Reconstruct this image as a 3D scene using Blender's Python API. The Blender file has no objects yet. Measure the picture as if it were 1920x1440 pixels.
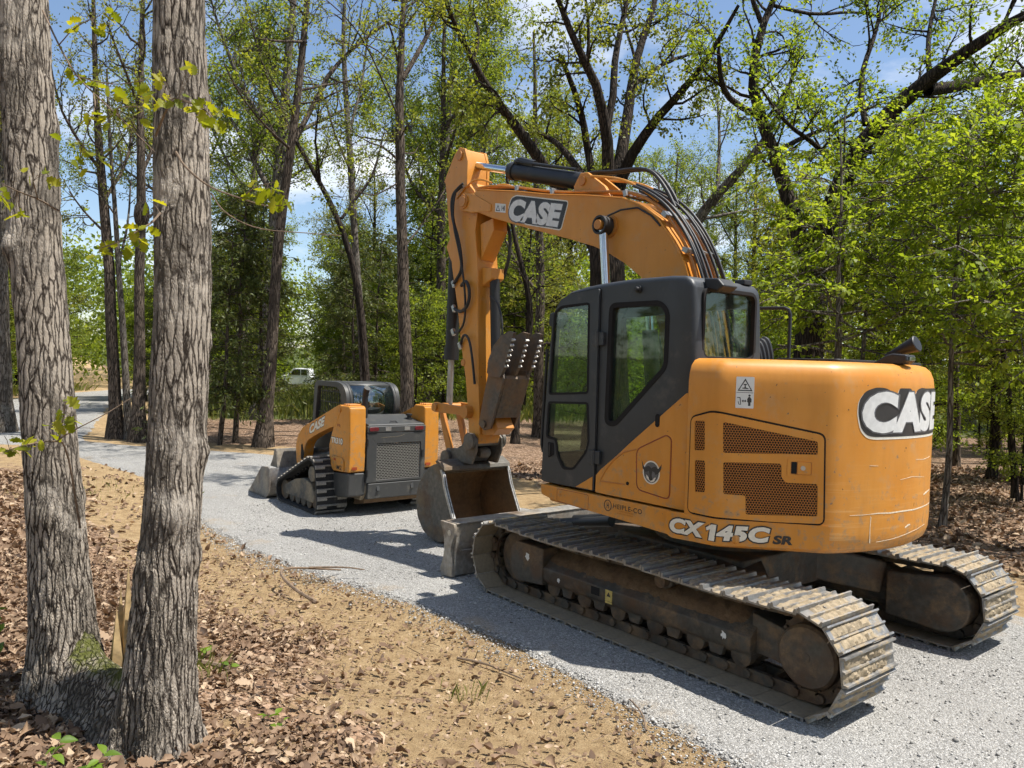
import bpy, bmesh, math, random
import numpy as np
from mathutils import Vector, Matrix
from mathutils.geometry import tessellate_polygon

# ------------------------------------------------------------------ camera, sky, sun, exposure
scene = bpy.context.scene
COL = scene.collection
rng = np.random.default_rng(7)
random.seed(7)
R = math.radians

def make_camera():
    cam = bpy.data.cameras.new('camera')
    cam.sensor_width = 36.0
    cam.lens = 27.386
    cam.clip_start = 0.05
    cam.clip_end = 2000.0
    ob = bpy.data.objects.new('camera', cam)
    COL.objects.link(ob)
    yaw, pitch, roll = -0.68045, -0.02707, 0.03042
    f = Vector((math.cos(pitch) * math.cos(yaw), math.cos(pitch) * math.sin(yaw), math.sin(pitch)))
    r = Vector((math.sin(yaw), -math.cos(yaw), 0.0))
    u = r.cross(f)
    r2 = math.cos(roll) * r + math.sin(roll) * u
    u2 = -math.sin(roll) * r + math.cos(roll) * u
    m = Matrix((r2, u2, -f)).transposed().to_4x4()
    m.translation = Vector((-3.868, 5.435, 2.035))
    ob.matrix_world = m
    scene.camera = ob
make_camera()
CAM = np.array((-3.868, 5.435, 2.035))

SUN_TO = Vector((-0.318, -0.311, 1.0)).normalized()     # towards the sun

def make_world():
    w = bpy.data.worlds.new('World')
    scene.world = w
    w.use_nodes = True
    nt = w.node_tree
    for n in list(nt.nodes):
        nt.nodes.remove(n)
    N = nt.nodes.new
    out = N('ShaderNodeOutputWorld')
    bg = N('ShaderNodeBackground')
    bg.inputs['Strength'].default_value = 0.11
    sky = N('ShaderNodeTexSky')
    sky.sky_type = 'NISHITA'
    sky.sun_disc = False
    sky.sun_elevation = math.asin(SUN_TO.z)
    sky.sun_rotation = math.atan2(SUN_TO.x, SUN_TO.y)
    sky.air_density = 1.0
    sky.dust_density = 0.5
    sky.ozone_density = 1.6
    tc = N('ShaderNodeTexCoord')
    # drifting fair-weather clouds, all round the sky
    sep = N('ShaderNodeSeparateXYZ')
    nt.links.new(tc.outputs['Generated'], sep.inputs[0])
    mx = N('ShaderNodeMath'); mx.operation = 'MAXIMUM'; mx.inputs[1].default_value = 0.0
    nt.links.new(sep.outputs['Z'], mx.inputs[0])
    ad = N('ShaderNodeMath'); ad.operation = 'ADD'; ad.inputs[1].default_value = 0.22
    nt.links.new(mx.outputs[0], ad.inputs[0])
    dv = N('ShaderNodeVectorMath'); dv.operation = 'DIVIDE'
    cmb = N('ShaderNodeCombineXYZ')
    for k in range(3):
        nt.links.new(ad.outputs[0], cmb.inputs[k])
    nt.links.new(tc.outputs['Generated'], dv.inputs[0])
    nt.links.new(cmb.outputs[0], dv.inputs[1])
    noi = N('ShaderNodeTexNoise')
    noi.inputs['Scale'].default_value = 1.55
    noi.inputs['Detail'].default_value = 9.0
    noi.inputs['Roughness'].default_value = 0.55
    noi.inputs['Distortion'].default_value = 0.11
    nt.links.new(dv.outputs[0], noi.inputs['Vector'])
    ramp = N('ShaderNodeValToRGB')
    ramp.color_ramp.elements[0].position = 0.50
    ramp.color_ramp.elements[1].position = 0.66
    nt.links.new(noi.outputs['Fac'], ramp.inputs[0])
    mix = N('ShaderNodeMixRGB')
    mix.inputs[2].default_value = (7.2, 7.4, 7.7, 1)
    nt.links.new(ramp.outputs[0], mix.inputs[0])
    nt.links.new(sky.outputs[0], mix.inputs[1])
    nt.links.new(mix.outputs[0], bg.inputs['Color'])
    nt.links.new(bg.outputs[0], out.inputs[0])
make_world()

def make_sun():
    l = bpy.data.lights.new('sun', 'SUN')
    l.energy = 5.0
    l.angle = R(0.53)
    l.color = (1.0, 0.955, 0.88)
    ob = bpy.data.objects.new('sun', l)
    COL.objects.link(ob)
    ob.location = SUN_TO * 60
    ob.rotation_euler = SUN_TO.to_track_quat('Z', 'Y').to_euler()
make_sun()

vs = scene.view_settings
vs.view_transform = 'Standard'
vs.look = 'None'
vs.gamma = 1.0
vs.use_curve_mapping = False
vs.exposure = 0.62
scene.cycles.max_bounces = 4
scene.cycles.diffuse_bounces = 2
scene.cycles.glossy_bounces = 2
scene.cycles.transmission_bounces = 2
scene.cycles.transparent_max_bounces = 8
scene.cycles.use_adaptive_sampling = True
scene.cycles.adaptive_threshold = 0.03

# ------------------------------------------------------------------ helpers
def V(*a):
    return np.array(a, float)

class MB:
    """collects faces of ONE mesh object"""
    def __init__(s):
        s.v = []; s.f = []; s.uv = {}
    def add(s, vs, fs):
        o = len(s.v)
        s.v += [tuple(float(c) for c in v) for v in vs]
        s.f += [tuple(i + o for i in f) for f in fs]
        return s
    def box(s, x0, x1, y0, y1, z0, z1):
        v = [(x, y, z) for x in (x0, x1) for y in (y0, y1) for z in (z0, z1)]
        return s.add(v, [(0, 1, 3, 2), (4, 6, 7, 5), (0, 4, 5, 1), (2, 3, 7, 6), (0, 2, 6, 4), (1, 5, 7, 3)])
    def obox(s, c, ax, ay, az):
        c, ax, ay, az = (np.array(q, float) for q in (c, ax, ay, az))
        v = [c + i * ax + j * ay + k * az for i in (-1, 1) for j in (-1, 1) for k in (-1, 1)]
        return s.add(v, [(0, 1, 3, 2), (4, 6, 7, 5), (0, 4, 5, 1), (2, 3, 7, 6), (0, 2, 6, 4), (1, 5, 7, 3)])
    def prism(s, poly, a, b, axis='y', holes=()):
        def m(p, h):
            return {'y': (p[0], h, p[1]), 'x': (h, p[0], p[1]), 'z': (p[0], p[1], h)}[axis]
        loops = [list(poly)] + [list(h) for h in holes]
        flat = [p for l in loops for p in l]
        n = len(flat)
        vsx = [m(p, a) for p in flat] + [m(p, b) for p in flat]
        fs = []
        if holes:
            tris = tessellate_polygon([[Vector((p[0], p[1], 0)) for p in l] for l in loops])
            for t in tris:
                fs.append(tuple(t)); fs.append(tuple(i + n for i in reversed(t)))
        else:
            fs.append(tuple(range(n))); fs.append(tuple(range(2 * n - 1, n - 1, -1)))
        o = 0
        for l in loops:
            k = len(l)
            for i in range(k):
                j = (i + 1) % k
                fs.append((o + i, o + j, o + j + n, o + i + n))
            o += k
        return s.add(vsx, fs)
    def tube(s, pts, r, n=8, cap=True):
        P = [np.array(p, float) for p in pts]
        rr = [r] * len(P) if np.isscalar(r) else list(r)
        t0 = P[1] - P[0]
        up = V(0, 0, 1) if abs(t0[2]) < .9 * np.linalg.norm(t0) else V(1, 0, 0)
        rings = []
        u = None
        for i, p in enumerate(P):
            t = (P[min(i + 1, len(P) - 1)] - P[max(i - 1, 0)])
            t = t / (np.linalg.norm(t) + 1e-12)
            u = np.cross(t, up) if u is None else u - t * (u @ t)
            u = u / (np.linalg.norm(u) + 1e-12)
            w = np.cross(t, u)
            rings.append([p + rr[i] * (math.cos(2 * math.pi * k / n) * u + math.sin(2 * math.pi * k / n) * w) for k in range(n)])
        vsx = [q for ring in rings for q in ring]
        fs = [(i * n + k, i * n + (k + 1) % n, (i + 1) * n + (k + 1) % n, (i + 1) * n + k)
              for i in range(len(P) - 1) for k in range(n)]
        if cap:
            fs.append(tuple(range(n - 1, -1, -1)))
            fs.append(tuple(range((len(P) - 1) * n, len(P) * n)))
        return s.add(vsx, fs)
    def cyl(s, p0, p1, r, n=20, r1=None):
        return s.tube([p0, p1], [r, r if r1 is None else r1], n)
    def lathe(s, c, axis, prof, n=24):
        """prof: (distance along axis, radius)"""
        c = np.array(c, float); axis = np.array(axis, float); axis /= np.linalg.norm(axis)
        up = V(0, 0, 1) if abs(axis[2]) < .9 else V(1, 0, 0)
        u = np.cross(axis, up); u /= np.linalg.norm(u); w = np.cross(axis, u)
        vsx = []
        for d, r in prof:
            for k in range(n):
                a = 2 * math.pi * k / n
                vsx.append(c + axis * d + r * (math.cos(a) * u + math.sin(a) * w))
        fs = [(i * n + k, i * n + (k + 1) % n, (i + 1) * n + (k + 1) % n, (i + 1) * n + k)
              for i in range(len(prof) - 1) for k in range(n)]
        fs.append(tuple(range(n - 1, -1, -1)))
        fs.append(tuple(range((len(prof) - 1) * n, len(prof) * n)))
        return s.add(vsx, fs)
    def mesh(s, name, mat=None, smooth=35, uvs=None):
        me = bpy.data.meshes.new(name)
        me.from_pydata(s.v, [], s.f)
        if uvs is not None:
            lay = me.uv_layers.new(name='UVMap')
            vi = np.zeros(len(me.loops), np.int32)
            me.loops.foreach_get('vertex_index', vi)
            lay.data.foreach_set('uv', np.array(uvs, np.float32)[vi].ravel())
        bm = bmesh.new(); bm.from_mesh(me)
        bmesh.ops.recalc_face_normals(bm, faces=bm.faces)
        bm.to_mesh(me); bm.free()
        if mat is not None:
            me.materials.append(mat)
        if smooth:
            me.shade_smooth()
            me.set_sharp_from_angle(angle=R(smooth))
        return me
    def build(s, name, mat=None, parent=None, bevel=0.0, seg=2, smooth=35, uvs=None):
        ob = bpy.data.objects.new(name, s.mesh(name, mat, smooth, uvs))
        COL.objects.link(ob)
        ob.parent = parent
        if bevel:
            add_bevel(ob, bevel, seg)
        return ob

def add_bevel(ob, w, seg=2):
    m = ob.modifiers.new('bevel', 'BEVEL')
    m.width = w; m.segments = seg; m.limit_method = 'ANGLE'; m.angle_limit = R(32)
    m.harden_normals = True
    return m

def tag(o, label=None, cat=None, group=None, kind=None):
    if label: o['label'] = label
    if cat: o['category'] = cat
    if group: o['group'] = group
    if kind: o['kind'] = kind
    return o

def empty(name, loc=(0, 0, 0), rz=0.0):
    o = bpy.data.objects.new(name, None)
    o.empty_display_size = .2
    o.location = loc; o.rotation_euler = (0, 0, rz)
    COL.objects.link(o)
    return o

def copy_ob(o, parent=None):
    c = o.copy(); COL.objects.link(c); c.parent = parent
    return c

def bake(ob):
    """apply the modifiers of a freshly built part"""
    dg = bpy.context.evaluated_depsgraph_get()
    me = bpy.data.meshes.new_from_object(ob.evaluated_get(dg))
    ob.modifiers.clear()
    ob.data = me
    return ob

def carve(ob, cutters):
    for c in cutters:
        m = ob.modifiers.new('cut', 'BOOLEAN')
        m.operation = 'DIFFERENCE'; m.object = c; m.solver = 'EXACT'
    bake(ob)
    for c in cutters:
        bpy.data.objects.remove(c)
    return ob

def grid_mesh(name, P, mat, parent=None, smooth=True):
    """P: array (n, m, 3)"""
    n, m = P.shape[:2]
    me = bpy.data.meshes.new(name)
    idx = np.arange(n * m).reshape(n, m)
    q = np.stack([idx[:-1, :-1], idx[1:, :-1], idx[1:, 1:], idx[:-1, 1:]], -1).reshape(-1, 4)
    fill_mesh(me, P.reshape(-1, 3), q)
    me.materials.append(mat)
    if smooth: me.shade_smooth()
    ob = bpy.data.objects.new(name, me); COL.objects.link(ob); ob.parent = parent
    return ob

def fill_mesh(me, verts, faces):
    """faces: int array (k, c), all with c corners"""
    verts = np.ascontiguousarray(verts, np.float32); faces = np.ascontiguousarray(faces, np.int32)
    k, c = faces.shape
    me.vertices.add(len(verts)); me.vertices.foreach_set('co', verts.ravel())
    me.loops.add(k * c); me.loops.foreach_set('vertex_index', faces.ravel())
    me.polygons.add(k)
    me.polygons.foreach_set('loop_start', np.arange(0, k * c, c, dtype=np.int32))
    me.update(calc_edges=True)
    return me

def face_attr(me, name, vals):
    a = me.attributes.new(name, 'FLOAT', 'FACE')
    a.data.foreach_set('value', np.ascontiguousarray(vals, np.float32))

def point_attr(me, name, vals):
    a = me.attributes.new(name, 'FLOAT', 'POINT')
    a.data.foreach_set('value', np.ascontiguousarray(vals, np.float32))

def text_shape(body, w, h, offset=0.0, shear=0.0, spacing=1.0, step=None):
    """flat lettering scaled into a w x h box; returns verts (u, v) and faces"""
    cu = bpy.data.curves.new('lettering', 'FONT')
    cu.body = body; cu.size = 1.0; cu.offset = offset; cu.shear = shear
    cu.space_character = spacing; cu.resolution_u = 4; cu.fill_mode = 'FRONT'
    ob = bpy.data.objects.new('lettering', cu); COL.objects.link(ob)
    dg = bpy.context.evaluated_depsgraph_get()
    me = bpy.data.meshes.new_from_object(ob.evaluated_get(dg))
    bpy.data.objects.remove(ob)
    co = np.array([v.co[:2] for v in me.vertices])
    lo, hi = co.min(0), co.max(0)
    sc = V(w, h) / (hi - lo)
    if step:
        bm = bmesh.new(); bm.from_mesh(me)
        x = lo[0] + step / sc[0]
        while x < hi[0]:
            bmesh.ops.bisect_plane(bm, geom=bm.verts[:] + bm.edges[:] + bm.faces[:], plane_co=(x, 0, 0), plane_no=(1, 0, 0))
            x += step / sc[0]
        bm.to_mesh(me); bm.free()
        co = np.array([v.co[:2] for v in me.vertices])
    uv = (co - lo) * sc
    fs = [tuple(p.vertices) for p in me.polygons]
    bpy.data.meshes.remove(me)
    return uv, fs

def smoothstep(a, b, x):
    t = np.clip((np.asarray(x, float) - a) / (b - a), 0, 1)
    return t * t * (3 - 2 * t)

def vnoise(x, y, seed=0):
    """smooth 2-D value noise in 0..1"""
    x = np.asarray(x, float); y = np.asarray(y, float)
    xi = np.floor(x).astype(np.int64); yi = np.floor(y).astype(np.int64)
    fx = x - xi; fy = y - yi
    fx = fx * fx * (3 - 2 * fx); fy = fy * fy * (3 - 2 * fy)
    def h(a, b):
        n = (a * 374761393 + b * 668265263 + seed * 1442695041) & 0x7fffffff
        n = ((n ^ (n >> 13)) * 1274126177) & 0x7fffffff
        return ((n ^ (n >> 16)) & 0xffff) / 65535.0
    return (h(xi, yi) * (1 - fx) + h(xi + 1, yi) * fx) * (1 - fy) + (h(xi, yi + 1) * (1 - fx) + h(xi + 1, yi + 1) * fx) * fy

def fnoise(x, y, seed=0, octv=4):
    t = 0; a = .5; s = 0
    for k in range(octv):
        t = t + a * vnoise(x * 2 ** k, y * 2 ** k, seed + k); s += a; a *= .5
    return t / s
# ------------------------------------------------------------------ materials (all procedural)
class NT:
    def __init__(s, name):
        s.m = bpy.data.materials.new(name)
        s.m.use_nodes = True
        s.t = s.m.node_tree
        for n in list(s.t.nodes):
            s.t.nodes.remove(n)
        s.out = s.n('ShaderNodeOutputMaterial')
        s._co = None
    def n(s, typ, **kw):
        nd = s.t.nodes.new(typ)
        for k, v in kw.items():
            setattr(nd, k, v)
        return nd
    def l(s, a, b):
        s.t.links.new(a, b)
    def co(s, kind='Object'):
        if s._co is None:
            s._co = s.n('ShaderNodeTexCoord')
        return s._co.outputs[kind]
    def pos(s):
        return s.n('ShaderNodeNewGeometry').outputs['Position']
    def scale(s, vec, sc):
        mp = s.n('ShaderNodeVectorMath', operation='MULTIPLY')
        s.l(vec, mp.inputs[0]); mp.inputs[1].default_value = sc
        return mp.outputs[0]
    def noise(s, vec, scale, detail=4, rough=.55, dist=0.0):
        nd = s.n('ShaderNodeTexNoise')
        nd.inputs['Scale'].default_value = scale; nd.inputs['Detail'].default_value = detail
        nd.inputs['Roughness'].default_value = rough; nd.inputs['Distortion'].default_value = dist
        s.l(vec, nd.inputs['Vector'])
        return nd.outputs['Fac']
    def voro(s, vec, scale, feature='F1', rand=1.0, out='Distance'):
        nd = s.n('ShaderNodeTexVoronoi', feature=feature)
        nd.inputs['Scale'].default_value = scale; nd.inputs['Randomness'].default_value = rand
        s.l(vec, nd.inputs['Vector'])
        return nd.outputs[out]
    def ramp(s, fac, stops):
        nd = s.n('ShaderNodeValToRGB')
        el = nd.color_ramp.elements
        while len(el) < len(stops): el.new(.5)
        for e, (p, c) in zip(el, stops):
            e.position = p
            e.color = (c, c, c, 1) if np.isscalar(c) else (*c, 1)
        s.l(fac, nd.inputs[0])
        return nd.outputs[0]
    def mix(s, fac, a, b, mode='MIX'):
        nd = s.n('ShaderNodeMixRGB', blend_type=mode)
        for i, v in ((0, fac), (1, a), (2, b)):
            if hasattr(v, 'is_output'): s.l(v, nd.inputs[i])
            elif i == 0: nd.inputs[0].default_value = v
            else: nd.inputs[i].default_value = (*v, 1) if not np.isscalar(v) else (v, v, v, 1)
        return nd.outputs[0]
    def math(s, op, a, b=0.0, clamp=False):
        nd = s.n('ShaderNodeMath', operation=op); nd.use_clamp = clamp
        for i, v in ((0, a), (1, b)):
            if hasattr(v, 'is_output'): s.l(v, nd.inputs[i])
            else: nd.inputs[i].default_value = v
        return nd.outputs[0]
    def attr(s, name):
        return s.n('ShaderNodeAttribute', attribute_name=name).outputs['Fac']
    def bump(s, h, strength=.3, dist=.01, prev=None):
        nd = s.n('ShaderNodeBump')
        nd.inputs['Strength'].default_value = strength; nd.inputs['Distance'].default_value = dist
        s.l(h, nd.inputs['Height'])
        if prev is not None: s.l(prev, nd.inputs['Normal'])
        return nd.outputs[0]
    def bsdf(s, color, rough=.5, metal=0.0, normal=None, spec=.5):
        nd = s.n('ShaderNodeBsdfPrincipled')
        for key, v in (('Base Color', color), ('Roughness', rough), ('Metallic', metal), ('Specular IOR Level', spec)):
            if hasattr(v, 'is_output'): s.l(v, nd.inputs[key])
            elif key == 'Base Color': nd.inputs[key].default_value = (*v, 1)
            else: nd.inputs[key].default_value = v
        if normal is not None: s.l(normal, nd.inputs['Normal'])
        return nd.outputs[0]
    def done(s, shader):
        s.l(shader, s.out.inputs['Surface'])
        return s.m

M = {}

def m_paint(name, col, faded, rough=.42, dust=(.42, .30, .17), dust_amt=.55, chips=True, splash=False, scuff=False):
    t = NT(name); c = t.co()
    n1 = t.noise(c, 1.6, 5, .6)
    base = t.mix(t.ramp(n1, [(.35, 0), (.7, 1)]), col, faded)
    # streaky fading
    n2 = t.noise(t.scale(c, (9, 9, 1.2)), 1.5, 5, .65)
    base = t.mix(t.ramp(n2, [(.45, 0), (.8, .35)]), base, tuple(k * .72 for k in col))
    n3 = t.noise(c, 5.5, 7, .7)
    d = t.ramp(n3, [(.55, 0), (.78, dust_amt)])
    base = t.mix(d, base, dust)
    if chips:
        n4 = t.noise(c, 34, 3, .5)
        ch = t.ramp(n4, [(.715, 0), (.735, .85)])
        base = t.mix(ch, base, (.09, .055, .03))
    if splash:
        sp = t.n('ShaderNodeSeparateXYZ'); t.l(c, sp.inputs[0])
        low = t.ramp(sp.outputs[2], [(.80, .16), (1.5, .02)]) if False else t.math('MULTIPLY', t.math('SUBTRACT', 1.75, sp.outputs[2]), .16, True)
        spn = t.math('ADD', t.noise(c, 17, 6, .72), low)
        d2 = t.ramp(spn, [(.64, 0), (.74, .62)])
        base = t.mix(d2, base, (.30, .215, .125))
        film = t.ramp(t.noise(c, .9, 6, .7, .6), [(.44, 0), (.78, .12)])
        base = t.mix(film, base, (.52, .36, .19))
        d = t.math('MAXIMUM', d, t.math('MAXIMUM', d2, film))
    if scuff:
        sc = t.noise(t.scale(c, (2.2, 2.2, 55)), 1.0, 5, .6)
        mk = t.ramp(t.noise(c, 1.3, 4, .6), [(.42, 0), (.62, 1)])
        z_ = t.n('ShaderNodeSeparateXYZ'); t.l(c, z_.inputs[0])
        lowz = t.math('MULTIPLY', t.math('SUBTRACT', 1.72, z_.outputs[2]), 2.2, True)
        f_ = t.math('MULTIPLY', t.math('MULTIPLY', t.ramp(sc, [(.53, 0), (.68, .55)]), mk), lowz)
        base = t.mix(f_, base, (.70, .44, .18))
        dk = t.ramp(t.noise(t.scale(c, (3, 3, 1.1)), 2.3, 6, .7), [(.56, 0), (.78, .35)])
        base = t.mix(dk, base, (.40, .16, .022))
    rg = t.mix(d, rough, .75)
    nb = t.noise(c, 3.0, 2)
    sh = t.bsdf(base, rg, normal=t.bump(nb, .05, .03))
    return t.done(sh)

M['orange'] = m_paint('orange_paint', (.585, .222, .018), (.62, .268, .040), splash=True)
M['orange_scuffed'] = m_paint('orange_paint_scuffed', (.585, .222, .018), (.62, .268, .040), splash=True, scuff=True)
M['orange_dirty'] = m_paint('orange_paint_dirty', (.47, .17, .02), (.51, .215, .04), dust=(.22, .15, .085), dust_amt=.8)
M['cab_grey'] = m_paint('cab_charcoal', (.026, .029, .033), (.040, .044, .049), .48, dust=(.16, .145, .12), dust_amt=.4, chips=False)
M['loader_grey'] = m_paint('loader_charcoal', (.040, .041, .041), (.058, .058, .056), .5, dust=(.21, .19, .15), dust_amt=.55)
M['black_plastic'] = m_paint('black_plastic', (.013, .013, .014), (.02, .02, .021), .5, dust=(.08, .075, .065), dust_amt=.35, chips=False)

def m_simple(name, col, rough=.5, metal=0.0, var=.25, sc=8.0):
    t = NT(name)
    n = t.noise(t.co(), sc, 4)
    c = t.mix(t.ramp(n, [(.3, 0), (.7, 1)]), tuple(k * (1 - var) for k in col), tuple(min(1, k * (1 + var)) for k in col))
    return t.done(t.bsdf(c, rough, metal))

M['rubber'] = m_simple('hose_rubber', (.018, .018, .019), .55)
M['chrome'] = m_simple('chrome_rod', (.62, .62, .63), .14, 1.0, .06)
M['steel'] = m_simple('bright_steel', (.40, .39, .38), .38, .8, .2)
M['gap'] = m_simple('seam_black', (.006, .005, .005), .9)
M['letter'] = m_simple('silver_lettering', (.66, .66, .64), .42, 0, .1, 25)
M['letter_dark'] = m_simple('dark_lettering', (.028, .026, .025), .45)
M['logo_back'] = m_simple('logo_grey', (.10, .10, .105), .42, 0, .35, 14)
M['cream'] = m_simple('cream_letter', (.72, .68, .58), .5, 0, .08, 40)
M['white_label'] = m_simple('white_label', (.66, .66, .63), .5, 0, .06)
M['yellow_label'] = m_simple('yellow_label', (.52, .40, .12), .6, 0, .2, 30)
M['lens_red'] = m_simple('red_lens', (.13, .010, .016), .25)
M['reflector'] = m_simple('amber_red_reflector', (.34, .06, .02), .35)
M['scratch'] = m_simple('bare_primer_scratch', (.70, .60, .44), .6, 0, .2, 60)
M['red_brown_print'] = m_simple('rusty_red_print', (.26, .055, .02), .6)
M['white_paint'] = m_simple('white_car_paint', (.78, .79, .80), .25, 0, .04)
M['tyre'] = m_simple('tyre_rubber', (.02, .02, .021), .7)
M['seat'] = m_simple('seat_fabric', (.03, .03, .032), .85)
M['pale_wood'] = m_simple('split_pale_wood', (.50, .35, .17), .8, 0, .35, 20)

def m_muddy(name, steel, mud, lo, hi, scale=6.0, rough=.6, metal=.35, rust=None):
    t = NT(name); c = t.co()
    n = t.noise(c, scale, 7, .68)
    f = t.ramp(n, [(lo, 0), (hi, 1)])
    st = t.mix(t.ramp(t.noise(c, 22, 3), [(.35, 0), (.75, 1)]), steel, tuple(k * 1.7 for k in steel))
    if rust is not None:
        st = t.mix(t.ramp(t.noise(c, 3.1, 6, .65), [(.48, 0), (.66, .8)]), st, rust)
    md = t.mix(t.noise(c, 40, 3), tuple(k * .65 for k in mud), tuple(k * 1.25 for k in mud))
    col = t.mix(f, st, md)
    bh = t.math('ADD', t.math('MULTIPLY', f, .6), t.math('MULTIPLY', t.noise(c, 70, 3), .4))
    return t.done(t.bsdf(col, t.mix(f, rough, .95), t.mix(f, metal, 0.0), t.bump(bh, .5, .012)))

M['shoe'] = m_muddy('track_shoe_steel', (.20, .195, .185), (.34, .265, .165), .48, .60, 7.0, .45, .6)
M['shoe_mud'] = m_muddy('caked_track_mud', (.22, .175, .115), (.36, .285, .185), .38, .62, 12.0, .9, 0.0)
M['frame_mud'] = m_muddy('muddy_track_frame', (.055, .050, .041), (.185, .125, .072), .49, .64, 4.5, .6, .2, rust=(.105, .056, .027))
M['old_mud'] = m_muddy('brown_packed_mud', (.085, .05, .025), (.15, .095, .05), .4, .6, 9.0, .95, 0.0)
M['bucket'] = m_muddy('bucket_steel', (.10, .092, .078), (.21, .15, .085), .52, .72, 3.0, .55, .35, rust=(.11, .06, .03))
M['thumb'] = m_muddy('rusty_thumb_steel', (.085, .070, .055), (.21, .13, .065), .45, .68, 4.0, .6, .3, rust=(.19, .095, .042))
M['bucket_in'] = m_muddy('bucket_clay_inside', (.11, .07, .035), (.25, .14, .06), .38, .66, 3.5, .9, 0.0)
M['blade'] = m_muddy('blade_steel', (.25, .235, .21), (.36, .29, .20), .50, .70, 3.4, .5, .4, rust=(.15, .09, .05))
M['worn'] = m_muddy('worn_bright_edge', (.36, .35, .33), (.30, .24, .17), .62, .8, 9.0, .4, .7)
M['track_rubber'] = m_muddy('dusty_track_rubber', (.014, .014, .014), (.13, .11, .085), .54, .85, 5.0, .8, 0.0)
M['lug_rubber'] = m_muddy('dusty_lug_rubber', (.10, .095, .088), (.36, .33, .28), .34, .62, 7.0, .85, 0.0)
M['loader_frame_mud'] = m_muddy('dusty_loader_frame', (.05, .05, .048), (.27, .22, .15), .40, .62, 3.0, .7, 0.0)
M['lbucket'] = m_muddy('loader_bucket_steel', (.13, .125, .12), (.33, .29, .23), .42, .66, 3.0, .5, .4, rust=(.10, .06, .035))

def m_glass(name, tint, refl=.09):
    t = NT(name)
    tr = t.n('ShaderNodeBsdfTransparent'); tr.inputs[0].default_value = (*tint, 1)
    gl = t.n('ShaderNodeBsdfGlossy'); gl.inputs['Roughness'].default_value = .03
    gl.inputs['Color'].default_value = (.9, .95, .95, 1)
    df = t.n('ShaderNodeBsdfDiffuse'); df.inputs[0].default_value = (.30, .32, .29, 1)
    fr = t.n('ShaderNodeLayerWeight'); fr.inputs['Blend'].default_value = .5
    m1 = t.n('ShaderNodeMixShader')
    t.l(t.math('ADD', t.math('MULTIPLY', t.math('POWER', fr.outputs['Facing'], 4.0), .6), refl, True), m1.inputs[0])
    t.l(tr.outputs[0], m1.inputs[1]); t.l(gl.outputs[0], m1.inputs[2])
    m2 = t.n('ShaderNodeMixShader')                               # dust and rain runs on the pane
    c = t.co()
    f = t.ramp(t.noise(t.scale(c, (30, 30, 2.0)), 1.2, 5, .65), [(.45, .01), (.8, .07)])
    t.l(f, m2.inputs[0]); t.l(m1.outputs[0], m2.inputs[1]); t.l(df.outputs[0], m2.inputs[2])
    return t.done(m2.outputs[0])
M['glass'] = m_glass('cab_glass', (.74, .82, .75), .045)
M['glass_green'] = m_glass('green_tinted_glass', (.22, .34, .30), .22)
M['truck_glass'] = m_glass('dark_car_glass', (.08, .1, .1), .2)

def m_perf(name, col, hole, sx, sy, rad, round_=True):
    """punched sheet metal on UV = metres"""
    t = NT(name)
    uv = t.co('UV')
    sp = t.n('ShaderNodeSeparateXYZ'); t.l(uv, sp.inputs[0])
    v = t.math('DIVIDE', sp.outputs[1], sy)
    row = t.math('FLOOR', v)
    u = t.math('ADD', t.math('DIVIDE', sp.outputs[0], sx), t.math('MULTIPLY', t.math('MODULO', row, 2.0), .5))
    fu = t.math('SUBTRACT', t.math('FRACT', u), .5); fv = t.math('SUBTRACT', t.math('FRACT', v), .5)
    if round_:
        du = t.math('MULTIPLY', fu, sx); dv = t.math('MULTIPLY', fv, sy)
        d = t.math('SQRT', t.math('ADD', t.math('MULTIPLY', du, du), t.math('MULTIPLY', dv, dv)))
        h = t.math('LESS_THAN', d, rad)
    else:
        h = t.math('MULTIPLY', t.math('LESS_THAN', t.math('ABSOLUTE', fu), rad), t.math('LESS_THAN', t.math('ABSOLUTE', fv), .30))
    n = t.noise(t.co(), 4.0, 4)
    c = t.mix(n, col, tuple(k * .8 for k in col))
    sh = t.bsdf(c, .5)
    tr = t.n('ShaderNodeBsdfTransparent')
    mx = t.n('ShaderNodeMixShader')
    t.l(h, mx.inputs[0]); t.l(sh, mx.inputs[1]); t.l(tr.outputs[0], mx.inputs[2])
    return t.done(mx.outputs[0])
M['perf'] = m_perf('orange_punched_sheet', (.52, .19, .022), 0, .0175, .0152, .0074)
M['perf_grey'] = m_perf('grey_slotted_grille', (.20, .19, .17), 0, .050, .0235, .40, False)
M['shoe_in'] = m_muddy('dusty_shoe_inside', (.17, .132, .086), (.29, .23, .15), .3, .6, 4.0, .9, 0.0)
M['inside'] = m_simple('dark_grille_backing', (.016, .012, .010), .9, 0, .5, 6)  # near-black sheets behind grilles, standing in for the shade inside

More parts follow.
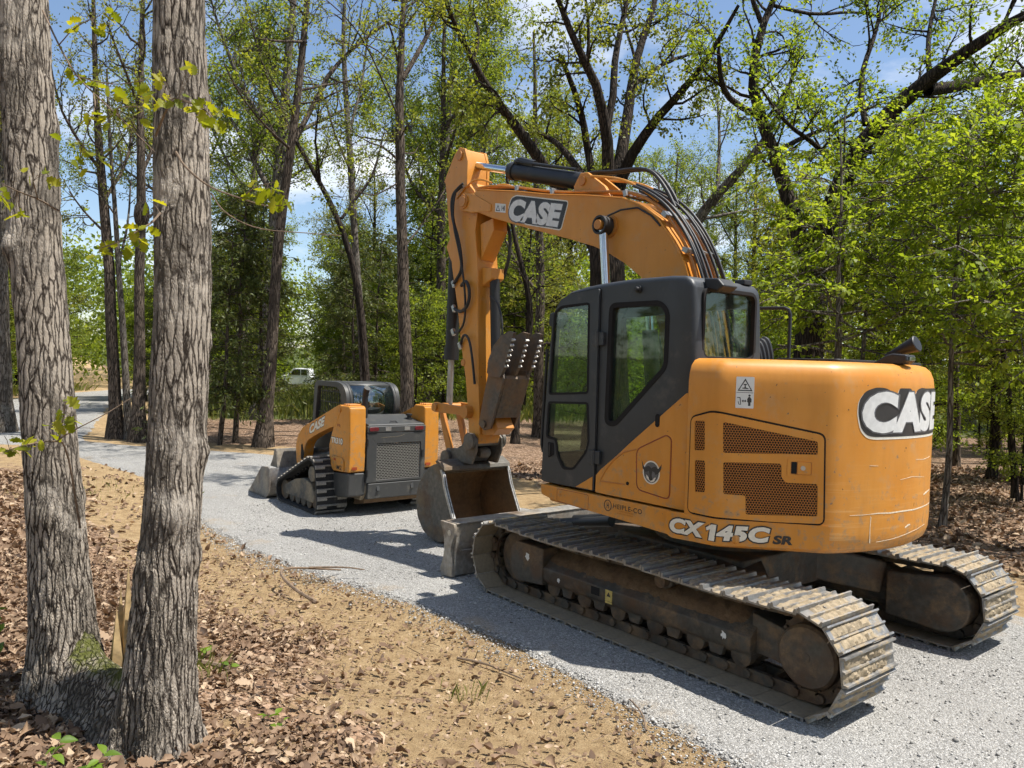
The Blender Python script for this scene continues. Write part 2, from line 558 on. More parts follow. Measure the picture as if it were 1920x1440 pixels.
# ---- ground
def m_ground():
    t = NT('forest_floor_soil'); p = t.pos()
    dirt = t.attr('dirt'); grass = t.attr('grass')
    w = t.noise(p, .9, 6, .62, .3)
    litf = t.noise(p, 3.0, 4, .6)
    # leaf litter: small overlapping flakes of many browns
    pv = t.n('ShaderNodeVectorMath', operation='ADD'); t.l(p, pv.inputs[0])
    nz = t.n('ShaderNodeTexNoise'); nz.inputs['Scale'].default_value = 14.0; t.l(p, nz.inputs['Vector'])
    sc = t.scale(nz.outputs['Color'], (.05, .05, .05))
    t.l(sc, pv.inputs[1])
    cell = t.voro(pv.outputs[0], 19, out='Color')
    cell2 = t.voro(pv.outputs[0], 41, out='Color')
    sv = t.n('ShaderNodeSeparateXYZ'); t.l(cell, sv.inputs[0])
    sv2 = t.n('ShaderNodeSeparateXYZ'); t.l(cell2, sv2.inputs[0])
    k = t.math('ADD', t.math('MULTIPLY', sv.outputs[0], .55), t.math('MULTIPLY', sv2.outputs[1], .45))
    lit = t.ramp(k, [(.1, (.08, .048, .029)), (.38, (.20, .122, .073)), (.62, (.32, .21, .135)), (.88, (.46, .335, .24))])
    edge = t.voro(pv.outputs[0], 19, 'DISTANCE_TO_EDGE')
    lit = t.mix(t.ramp(edge, [(0, .75), (.12, 0)]), lit, (.06, .037, .023))
    # bare clay
    n1 = t.noise(p, 8, 8, .78); n2 = t.noise(p, 75, 4, .68)
    clay = t.ramp(n1, [(.30, (.235, .155, .078)), (.5, (.385, .268, .140)), (.70, (.52, .385, .22))])
    clay = t.mix(t.ramp(n2, [(.50, 0), (.72, .6)]), clay, (.20, .125, .065))
    f = t.math('ADD', dirt, t.math('MULTIPLY', t.math('SUBTRACT', w, .5), 1.1))
    f = t.math('ADD', f, t.math('MULTIPLY', t.math('SUBTRACT', litf, .5), .9))
    f = t.ramp(f, [(.40, 0), (.58, 1)])
    col = t.mix(f, lit, clay)
    gn = t.noise(p, 2.2, 6, .7)
    gcol = t.ramp(t.noise(p, 11, 6, .75), [(.3, (.035, .050, .013)), (.55, (.095, .115, .032)), (.78, (.20, .20, .075))])
    gf = t.ramp(t.math('ADD', grass, t.math('MULTIPLY', t.math('SUBTRACT', gn, .5), .9)), [(.42, 0), (.6, 1)])
    col = t.mix(gf, col, gcol)
    h = t.mix(f, t.math('MULTIPLY', k, 1.0), t.math('ADD', t.math('MULTIPLY', n1, .8), t.math('MULTIPLY', n2, .5)))
    return t.done(t.bsdf(col, .92, normal=t.bump(h, 1.0, .045), spec=.2))
M['ground'] = m_ground()

def m_gravel():
    t = NT('crushed_limestone_gravel'); p = t.pos()
    ca = t.voro(p, 84, out='Color'); cb = t.voro(p, 190, out='Color')
    a = t.n('ShaderNodeSeparateXYZ'); t.l(ca, a.inputs[0])
    b = t.n('ShaderNodeSeparateXYZ'); t.l(cb, b.inputs[0])
    k = t.math('ADD', t.math('MULTIPLY', a.outputs[0], .6), t.math('MULTIPLY', b.outputs[0], .4))
    col = t.ramp(k, [(.12, (.165, .159, .147)), (.5, (.345, .335, .313)), (.9, (.56, .546, .515))])
    e = t.voro(p, 84, 'DISTANCE_TO_EDGE')
    col = t.mix(t.ramp(e, [(0, .65), (.16, 0)]), col, (.17, .165, .155))
    big = t.noise(p, .55, 5, .6)
    col = t.mix(t.ramp(big, [(.42, 0), (.75, .35)]), col, (.48, .465, .43))
    n3 = t.noise(p, 1.7, 5, .66)
    ed = t.math('ADD', n3, t.math('MULTIPLY', t.attr('margin'), .13))
    col = t.mix(t.ramp(ed, [(.63, 0), (.80, .6)]), col, (.36, .27, .165))
    n4 = t.noise(t.scale(p, (.35, 1.6, 1)), 1.1, 4, .6)
    col = t.mix(t.ramp(n4, [(.5, 0), (.72, .45)]), col, (.26, .25, .232))
    d = t.voro(p, 84)
    h = t.math('ADD', t.math('MULTIPLY', t.math('SUBTRACT', 1.0, d), .7), t.math('ADD', t.math('MULTIPLY', t.voro(p, 190), -.3), t.math('MULTIPLY', a.outputs[1], .5)))
    return t.done(t.bsdf(col, .9, normal=t.bump(h, .8, .018), spec=.25))
M['gravel'] = m_gravel()
def m_stone():
    t = NT('gravel_chips')
    c = t.ramp(t.attr('rnd'), [(0, (.16, .154, .142)), (.5, (.34, .33, .308)), (1, (.56, .546, .515))])
    return t.done(t.bsdf(c, .9, spec=.25))
M['stone'] = m_stone()

# ---- bark and leaves
def m_bark(name, ridge, furrow, sc=1.0, disp=.012, lichen=None, near=False, moss=None):
    t = NT(name); c = t.co()
    wob = t.n('ShaderNodeTexNoise'); wob.inputs['Scale'].default_value = 5.0 * sc; wob.inputs['Detail'].default_value = 3
    t.l(c, wob.inputs['Vector'])
    add = t.n('ShaderNodeVectorMath', operation='ADD')
    t.l(c, add.inputs[0]); t.l(t.scale(wob.outputs['Color'], (.040, .040, .06)), add.inputs[1])
    s = t.scale(add.outputs[0], (1, 1, .125))
    e = t.voro(s, 34 * sc, 'DISTANCE_TO_EDGE')
    e2 = t.voro(t.scale(add.outputs[0], (1, 1, .36)), 85 * sc, 'DISTANCE_TO_EDGE')
    fine = t.noise(t.scale(c, (1, 1, .35)), 70 * sc, 6, .7)
    big = t.noise(t.scale(c, (1, 1, .45)), 4.5 * sc, 4, .6)
    plate = t.ramp(e, [(.02, 0), (.20, .75), (.5, 1)])
    plate2 = t.ramp(e2, [(.02, 0), (.3, 1)])
    h = t.math('ADD', t.math('MULTIPLY', plate, .62), t.math('ADD', t.math('MULTIPLY', plate2, .16), t.math('MULTIPLY', fine, .30)))
    hh = t.math('MULTIPLY', h, t.ramp(big, [(.36, .45), (.62, 1.0)]))
    if near:
        zz = t.n('ShaderNodeSeparateXYZ'); t.l(c, zz.inputs[0])
        hh = t.math('MULTIPLY', hh, t.ramp(t.math('ADD', t.math('MULTIPLY', zz.outputs[2], .5), t.math('MULTIPLY', big, .3)), [(.45, 1.0), (.75, .55)]))
    col = t.mix(t.ramp(h, [(.24, 0), (.66, 1)]), furrow, ridge)
    col = t.mix(t.math('MULTIPLY', t.ramp(fine, [(.45, 0), (.70, .6)]), t.ramp(h, [(.35, 0), (.6, 1)])), col, tuple(k * 1.5 for k in ridge))
    col = t.mix(t.ramp(big, [(.46, 0), (.60, .72)]), col, tuple(k * .30 for k in ridge))
    if lichen is not None:
        ln = t.noise(c, 3.2, 6, .7)
        col = t.mix(t.ramp(ln, [(.54, 0), (.66, .6)]), col, lichen)
    if moss is not None:
        mz = t.attr('moss')
        mn = t.noise(c, 9, 6, .7)
        col = t.mix(t.ramp(t.math('ADD', mz, t.math('MULTIPLY', t.math('SUBTRACT', mn, .5), .9)), [(.45, 0), (.65, .85)]), col, moss)
    nrm = t.bump(hh, .55 if near else .8, .02 / sc)
    m = t.done(t.bsdf(col, .9, normal=nrm, spec=.15))
    if near:
        dn = t.n('ShaderNodeDisplacement')
        dn.inputs['Scale'].default_value = disp; dn.inputs['Midlevel'].default_value = .45
        t.l(hh, dn.inputs['Height'])
        t.l(dn.outputs[0], t.out.inputs['Displacement'])
        m.displacement_method = 'BOTH'
    return m
M['bark_near'] = m_bark('near_oak_bark', (.315, .272, .222), (.034, .026, .020), 1.3, .020, (.47, .42, .355), True, (.10, .11, .022))
M['bark_brown'] = m_bark('brown_bark', (.150, .118, .092), (.030, .023, .017), .8)
M['bark_dark'] = m_bark('dark_oak_bark', (.060, .046, .036), (.014, .011, .009), .6)
M['bark_grey'] = m_bark('grey_bark', (.20, .175, .145), (.05, .04, .03), .8, lichen=(.30, .29, .25))

def m_leaf(name, stops, transl=.5, rough=.5, tint=(1.35, 1.25, .55)):
    t = NT(name)
    c = t.ramp(t.attr('rnd'), stops)
    d = t.bsdf(c, rough, spec=.35)
    tr = t.n('ShaderNodeBsdfTranslucent')
    t.l(t.mix(1.0, c, tint, 'MULTIPLY'), tr.inputs[0])
    mx = t.n('ShaderNodeMixShader'); mx.inputs[0].default_value = transl
    t.l(d, mx.inputs[1]); t.l(tr.outputs[0], mx.inputs[2])
    return t.done(mx.outputs[0])
M['leaf_oak'] = m_leaf('oak_spring_leaf', [(0, (.095, .122, .020)), (.5, (.195, .230, .034)), (1, (.31, .33, .060))], .6)
M['leaf_bright'] = m_leaf('bright_beech_leaf', [(0, (.095, .150, .014)), (.5, (.215, .295, .028)), (1, (.36, .43, .060))], .62)
M['leaf_mid'] = m_leaf('mid_green_leaf', [(0, (.085, .130, .020)), (.5, (.185, .245, .036)), (1, (.30, .35, .065))], .62)
M['leaf_olive'] = m_leaf('olive_far_leaf', [(0, (.105, .122, .026)), (.5, (.195, .215, .046)), (1, (.30, .30, .080))], .62)
M['leaf_cedar'] = m_leaf('cedar_spray', [(0, (.050, .070, .018)), (.5, (.105, .135, .034)), (1, (.20, .21, .06))], .45)
M['leaf_near'] = m_leaf('yellow_green_oak_leaf', [(0, (.13, .17, .012)), (.5, (.26, .29, .018)), (1, (.40, .38, .03))], .6)
M['leaf_seed'] = m_leaf('seedling_leaf', [(0, (.09, .17, .018)), (1, (.19, .30, .032))], .5)
M['leaf_dead'] = m_leaf('dead_oak_leaf', [(0, (.060, .036, .022)), (.3, (.160, .098, .058)), (.65, (.285, .190, .118)), (1, (.50, .375, .25))], .15, .7, (1.1, .9, .7))
M['grass'] = m_leaf('grass_blade', [(0, (.10, .135, .03)), (.5, (.19, .22, .055)), (1, (.34, .33, .13))], .45)
M['twig'] = m_simple('dry_twig', (.17, .12, .08), .9, 0, .35, 30)
# ------------------------------------------------------------------ terrain and drive
R_EDGE = V((-16, -2.6), (-4, -2.3), (-1.5, -2.05), (3, -2.0), (8, -2.3), (11, -2.0), (13.2, -1.3), (15.7, .6), (17.4, 1.65), (18.6, 1.55), (20.2, 1.0), (26.8, -.6), (34, -2.4), (46, -7), (60, -14))
L_EDGE = V((-16, 3.4), (-3.5, 2.35), (-1.6, 2.0), (-.1, 1.82), (1.5, 1.92), (2.9, 2.18), (4.6, 2.2), (6.9, 2.05), (11, 1.76), (14.5, 2.2), (17, 2.85), (20, 4.4), (26, 4.2), (34, 2.2), (46, -2.4), (60, -9))

def edge_y(E, x):
    return np.interp(x, E[:, 0], E[:, 1])

def height(x, y):
    x = np.asarray(x, float); y = np.asarray(y, float)
    h = -.2 * smoothstep(1.6, 6.5, x)
    dist = np.hypot(x, y)
    h = h - .75 * smoothstep(26, 75, dist)
    ly = edge_y(L_EDGE, x); ry = edge_y(R_EDGE, x)
    left = np.maximum(y - ly, 0); right = np.maximum(ry - y, 0)
    # bank on the camera's side
    h = h + .42 * smoothstep(.25, 3.0, left) * (1 - smoothstep(3.5, 11, x))
    off = np.maximum(left, right)
    rough = smoothstep(.0, .8, off)
    h = h + rough * (.16 * (fnoise(x * .35, y * .35, 3) - .5) + .05 * (fnoise(x * 2.1, y * 2.1, 9) - .5))
    near = smoothstep(14, 7, np.hypot(x + 3.9, y - 5.4))
    h = h + rough * near * (.035 * (fnoise(x * 7, y * 7, 5) - .5) + .016 * (fnoise(x * 21, y * 21, 15, 3) - .5))
    # far wood climbs a little
    h = h + 5.0 * smoothstep(75, 180, dist)
    return h

def nonuni(lo, a, b, hi, step, grow=1.13):
    mid = list(np.arange(a, b + 1e-6, step))
    s = step; up = [b]
    while up[-1] < hi: s *= grow; up.append(up[-1] + s)
    s = step; dn = [a]
    while dn[-1] > lo: s *= grow; dn.append(dn[-1] - s)
    return np.array(dn[:0:-1] + mid + up[1:])

def make_ground():
    xs = nonuni(-400, -4, 9, 600, .055, 1.09); ys = nonuni(-500, -4, 6, 400, .055, 1.09)
    X, Y = np.meshgrid(xs, ys, indexing='ij')
    Z = height(X, Y)
    ly = edge_y(L_EDGE, X); ry = edge_y(R_EDGE, X)
    inside = (Y < ly) & (Y > ry)
    Z = np.where(inside, Z - .03, Z)
    ob = grid_mesh('ground', np.stack([X, Y, Z], -1), M['ground'])
    left = np.maximum(Y - ly, 0); right = np.maximum(ry - Y, 0)
    d = np.maximum(left, right)
    lw = 1.15 + .5 * smoothstep(2, -2, X)
    dirt = np.where(left > 0, .98 - .62 * smoothstep(.35, 1.55, left / lw) * (1 - .25 * smoothstep(12, 18, X)), np.where(right > 0, .95 - .75 * smoothstep(.8, 2.7, right), .9))
    dirt = np.maximum(dirt, .95 * np.exp(-(((X - 17.2) / 3.2) ** 2 + ((Y - .2) / 1.5) ** 2)))
    dirt = dirt * (1 - .85 * smoothstep(13, 18, X) * smoothstep(1.2, 3.5, d))
    dist = np.hypot(X - 0, Y - 0)
    grass = .95 * smoothstep(21, 27, dist + 5 * (fnoise(X * .15, Y * .15, 31) - .5)) * smoothstep(1.0, 4.0, d)
    grass = grass * (1 - .75 * smoothstep(.55, .2, -Y / np.maximum(X + 8, 1) * 0 + (X - 3) / 14))
    point_attr(ob.data, 'dirt', dirt.ravel()); point_attr(ob.data, 'grass', grass.ravel())
    tag(ob, kind='structure')
    return ob
GROUND = make_ground()

def make_drive():
    xs = nonuni(-16, -4, 10, 58, .05, 1.06)
    ts = np.r_[np.linspace(-.10, .12, 26), np.linspace(.12, .88, 50)[1:-1], np.linspace(.88, 1.10, 26)]
    X, T = np.meshgrid(xs, ts, indexing='ij')
    L = edge_y(L_EDGE, X); Rr = edge_y(R_EDGE, X)
    jl = .16 * (fnoise(X * 1.3, X * 0 + 4, 2) - .5) + .10 * (fnoise(X * 6, X * 0 + 1, 8) - .5)
    jr = .22 * (fnoise(X * 1.1, X * 0 + 9, 12) - .5)
    L = L + jl; Rr = Rr + jr
    Y = Rr + (L - Rr) * T
    w = (L - Rr)
    e = np.minimum(T, 1 - T) * w                       # distance inside the edge
    Z = height(X, Y) + .012 - .05 * smoothstep(.05, -.22, e) + .012 * (fnoise(X * 1.2, Y * 2.2, 21) - .5) + .010 * (fnoise(X * 11, Y * 11, 25, 2) - .5)
    Z = Z + .018 * np.exp(-((e - .12) / .12) ** 2) * fnoise(X * 3, Y * 3, 28)
    rut = np.exp(-((Y - .95) / .22) ** 2) + np.exp(-((Y + .95) / .22) ** 2)
    Z = Z - .012 * rut * smoothstep(2.6, 4.0, X) * (1 - smoothstep(10, 12, X)) - .010 * rut * smoothstep(-1.9, -3, X) * (.6 + .8 * fnoise(X * .8, Y, 33))
    ob = grid_mesh('gravel_drive', np.stack([X, Y, Z], -1), M['gravel'])
    point_attr(ob.data, 'margin', smoothstep(.42, -.05, e).ravel())
    tag(ob, kind='structure')
    return ob
DRIVE = make_drive()

def scatter_stones():
    """loose limestone chips along the edges and in the near part of the drive"""
    n = 26000
    x = rng.uniform(-3.4, 7.5, n); t = rng.uniform(0, 1, n)
    sel = rng.uniform(size=n) < .45
    L = edge_y(L_EDGE, x); Rr = edge_y(R_EDGE, x)
    y = np.where(sel, L + rng.normal(0.02, .15, n), Rr + (L - Rr) * t)
    z = height(x, y) + .012
    s = rng.gamma(3.0, .0016, n) + .0025
    base = V((1, 0, 0), (-1, 0, 0), (0, 1, 0), (0, -1, 0), (0, 0, 1), (0, 0, -1))
    F = np.array([(0, 2, 4), (2, 1, 4), (1, 3, 4), (3, 0, 4), (2, 0, 5), (1, 2, 5), (3, 1, 5), (0, 3, 5)])
    q = rng.normal(size=(n, 3, 3))
    q, _ = np.linalg.qr(q)
    P = base[None] * (s[:, None, None] * rng.uniform(.55, 1.25, (n, 6, 1)))
    P = np.einsum('nij,nkj->nki', q, P) * V(1, 1, .7) + np.stack([x, y, z + s * .25], -1)[:, None]
    me = bpy.data.meshes.new('gravel_chips')
    fill_mesh(me, P.reshape(-1, 3), (F[None] + 6 * np.arange(n)[:, None, None]).reshape(-1, 3))
    me.materials.append(M['stone'])
    face_attr(me, 'rnd', np.repeat(rng.uniform(size=n), 8))
    ob = bpy.data.objects.new('gravel_chips', me); COL.objects.link(ob)
    tag(ob, 'loose pale grey limestone chips spread over the drive', 'gravel', kind='stuff')
scatter_stones()
# ------------------------------------------------------------------ the excavator
EX = empty('excavator')
tag(EX, 'large orange tracked excavator with dark cab parked on the gravel drive', 'excavator')

def stadium(n_arc, xr, xf, zc, r):
    """closed loop point + tangent at arclength s; starts at the bottom rear, runs forward"""
    Ls = xf - xr; La = math.pi * r
    tot = 2 * Ls + 2 * La
    def at(s):
        s = s % tot
        if s < Ls: return (xr + s, zc - r), 0.0
        s -= Ls
        if s < La:
            a = s / r
            return (xf + r * math.sin(a), zc - r * math.cos(a)), a
        s -= La
        if s < Ls:
            t = s / Ls
            sag = -.022 * abs(math.sin(t * math.pi * 2)) - .006
            return (xf - s, zc + r + sag), math.pi
        s -= Ls
        a = s / r
        return (xr - r * math.sin(a), zc + r * math.cos(a)), math.pi + a
    return tot, at

def track_assembly(side):
    """side +1: left of the machine"""
    yc = side * .995
    frame = None
    xr, xf, zc, r = -1.43, 1.43, .335, .298
    tot, at = stadium(0, xr, xf, zc, r)
    n = 45
    pitch = tot / n
    # chain: link plates and pins
    ch = MB()
    for i in range(n):
        (x0, z0), a0 = at((i - .5) * pitch); (x1, z1), a1 = at((i + .5) * pitch)
        d = V(x1 - x0, 0, z1 - z0); ln = np.linalg.norm(d); d /= ln
        nin = V(-d[2], 0, d[0])                     # inward normal
        cx = V((x0 + x1) / 2, 0, (z0 + z1) / 2) + nin * .048
        for sy in (-1, 1):
            ch.obox(cx + V(0, yc + sy * .085, 0), d * (ln * .53), V(0, .017, 0), nin * .036)
        p = V(x0, yc, z0) + nin * .055
        ch.cyl(p - V(0, .125, 0), p + V(0, .125, 0), .027, 10)
    chain = ch.build('track_chain', M['frame_mud'], EX)
    # shoes share one mesh
    if not hasattr(track_assembly, 'me'):
        variants = []
        for k in range(3):
            sh = MB()
            L = pitch * .492
            sh.box(-L, L, -.30, .30, -.006, .006)
            sh.prism([(-L, .006), (-L + .020, .006), (-L + .013, .030), (-L + .002, .030)], -.30, .30)
            sh.prism([(-.010, .006), (.010, .006), (.005, .022), (-.005, .022)], -.30, .30)
            sh.prism([(L - .020, .006), (L, .006), (L - .002, .030), (L - .013, .030)], -.30, .30)
            for yy in (-.07, .07):
                for xx in (-.035, .035):
                    sh.cyl((xx, yy, .0), (xx, yy, .016), .012, 6)
            me = sh.mesh('track_shoe', M['shoe'])
            me.materials.append(M['shoe_in'])
            for p in me.polygons:
                if p.center.z < -.005: p.material_index = 1
            variants.append(me)
        track_assembly.me = variants
        rnd = random.Random(3)
        mm = []
        for k in range(4):
            # caked clay between the grouser bars
            md = MB(); L = pitch * .492
            for (a, b) in ((-L + .021, -.011), (.011, L - .021)):
                y0 = -.30 + rnd.uniform(.02, .10); y1 = .30 - rnd.uniform(.05, .2)
                ny = 26
                P = []
                for j in range(ny + 1):
                    yy = y0 + (y1 - y0) * j / ny
                    e = min(1, j / 1.5, (ny - j) / 1.5) * (1 if rnd.random() < .8 else rnd.uniform(.1, .7))
                    for q in range(4):
                        xx = a + (b - a) * q / 3
                        zz = .0055 + (.004 + .019 * rnd.random()) * e * (1 if q in (1, 2) else .6)
                        P.append((xx, yy, zz))
                fs = [(j * 4 + q, j * 4 + q + 1, j * 4 + q + 5, j * 4 + q + 4) for j in range(ny) for q in range(3)]
                md.add(P, fs)
            mm.append(md.mesh('caked_mud', M['shoe_mud'], smooth=25))
        track_assembly.mud = mm
    rnd = random.Random(5 + side)
    for i in range(n):
        (x, z), a = at(i * pitch)
        o = bpy.data.objects.new('track_shoe', track_assembly.me[i % 3]); COL.objects.link(o)
        o.parent = chain
        d = V(math.cos(a), 0, math.sin(a))
        # outward normal is below at the bottom run
        o.location = (x, yc + rnd.uniform(-.003, .003), z)
        o.rotation_euler = (math.pi, -a, 0) if True else (0, 0, 0)
        rear = x < -1.0 or (z > .5 and x < -.1)
        if rear and not (z < .12) and rnd.random() < .72:
            q = bpy.data.objects.new('caked_mud', track_assembly.mud[rnd.randrange(4)]); COL.objects.link(q)
            q.parent = chain; q.location = o.location; q.rotation_euler = o.rotation_euler
    # side frame: muddy beam with a sloping top
    yo = 1.165 * side; yi = .80 * side
    fr = MB()
    prof = [(yi, .235), (yo - side * .02, .225), (yo, .26), (yo, .345), (yo - side * .035, .375), (yo - side * .15, .475), (yi, .50)]
    fr.prism(prof, -1.06, 1.02, 'x')
    fr.prism([(yi + side * .02, .20), (yo - side * .05, .20), (yo - side * .03, .235), (yi, .235)], -1.0, 1.0, 'x')
    frame = fr.build('track_frame', M['frame_mud'], EX, .008)
    # lower guard lugs between rollers
    for x in (-.78, -.42, -.06, .30, .66):
        g = MB(); g.prism([(x - .07, .235), (x + .07, .235), (x + .045, .155), (x - .045, .155)], yo - side * .075, yo - side * .03)
        g.build('roller_guard', M['frame_mud'], frame, .006)
    for x in (-.96, -.60, -.24, .12, .48, .84):
        rl = MB(); rl.lathe((x, yc - .13, .195), (0, 1, 0), [(0, .05), (.01, .075), (.07, .075), (.08, .055), (.18, .055), (.19, .075), (.25, .075), (.26, .05)], 18)
        rl.build('track_roller', M['frame_mud'], frame)
    for x in (-.30,):
        c = MB(); c.lathe((x, yc - .06, .525), (0, side, 0), [(0, .05), (.02, .062), (.15, .062), (.16, .048), (.215, .048), (.22, .03)], 20)
        c.build('carrier_roller', M['frame_mud'], frame)
        b = MB(); b.box(x - .05, x + .05, min(yi, yo) + .06, max(yi, yo) - .2, .42, .5); b.build('roller_bracket', M['frame_mud'], frame, .006)
    # idler and its cover block at the front
    idl = MB(); idl.lathe((1.36, yc - .07, .335), (0, 1, 0), [(0, .10), (.0, .22), (.045, .235), (.05, .255), (.09, .255), (.095, .235), (.14, .22), (.14, .10)], 36)
    idl.build('idler_wheel', M['frame_mud'], EX)
    blk = MB(); blk.prism([(.92, .20), (1.24, .17), (1.34, .24), (1.34, .455), (1.26, .51), (.92, .505)], yi + side * .02, yo + side * .012)
    blk.build('idler_guard', M['frame_mud'], frame, .012)
    # drive at the rear
    spk = MB()
    teeth = 21
    pl = []
    for k in range(teeth * 2):
        a = math.pi * k / teeth
        rr = .262 if k % 2 == 0 else .225
        pl.append((-1.43 + rr * math.cos(a), .335 + rr * math.sin(a)))
    spk.prism(pl, yc - .03, yc + .03)
    spk.build('sprocket', M['frame_mud'], EX)
    dr = MB(); dr.lathe((-1.43, yc - side * .02, .335), (0, side, 0), [(0, .235), (.10, .232), (.105, .195), (.158, .192), (.176, .176), (.178, .03), (.182, .028)], 40)
    dr.build('final_drive', M['frame_mud'], EX)
    for k in range(10):
        a = 2 * math.pi * k / 10
        b = MB(); p = V(-1.43 + .214 * math.cos(a), yc + side * .085, .335 + .214 * math.sin(a)); b.cyl(p - V(0, side * .02, 0), p + V(0, side * .016, 0), .013, 6)
        b.build('bolt', M['frame_mud'], EX)
    arm = MB(); arm.prism([(-1.02, .24), (-1.28, .22), (-1.28, .44), (-1.02, .49)], yc - side * .15, yc + side * .10); arm.build('drive_bracket', M['frame_mud'], frame, .01)
    # inner drive cover
    pl = []
    for k in range(13):
        a = math.pi / 2 + math.pi * k / 12
        pl.append((-1.43 + .205 * math.cos(a), .335 + .205 * math.sin(a)))
    pl += [(-1.02, .16), (-1.02, .50)]
    ic = MB(); ic.prism(pl, yi - side * .10, yi + side * .09); ic.build('drive_cover', M['frame_mud'], EX, .018)
    # packed clay on the ledge
    lg = MB(); nx = 60; P = []
    rr = np.random.default_rng(11 + side)
    for i in range(nx + 1):
        x = -1.0 + 1.95 * i / nx
        e = min(1, i / 4, (nx - i) / 4)
        for j in range(6):
            t = j / 5
            y = yo - side * (.03 + .22 * t)
            z = .365 + .115 * min(1, t * 1.6) + e * (.035 * rr.random() + .055 * float(fnoise(x * 5, t * 3 + 7, 4)) - .01) * (1 if 0 < j < 5 else 0) - (.02 if j in (0,) else 0)
            P.append((x, y, z))
    lg.add(P, [(i * 6 + j, i * 6 + j + 1, i * 6 + j + 7, i * 6 + j + 6) for i in range(nx) for j in range(5)])
    lg.build('packed_mud', M['old_mud'], frame, smooth=70)
    if side > 0:
        st = MB(); st.box(.135, .205, yo + .001, yo + .004, .262, .345); st.box(.135, .205, yo + .001, yo + .004, .205 + .04, .259); st.build('warning_label', M['yellow_label'], frame)
        s2 = MB(); s2.prism([(.17, .332), (.15, .297), (.19, .297)], yo + .0045, yo + .0055); s2.build('label_triangle', M['letter_dark'], frame)
        hl = MB(); hl.box(.27, .36, yo - .006, yo + .002, .275, .335); hl.build('grease_opening', M['gap'], frame)
        # flaking stickers
        for (x, z, w, h) in ((1.11, .40, .075, .085), (.73, .285, .05, .05), (-.86, .31, .05, .07)):
            pp = []
            rr2 = random.Random(int(x * 100))
            for k in range(14):
                a = 2 * math.pi * k / 14; q = rr2.uniform(.45, 1.0)
                pp.append((x + w / 2 * q * math.cos(a), z + h / 2 * q * math.sin(a)))
            fl = MB(); yy = yo + (.0135 if x > .9 else .0015); fl.prism(pp, yy, yy + .0015); fl.build('worn_sticker', M['white_label'], frame)
    return frame
track_assembly(1); track_assembly(-1)

def car_body():
    c = MB()
    c.prism([(-.62, -.62), (.62, -.62), (.62, .62), (-.62, .62)], .36, .66, 'z')
    for sx in (-1, 1):
        for sy in (-1, 1):
            a = V(sx * .45, sy * .45, .52); b = V(sx * .86, sy * .88, .42)
            d = (b - a); d /= np.linalg.norm(d); pr = np.cross(d, V(0, 0, 1)); pr /= np.linalg.norm(pr); up = np.cross(pr, d)
            c.obox((a + b) / 2, d * np.linalg.norm(b - a) / 2, pr * .17, up * .13)
    o = c.build('car_body', M['frame_mud'], EX, .02)
    s = MB(); s.lathe((0, 0, .655), (0, 0, 1), [(0, .56), (.07, .56), (.075, .60), (.16, .60), (.165, .5), (.24, .5)], 40)
    s.build('swing_ring', M['frame_mud'], EX)
car_body()

def dozer_blade():
    prof = [(2.07, .015), (2.245, .0), (2.27, .06), (2.225, .16), (2.205, .25), (2.215, .36), (2.255, .45), (2.285, .515), (2.06, .515), (2.045, .47), (2.045, .40), (2.085, .33), (2.10, .26)]
    back = [(2.075, .02), (2.235, .02), (2.225, .10), (2.195, .20), (2.19, .30), (2.215, .42), (2.245, .50), (2.065, .505), (2.06, .45), (2.065, .26)]
    b = MB(); b.prism(back, -1.25, 1.25)
    bl = b.build('dozer_blade', M['blade'], EX, .008)
    for s in (-1, 1):
        e = MB(); e.prism(prof, s * 1.252, s * 1.285); e.build('end_plate', M['blade'], bl, .005)
        r = MB(); r.cyl((2.12, s * 1.283, .425), (2.12, s * 1.291, .425), .026, 16); r.build('lifting_eye', M['worn'], bl)
        w = MB(); w.tube([(2.046, s * 1.2, .26), (2.046, 0, .26)], .008, 6); w.build('weld_seam', M['blade'], bl)
        a = MB()
        p0 = V(2.06, s * .42, .30); p1 = V(.55, s * .36, .46)
        d = (p1 - p0) / 2
        a.obox((p0 + p1) / 2, d, (0, .055, 0), np.cross(d / np.linalg.norm(d), V(0, 1, 0)) * .085)
        a.build('push_arm', M['frame_mud'], bl, .012)
        cy = MB(); cy.cyl((1.98, s * .2, .42), (1.1, s * .18, .60), .05, 14); cy.build('lift_cylinder', M['black_plastic'], bl)
    ce = MB(); ce.prism([(2.19, -.005), (2.29, -.005), (2.262, .09), (2.237, .09)], -1.25, 1.25); ce.build('cutting_edge', M['worn'], bl, .003)
    rail = MB(); rail.box(2.055, 2.25, -1.25, 1.25, .506, .520); rail.build('top_rail', M['blade'], bl, .004)
dozer_blade()

# ---- upper structure outline (seen from above), counted from the front of the engine door
def chaikin(P, n):
    P = [np.array(p, float) for p in P]
    for _ in range(n):
        Q = [P[0]]
        for a, b in zip(P[:-1], P[1:]): Q += [a * .75 + b * .25, a * .25 + b * .75]
        Q.append(P[-1]); P = Q
    return np.array(P)
def tail_outline():
    A = V(-.54, 1.21); B = V(-.775, 1.19); D = V(-1.31, .71)
    lp = lambda a, b, t: a + (b - a) * t
    P = [A, lp(A, B, .7), B, lp(B, D, .12), lp(B, D, .3), lp(B, D, .7), lp(B, D, .86), D]
    for a in np.linspace(155, 180, 6): P.append(V(1.49 * math.cos(R(a)), 1.49 * math.sin(R(a))))
    Q = [V(p[0], -p[1]) for p in P[::-1][1:]]
    return chaikin(P + Q, 2)
OUTL = tail_outline()
OUTS = np.r_[0, np.cumsum(np.linalg.norm(np.diff(OUTL, axis=0), axis=1))]
OUTT = np.gradient(OUTL, axis=0); OUTT /= np.linalg.norm(OUTT, axis=1)[:, None]
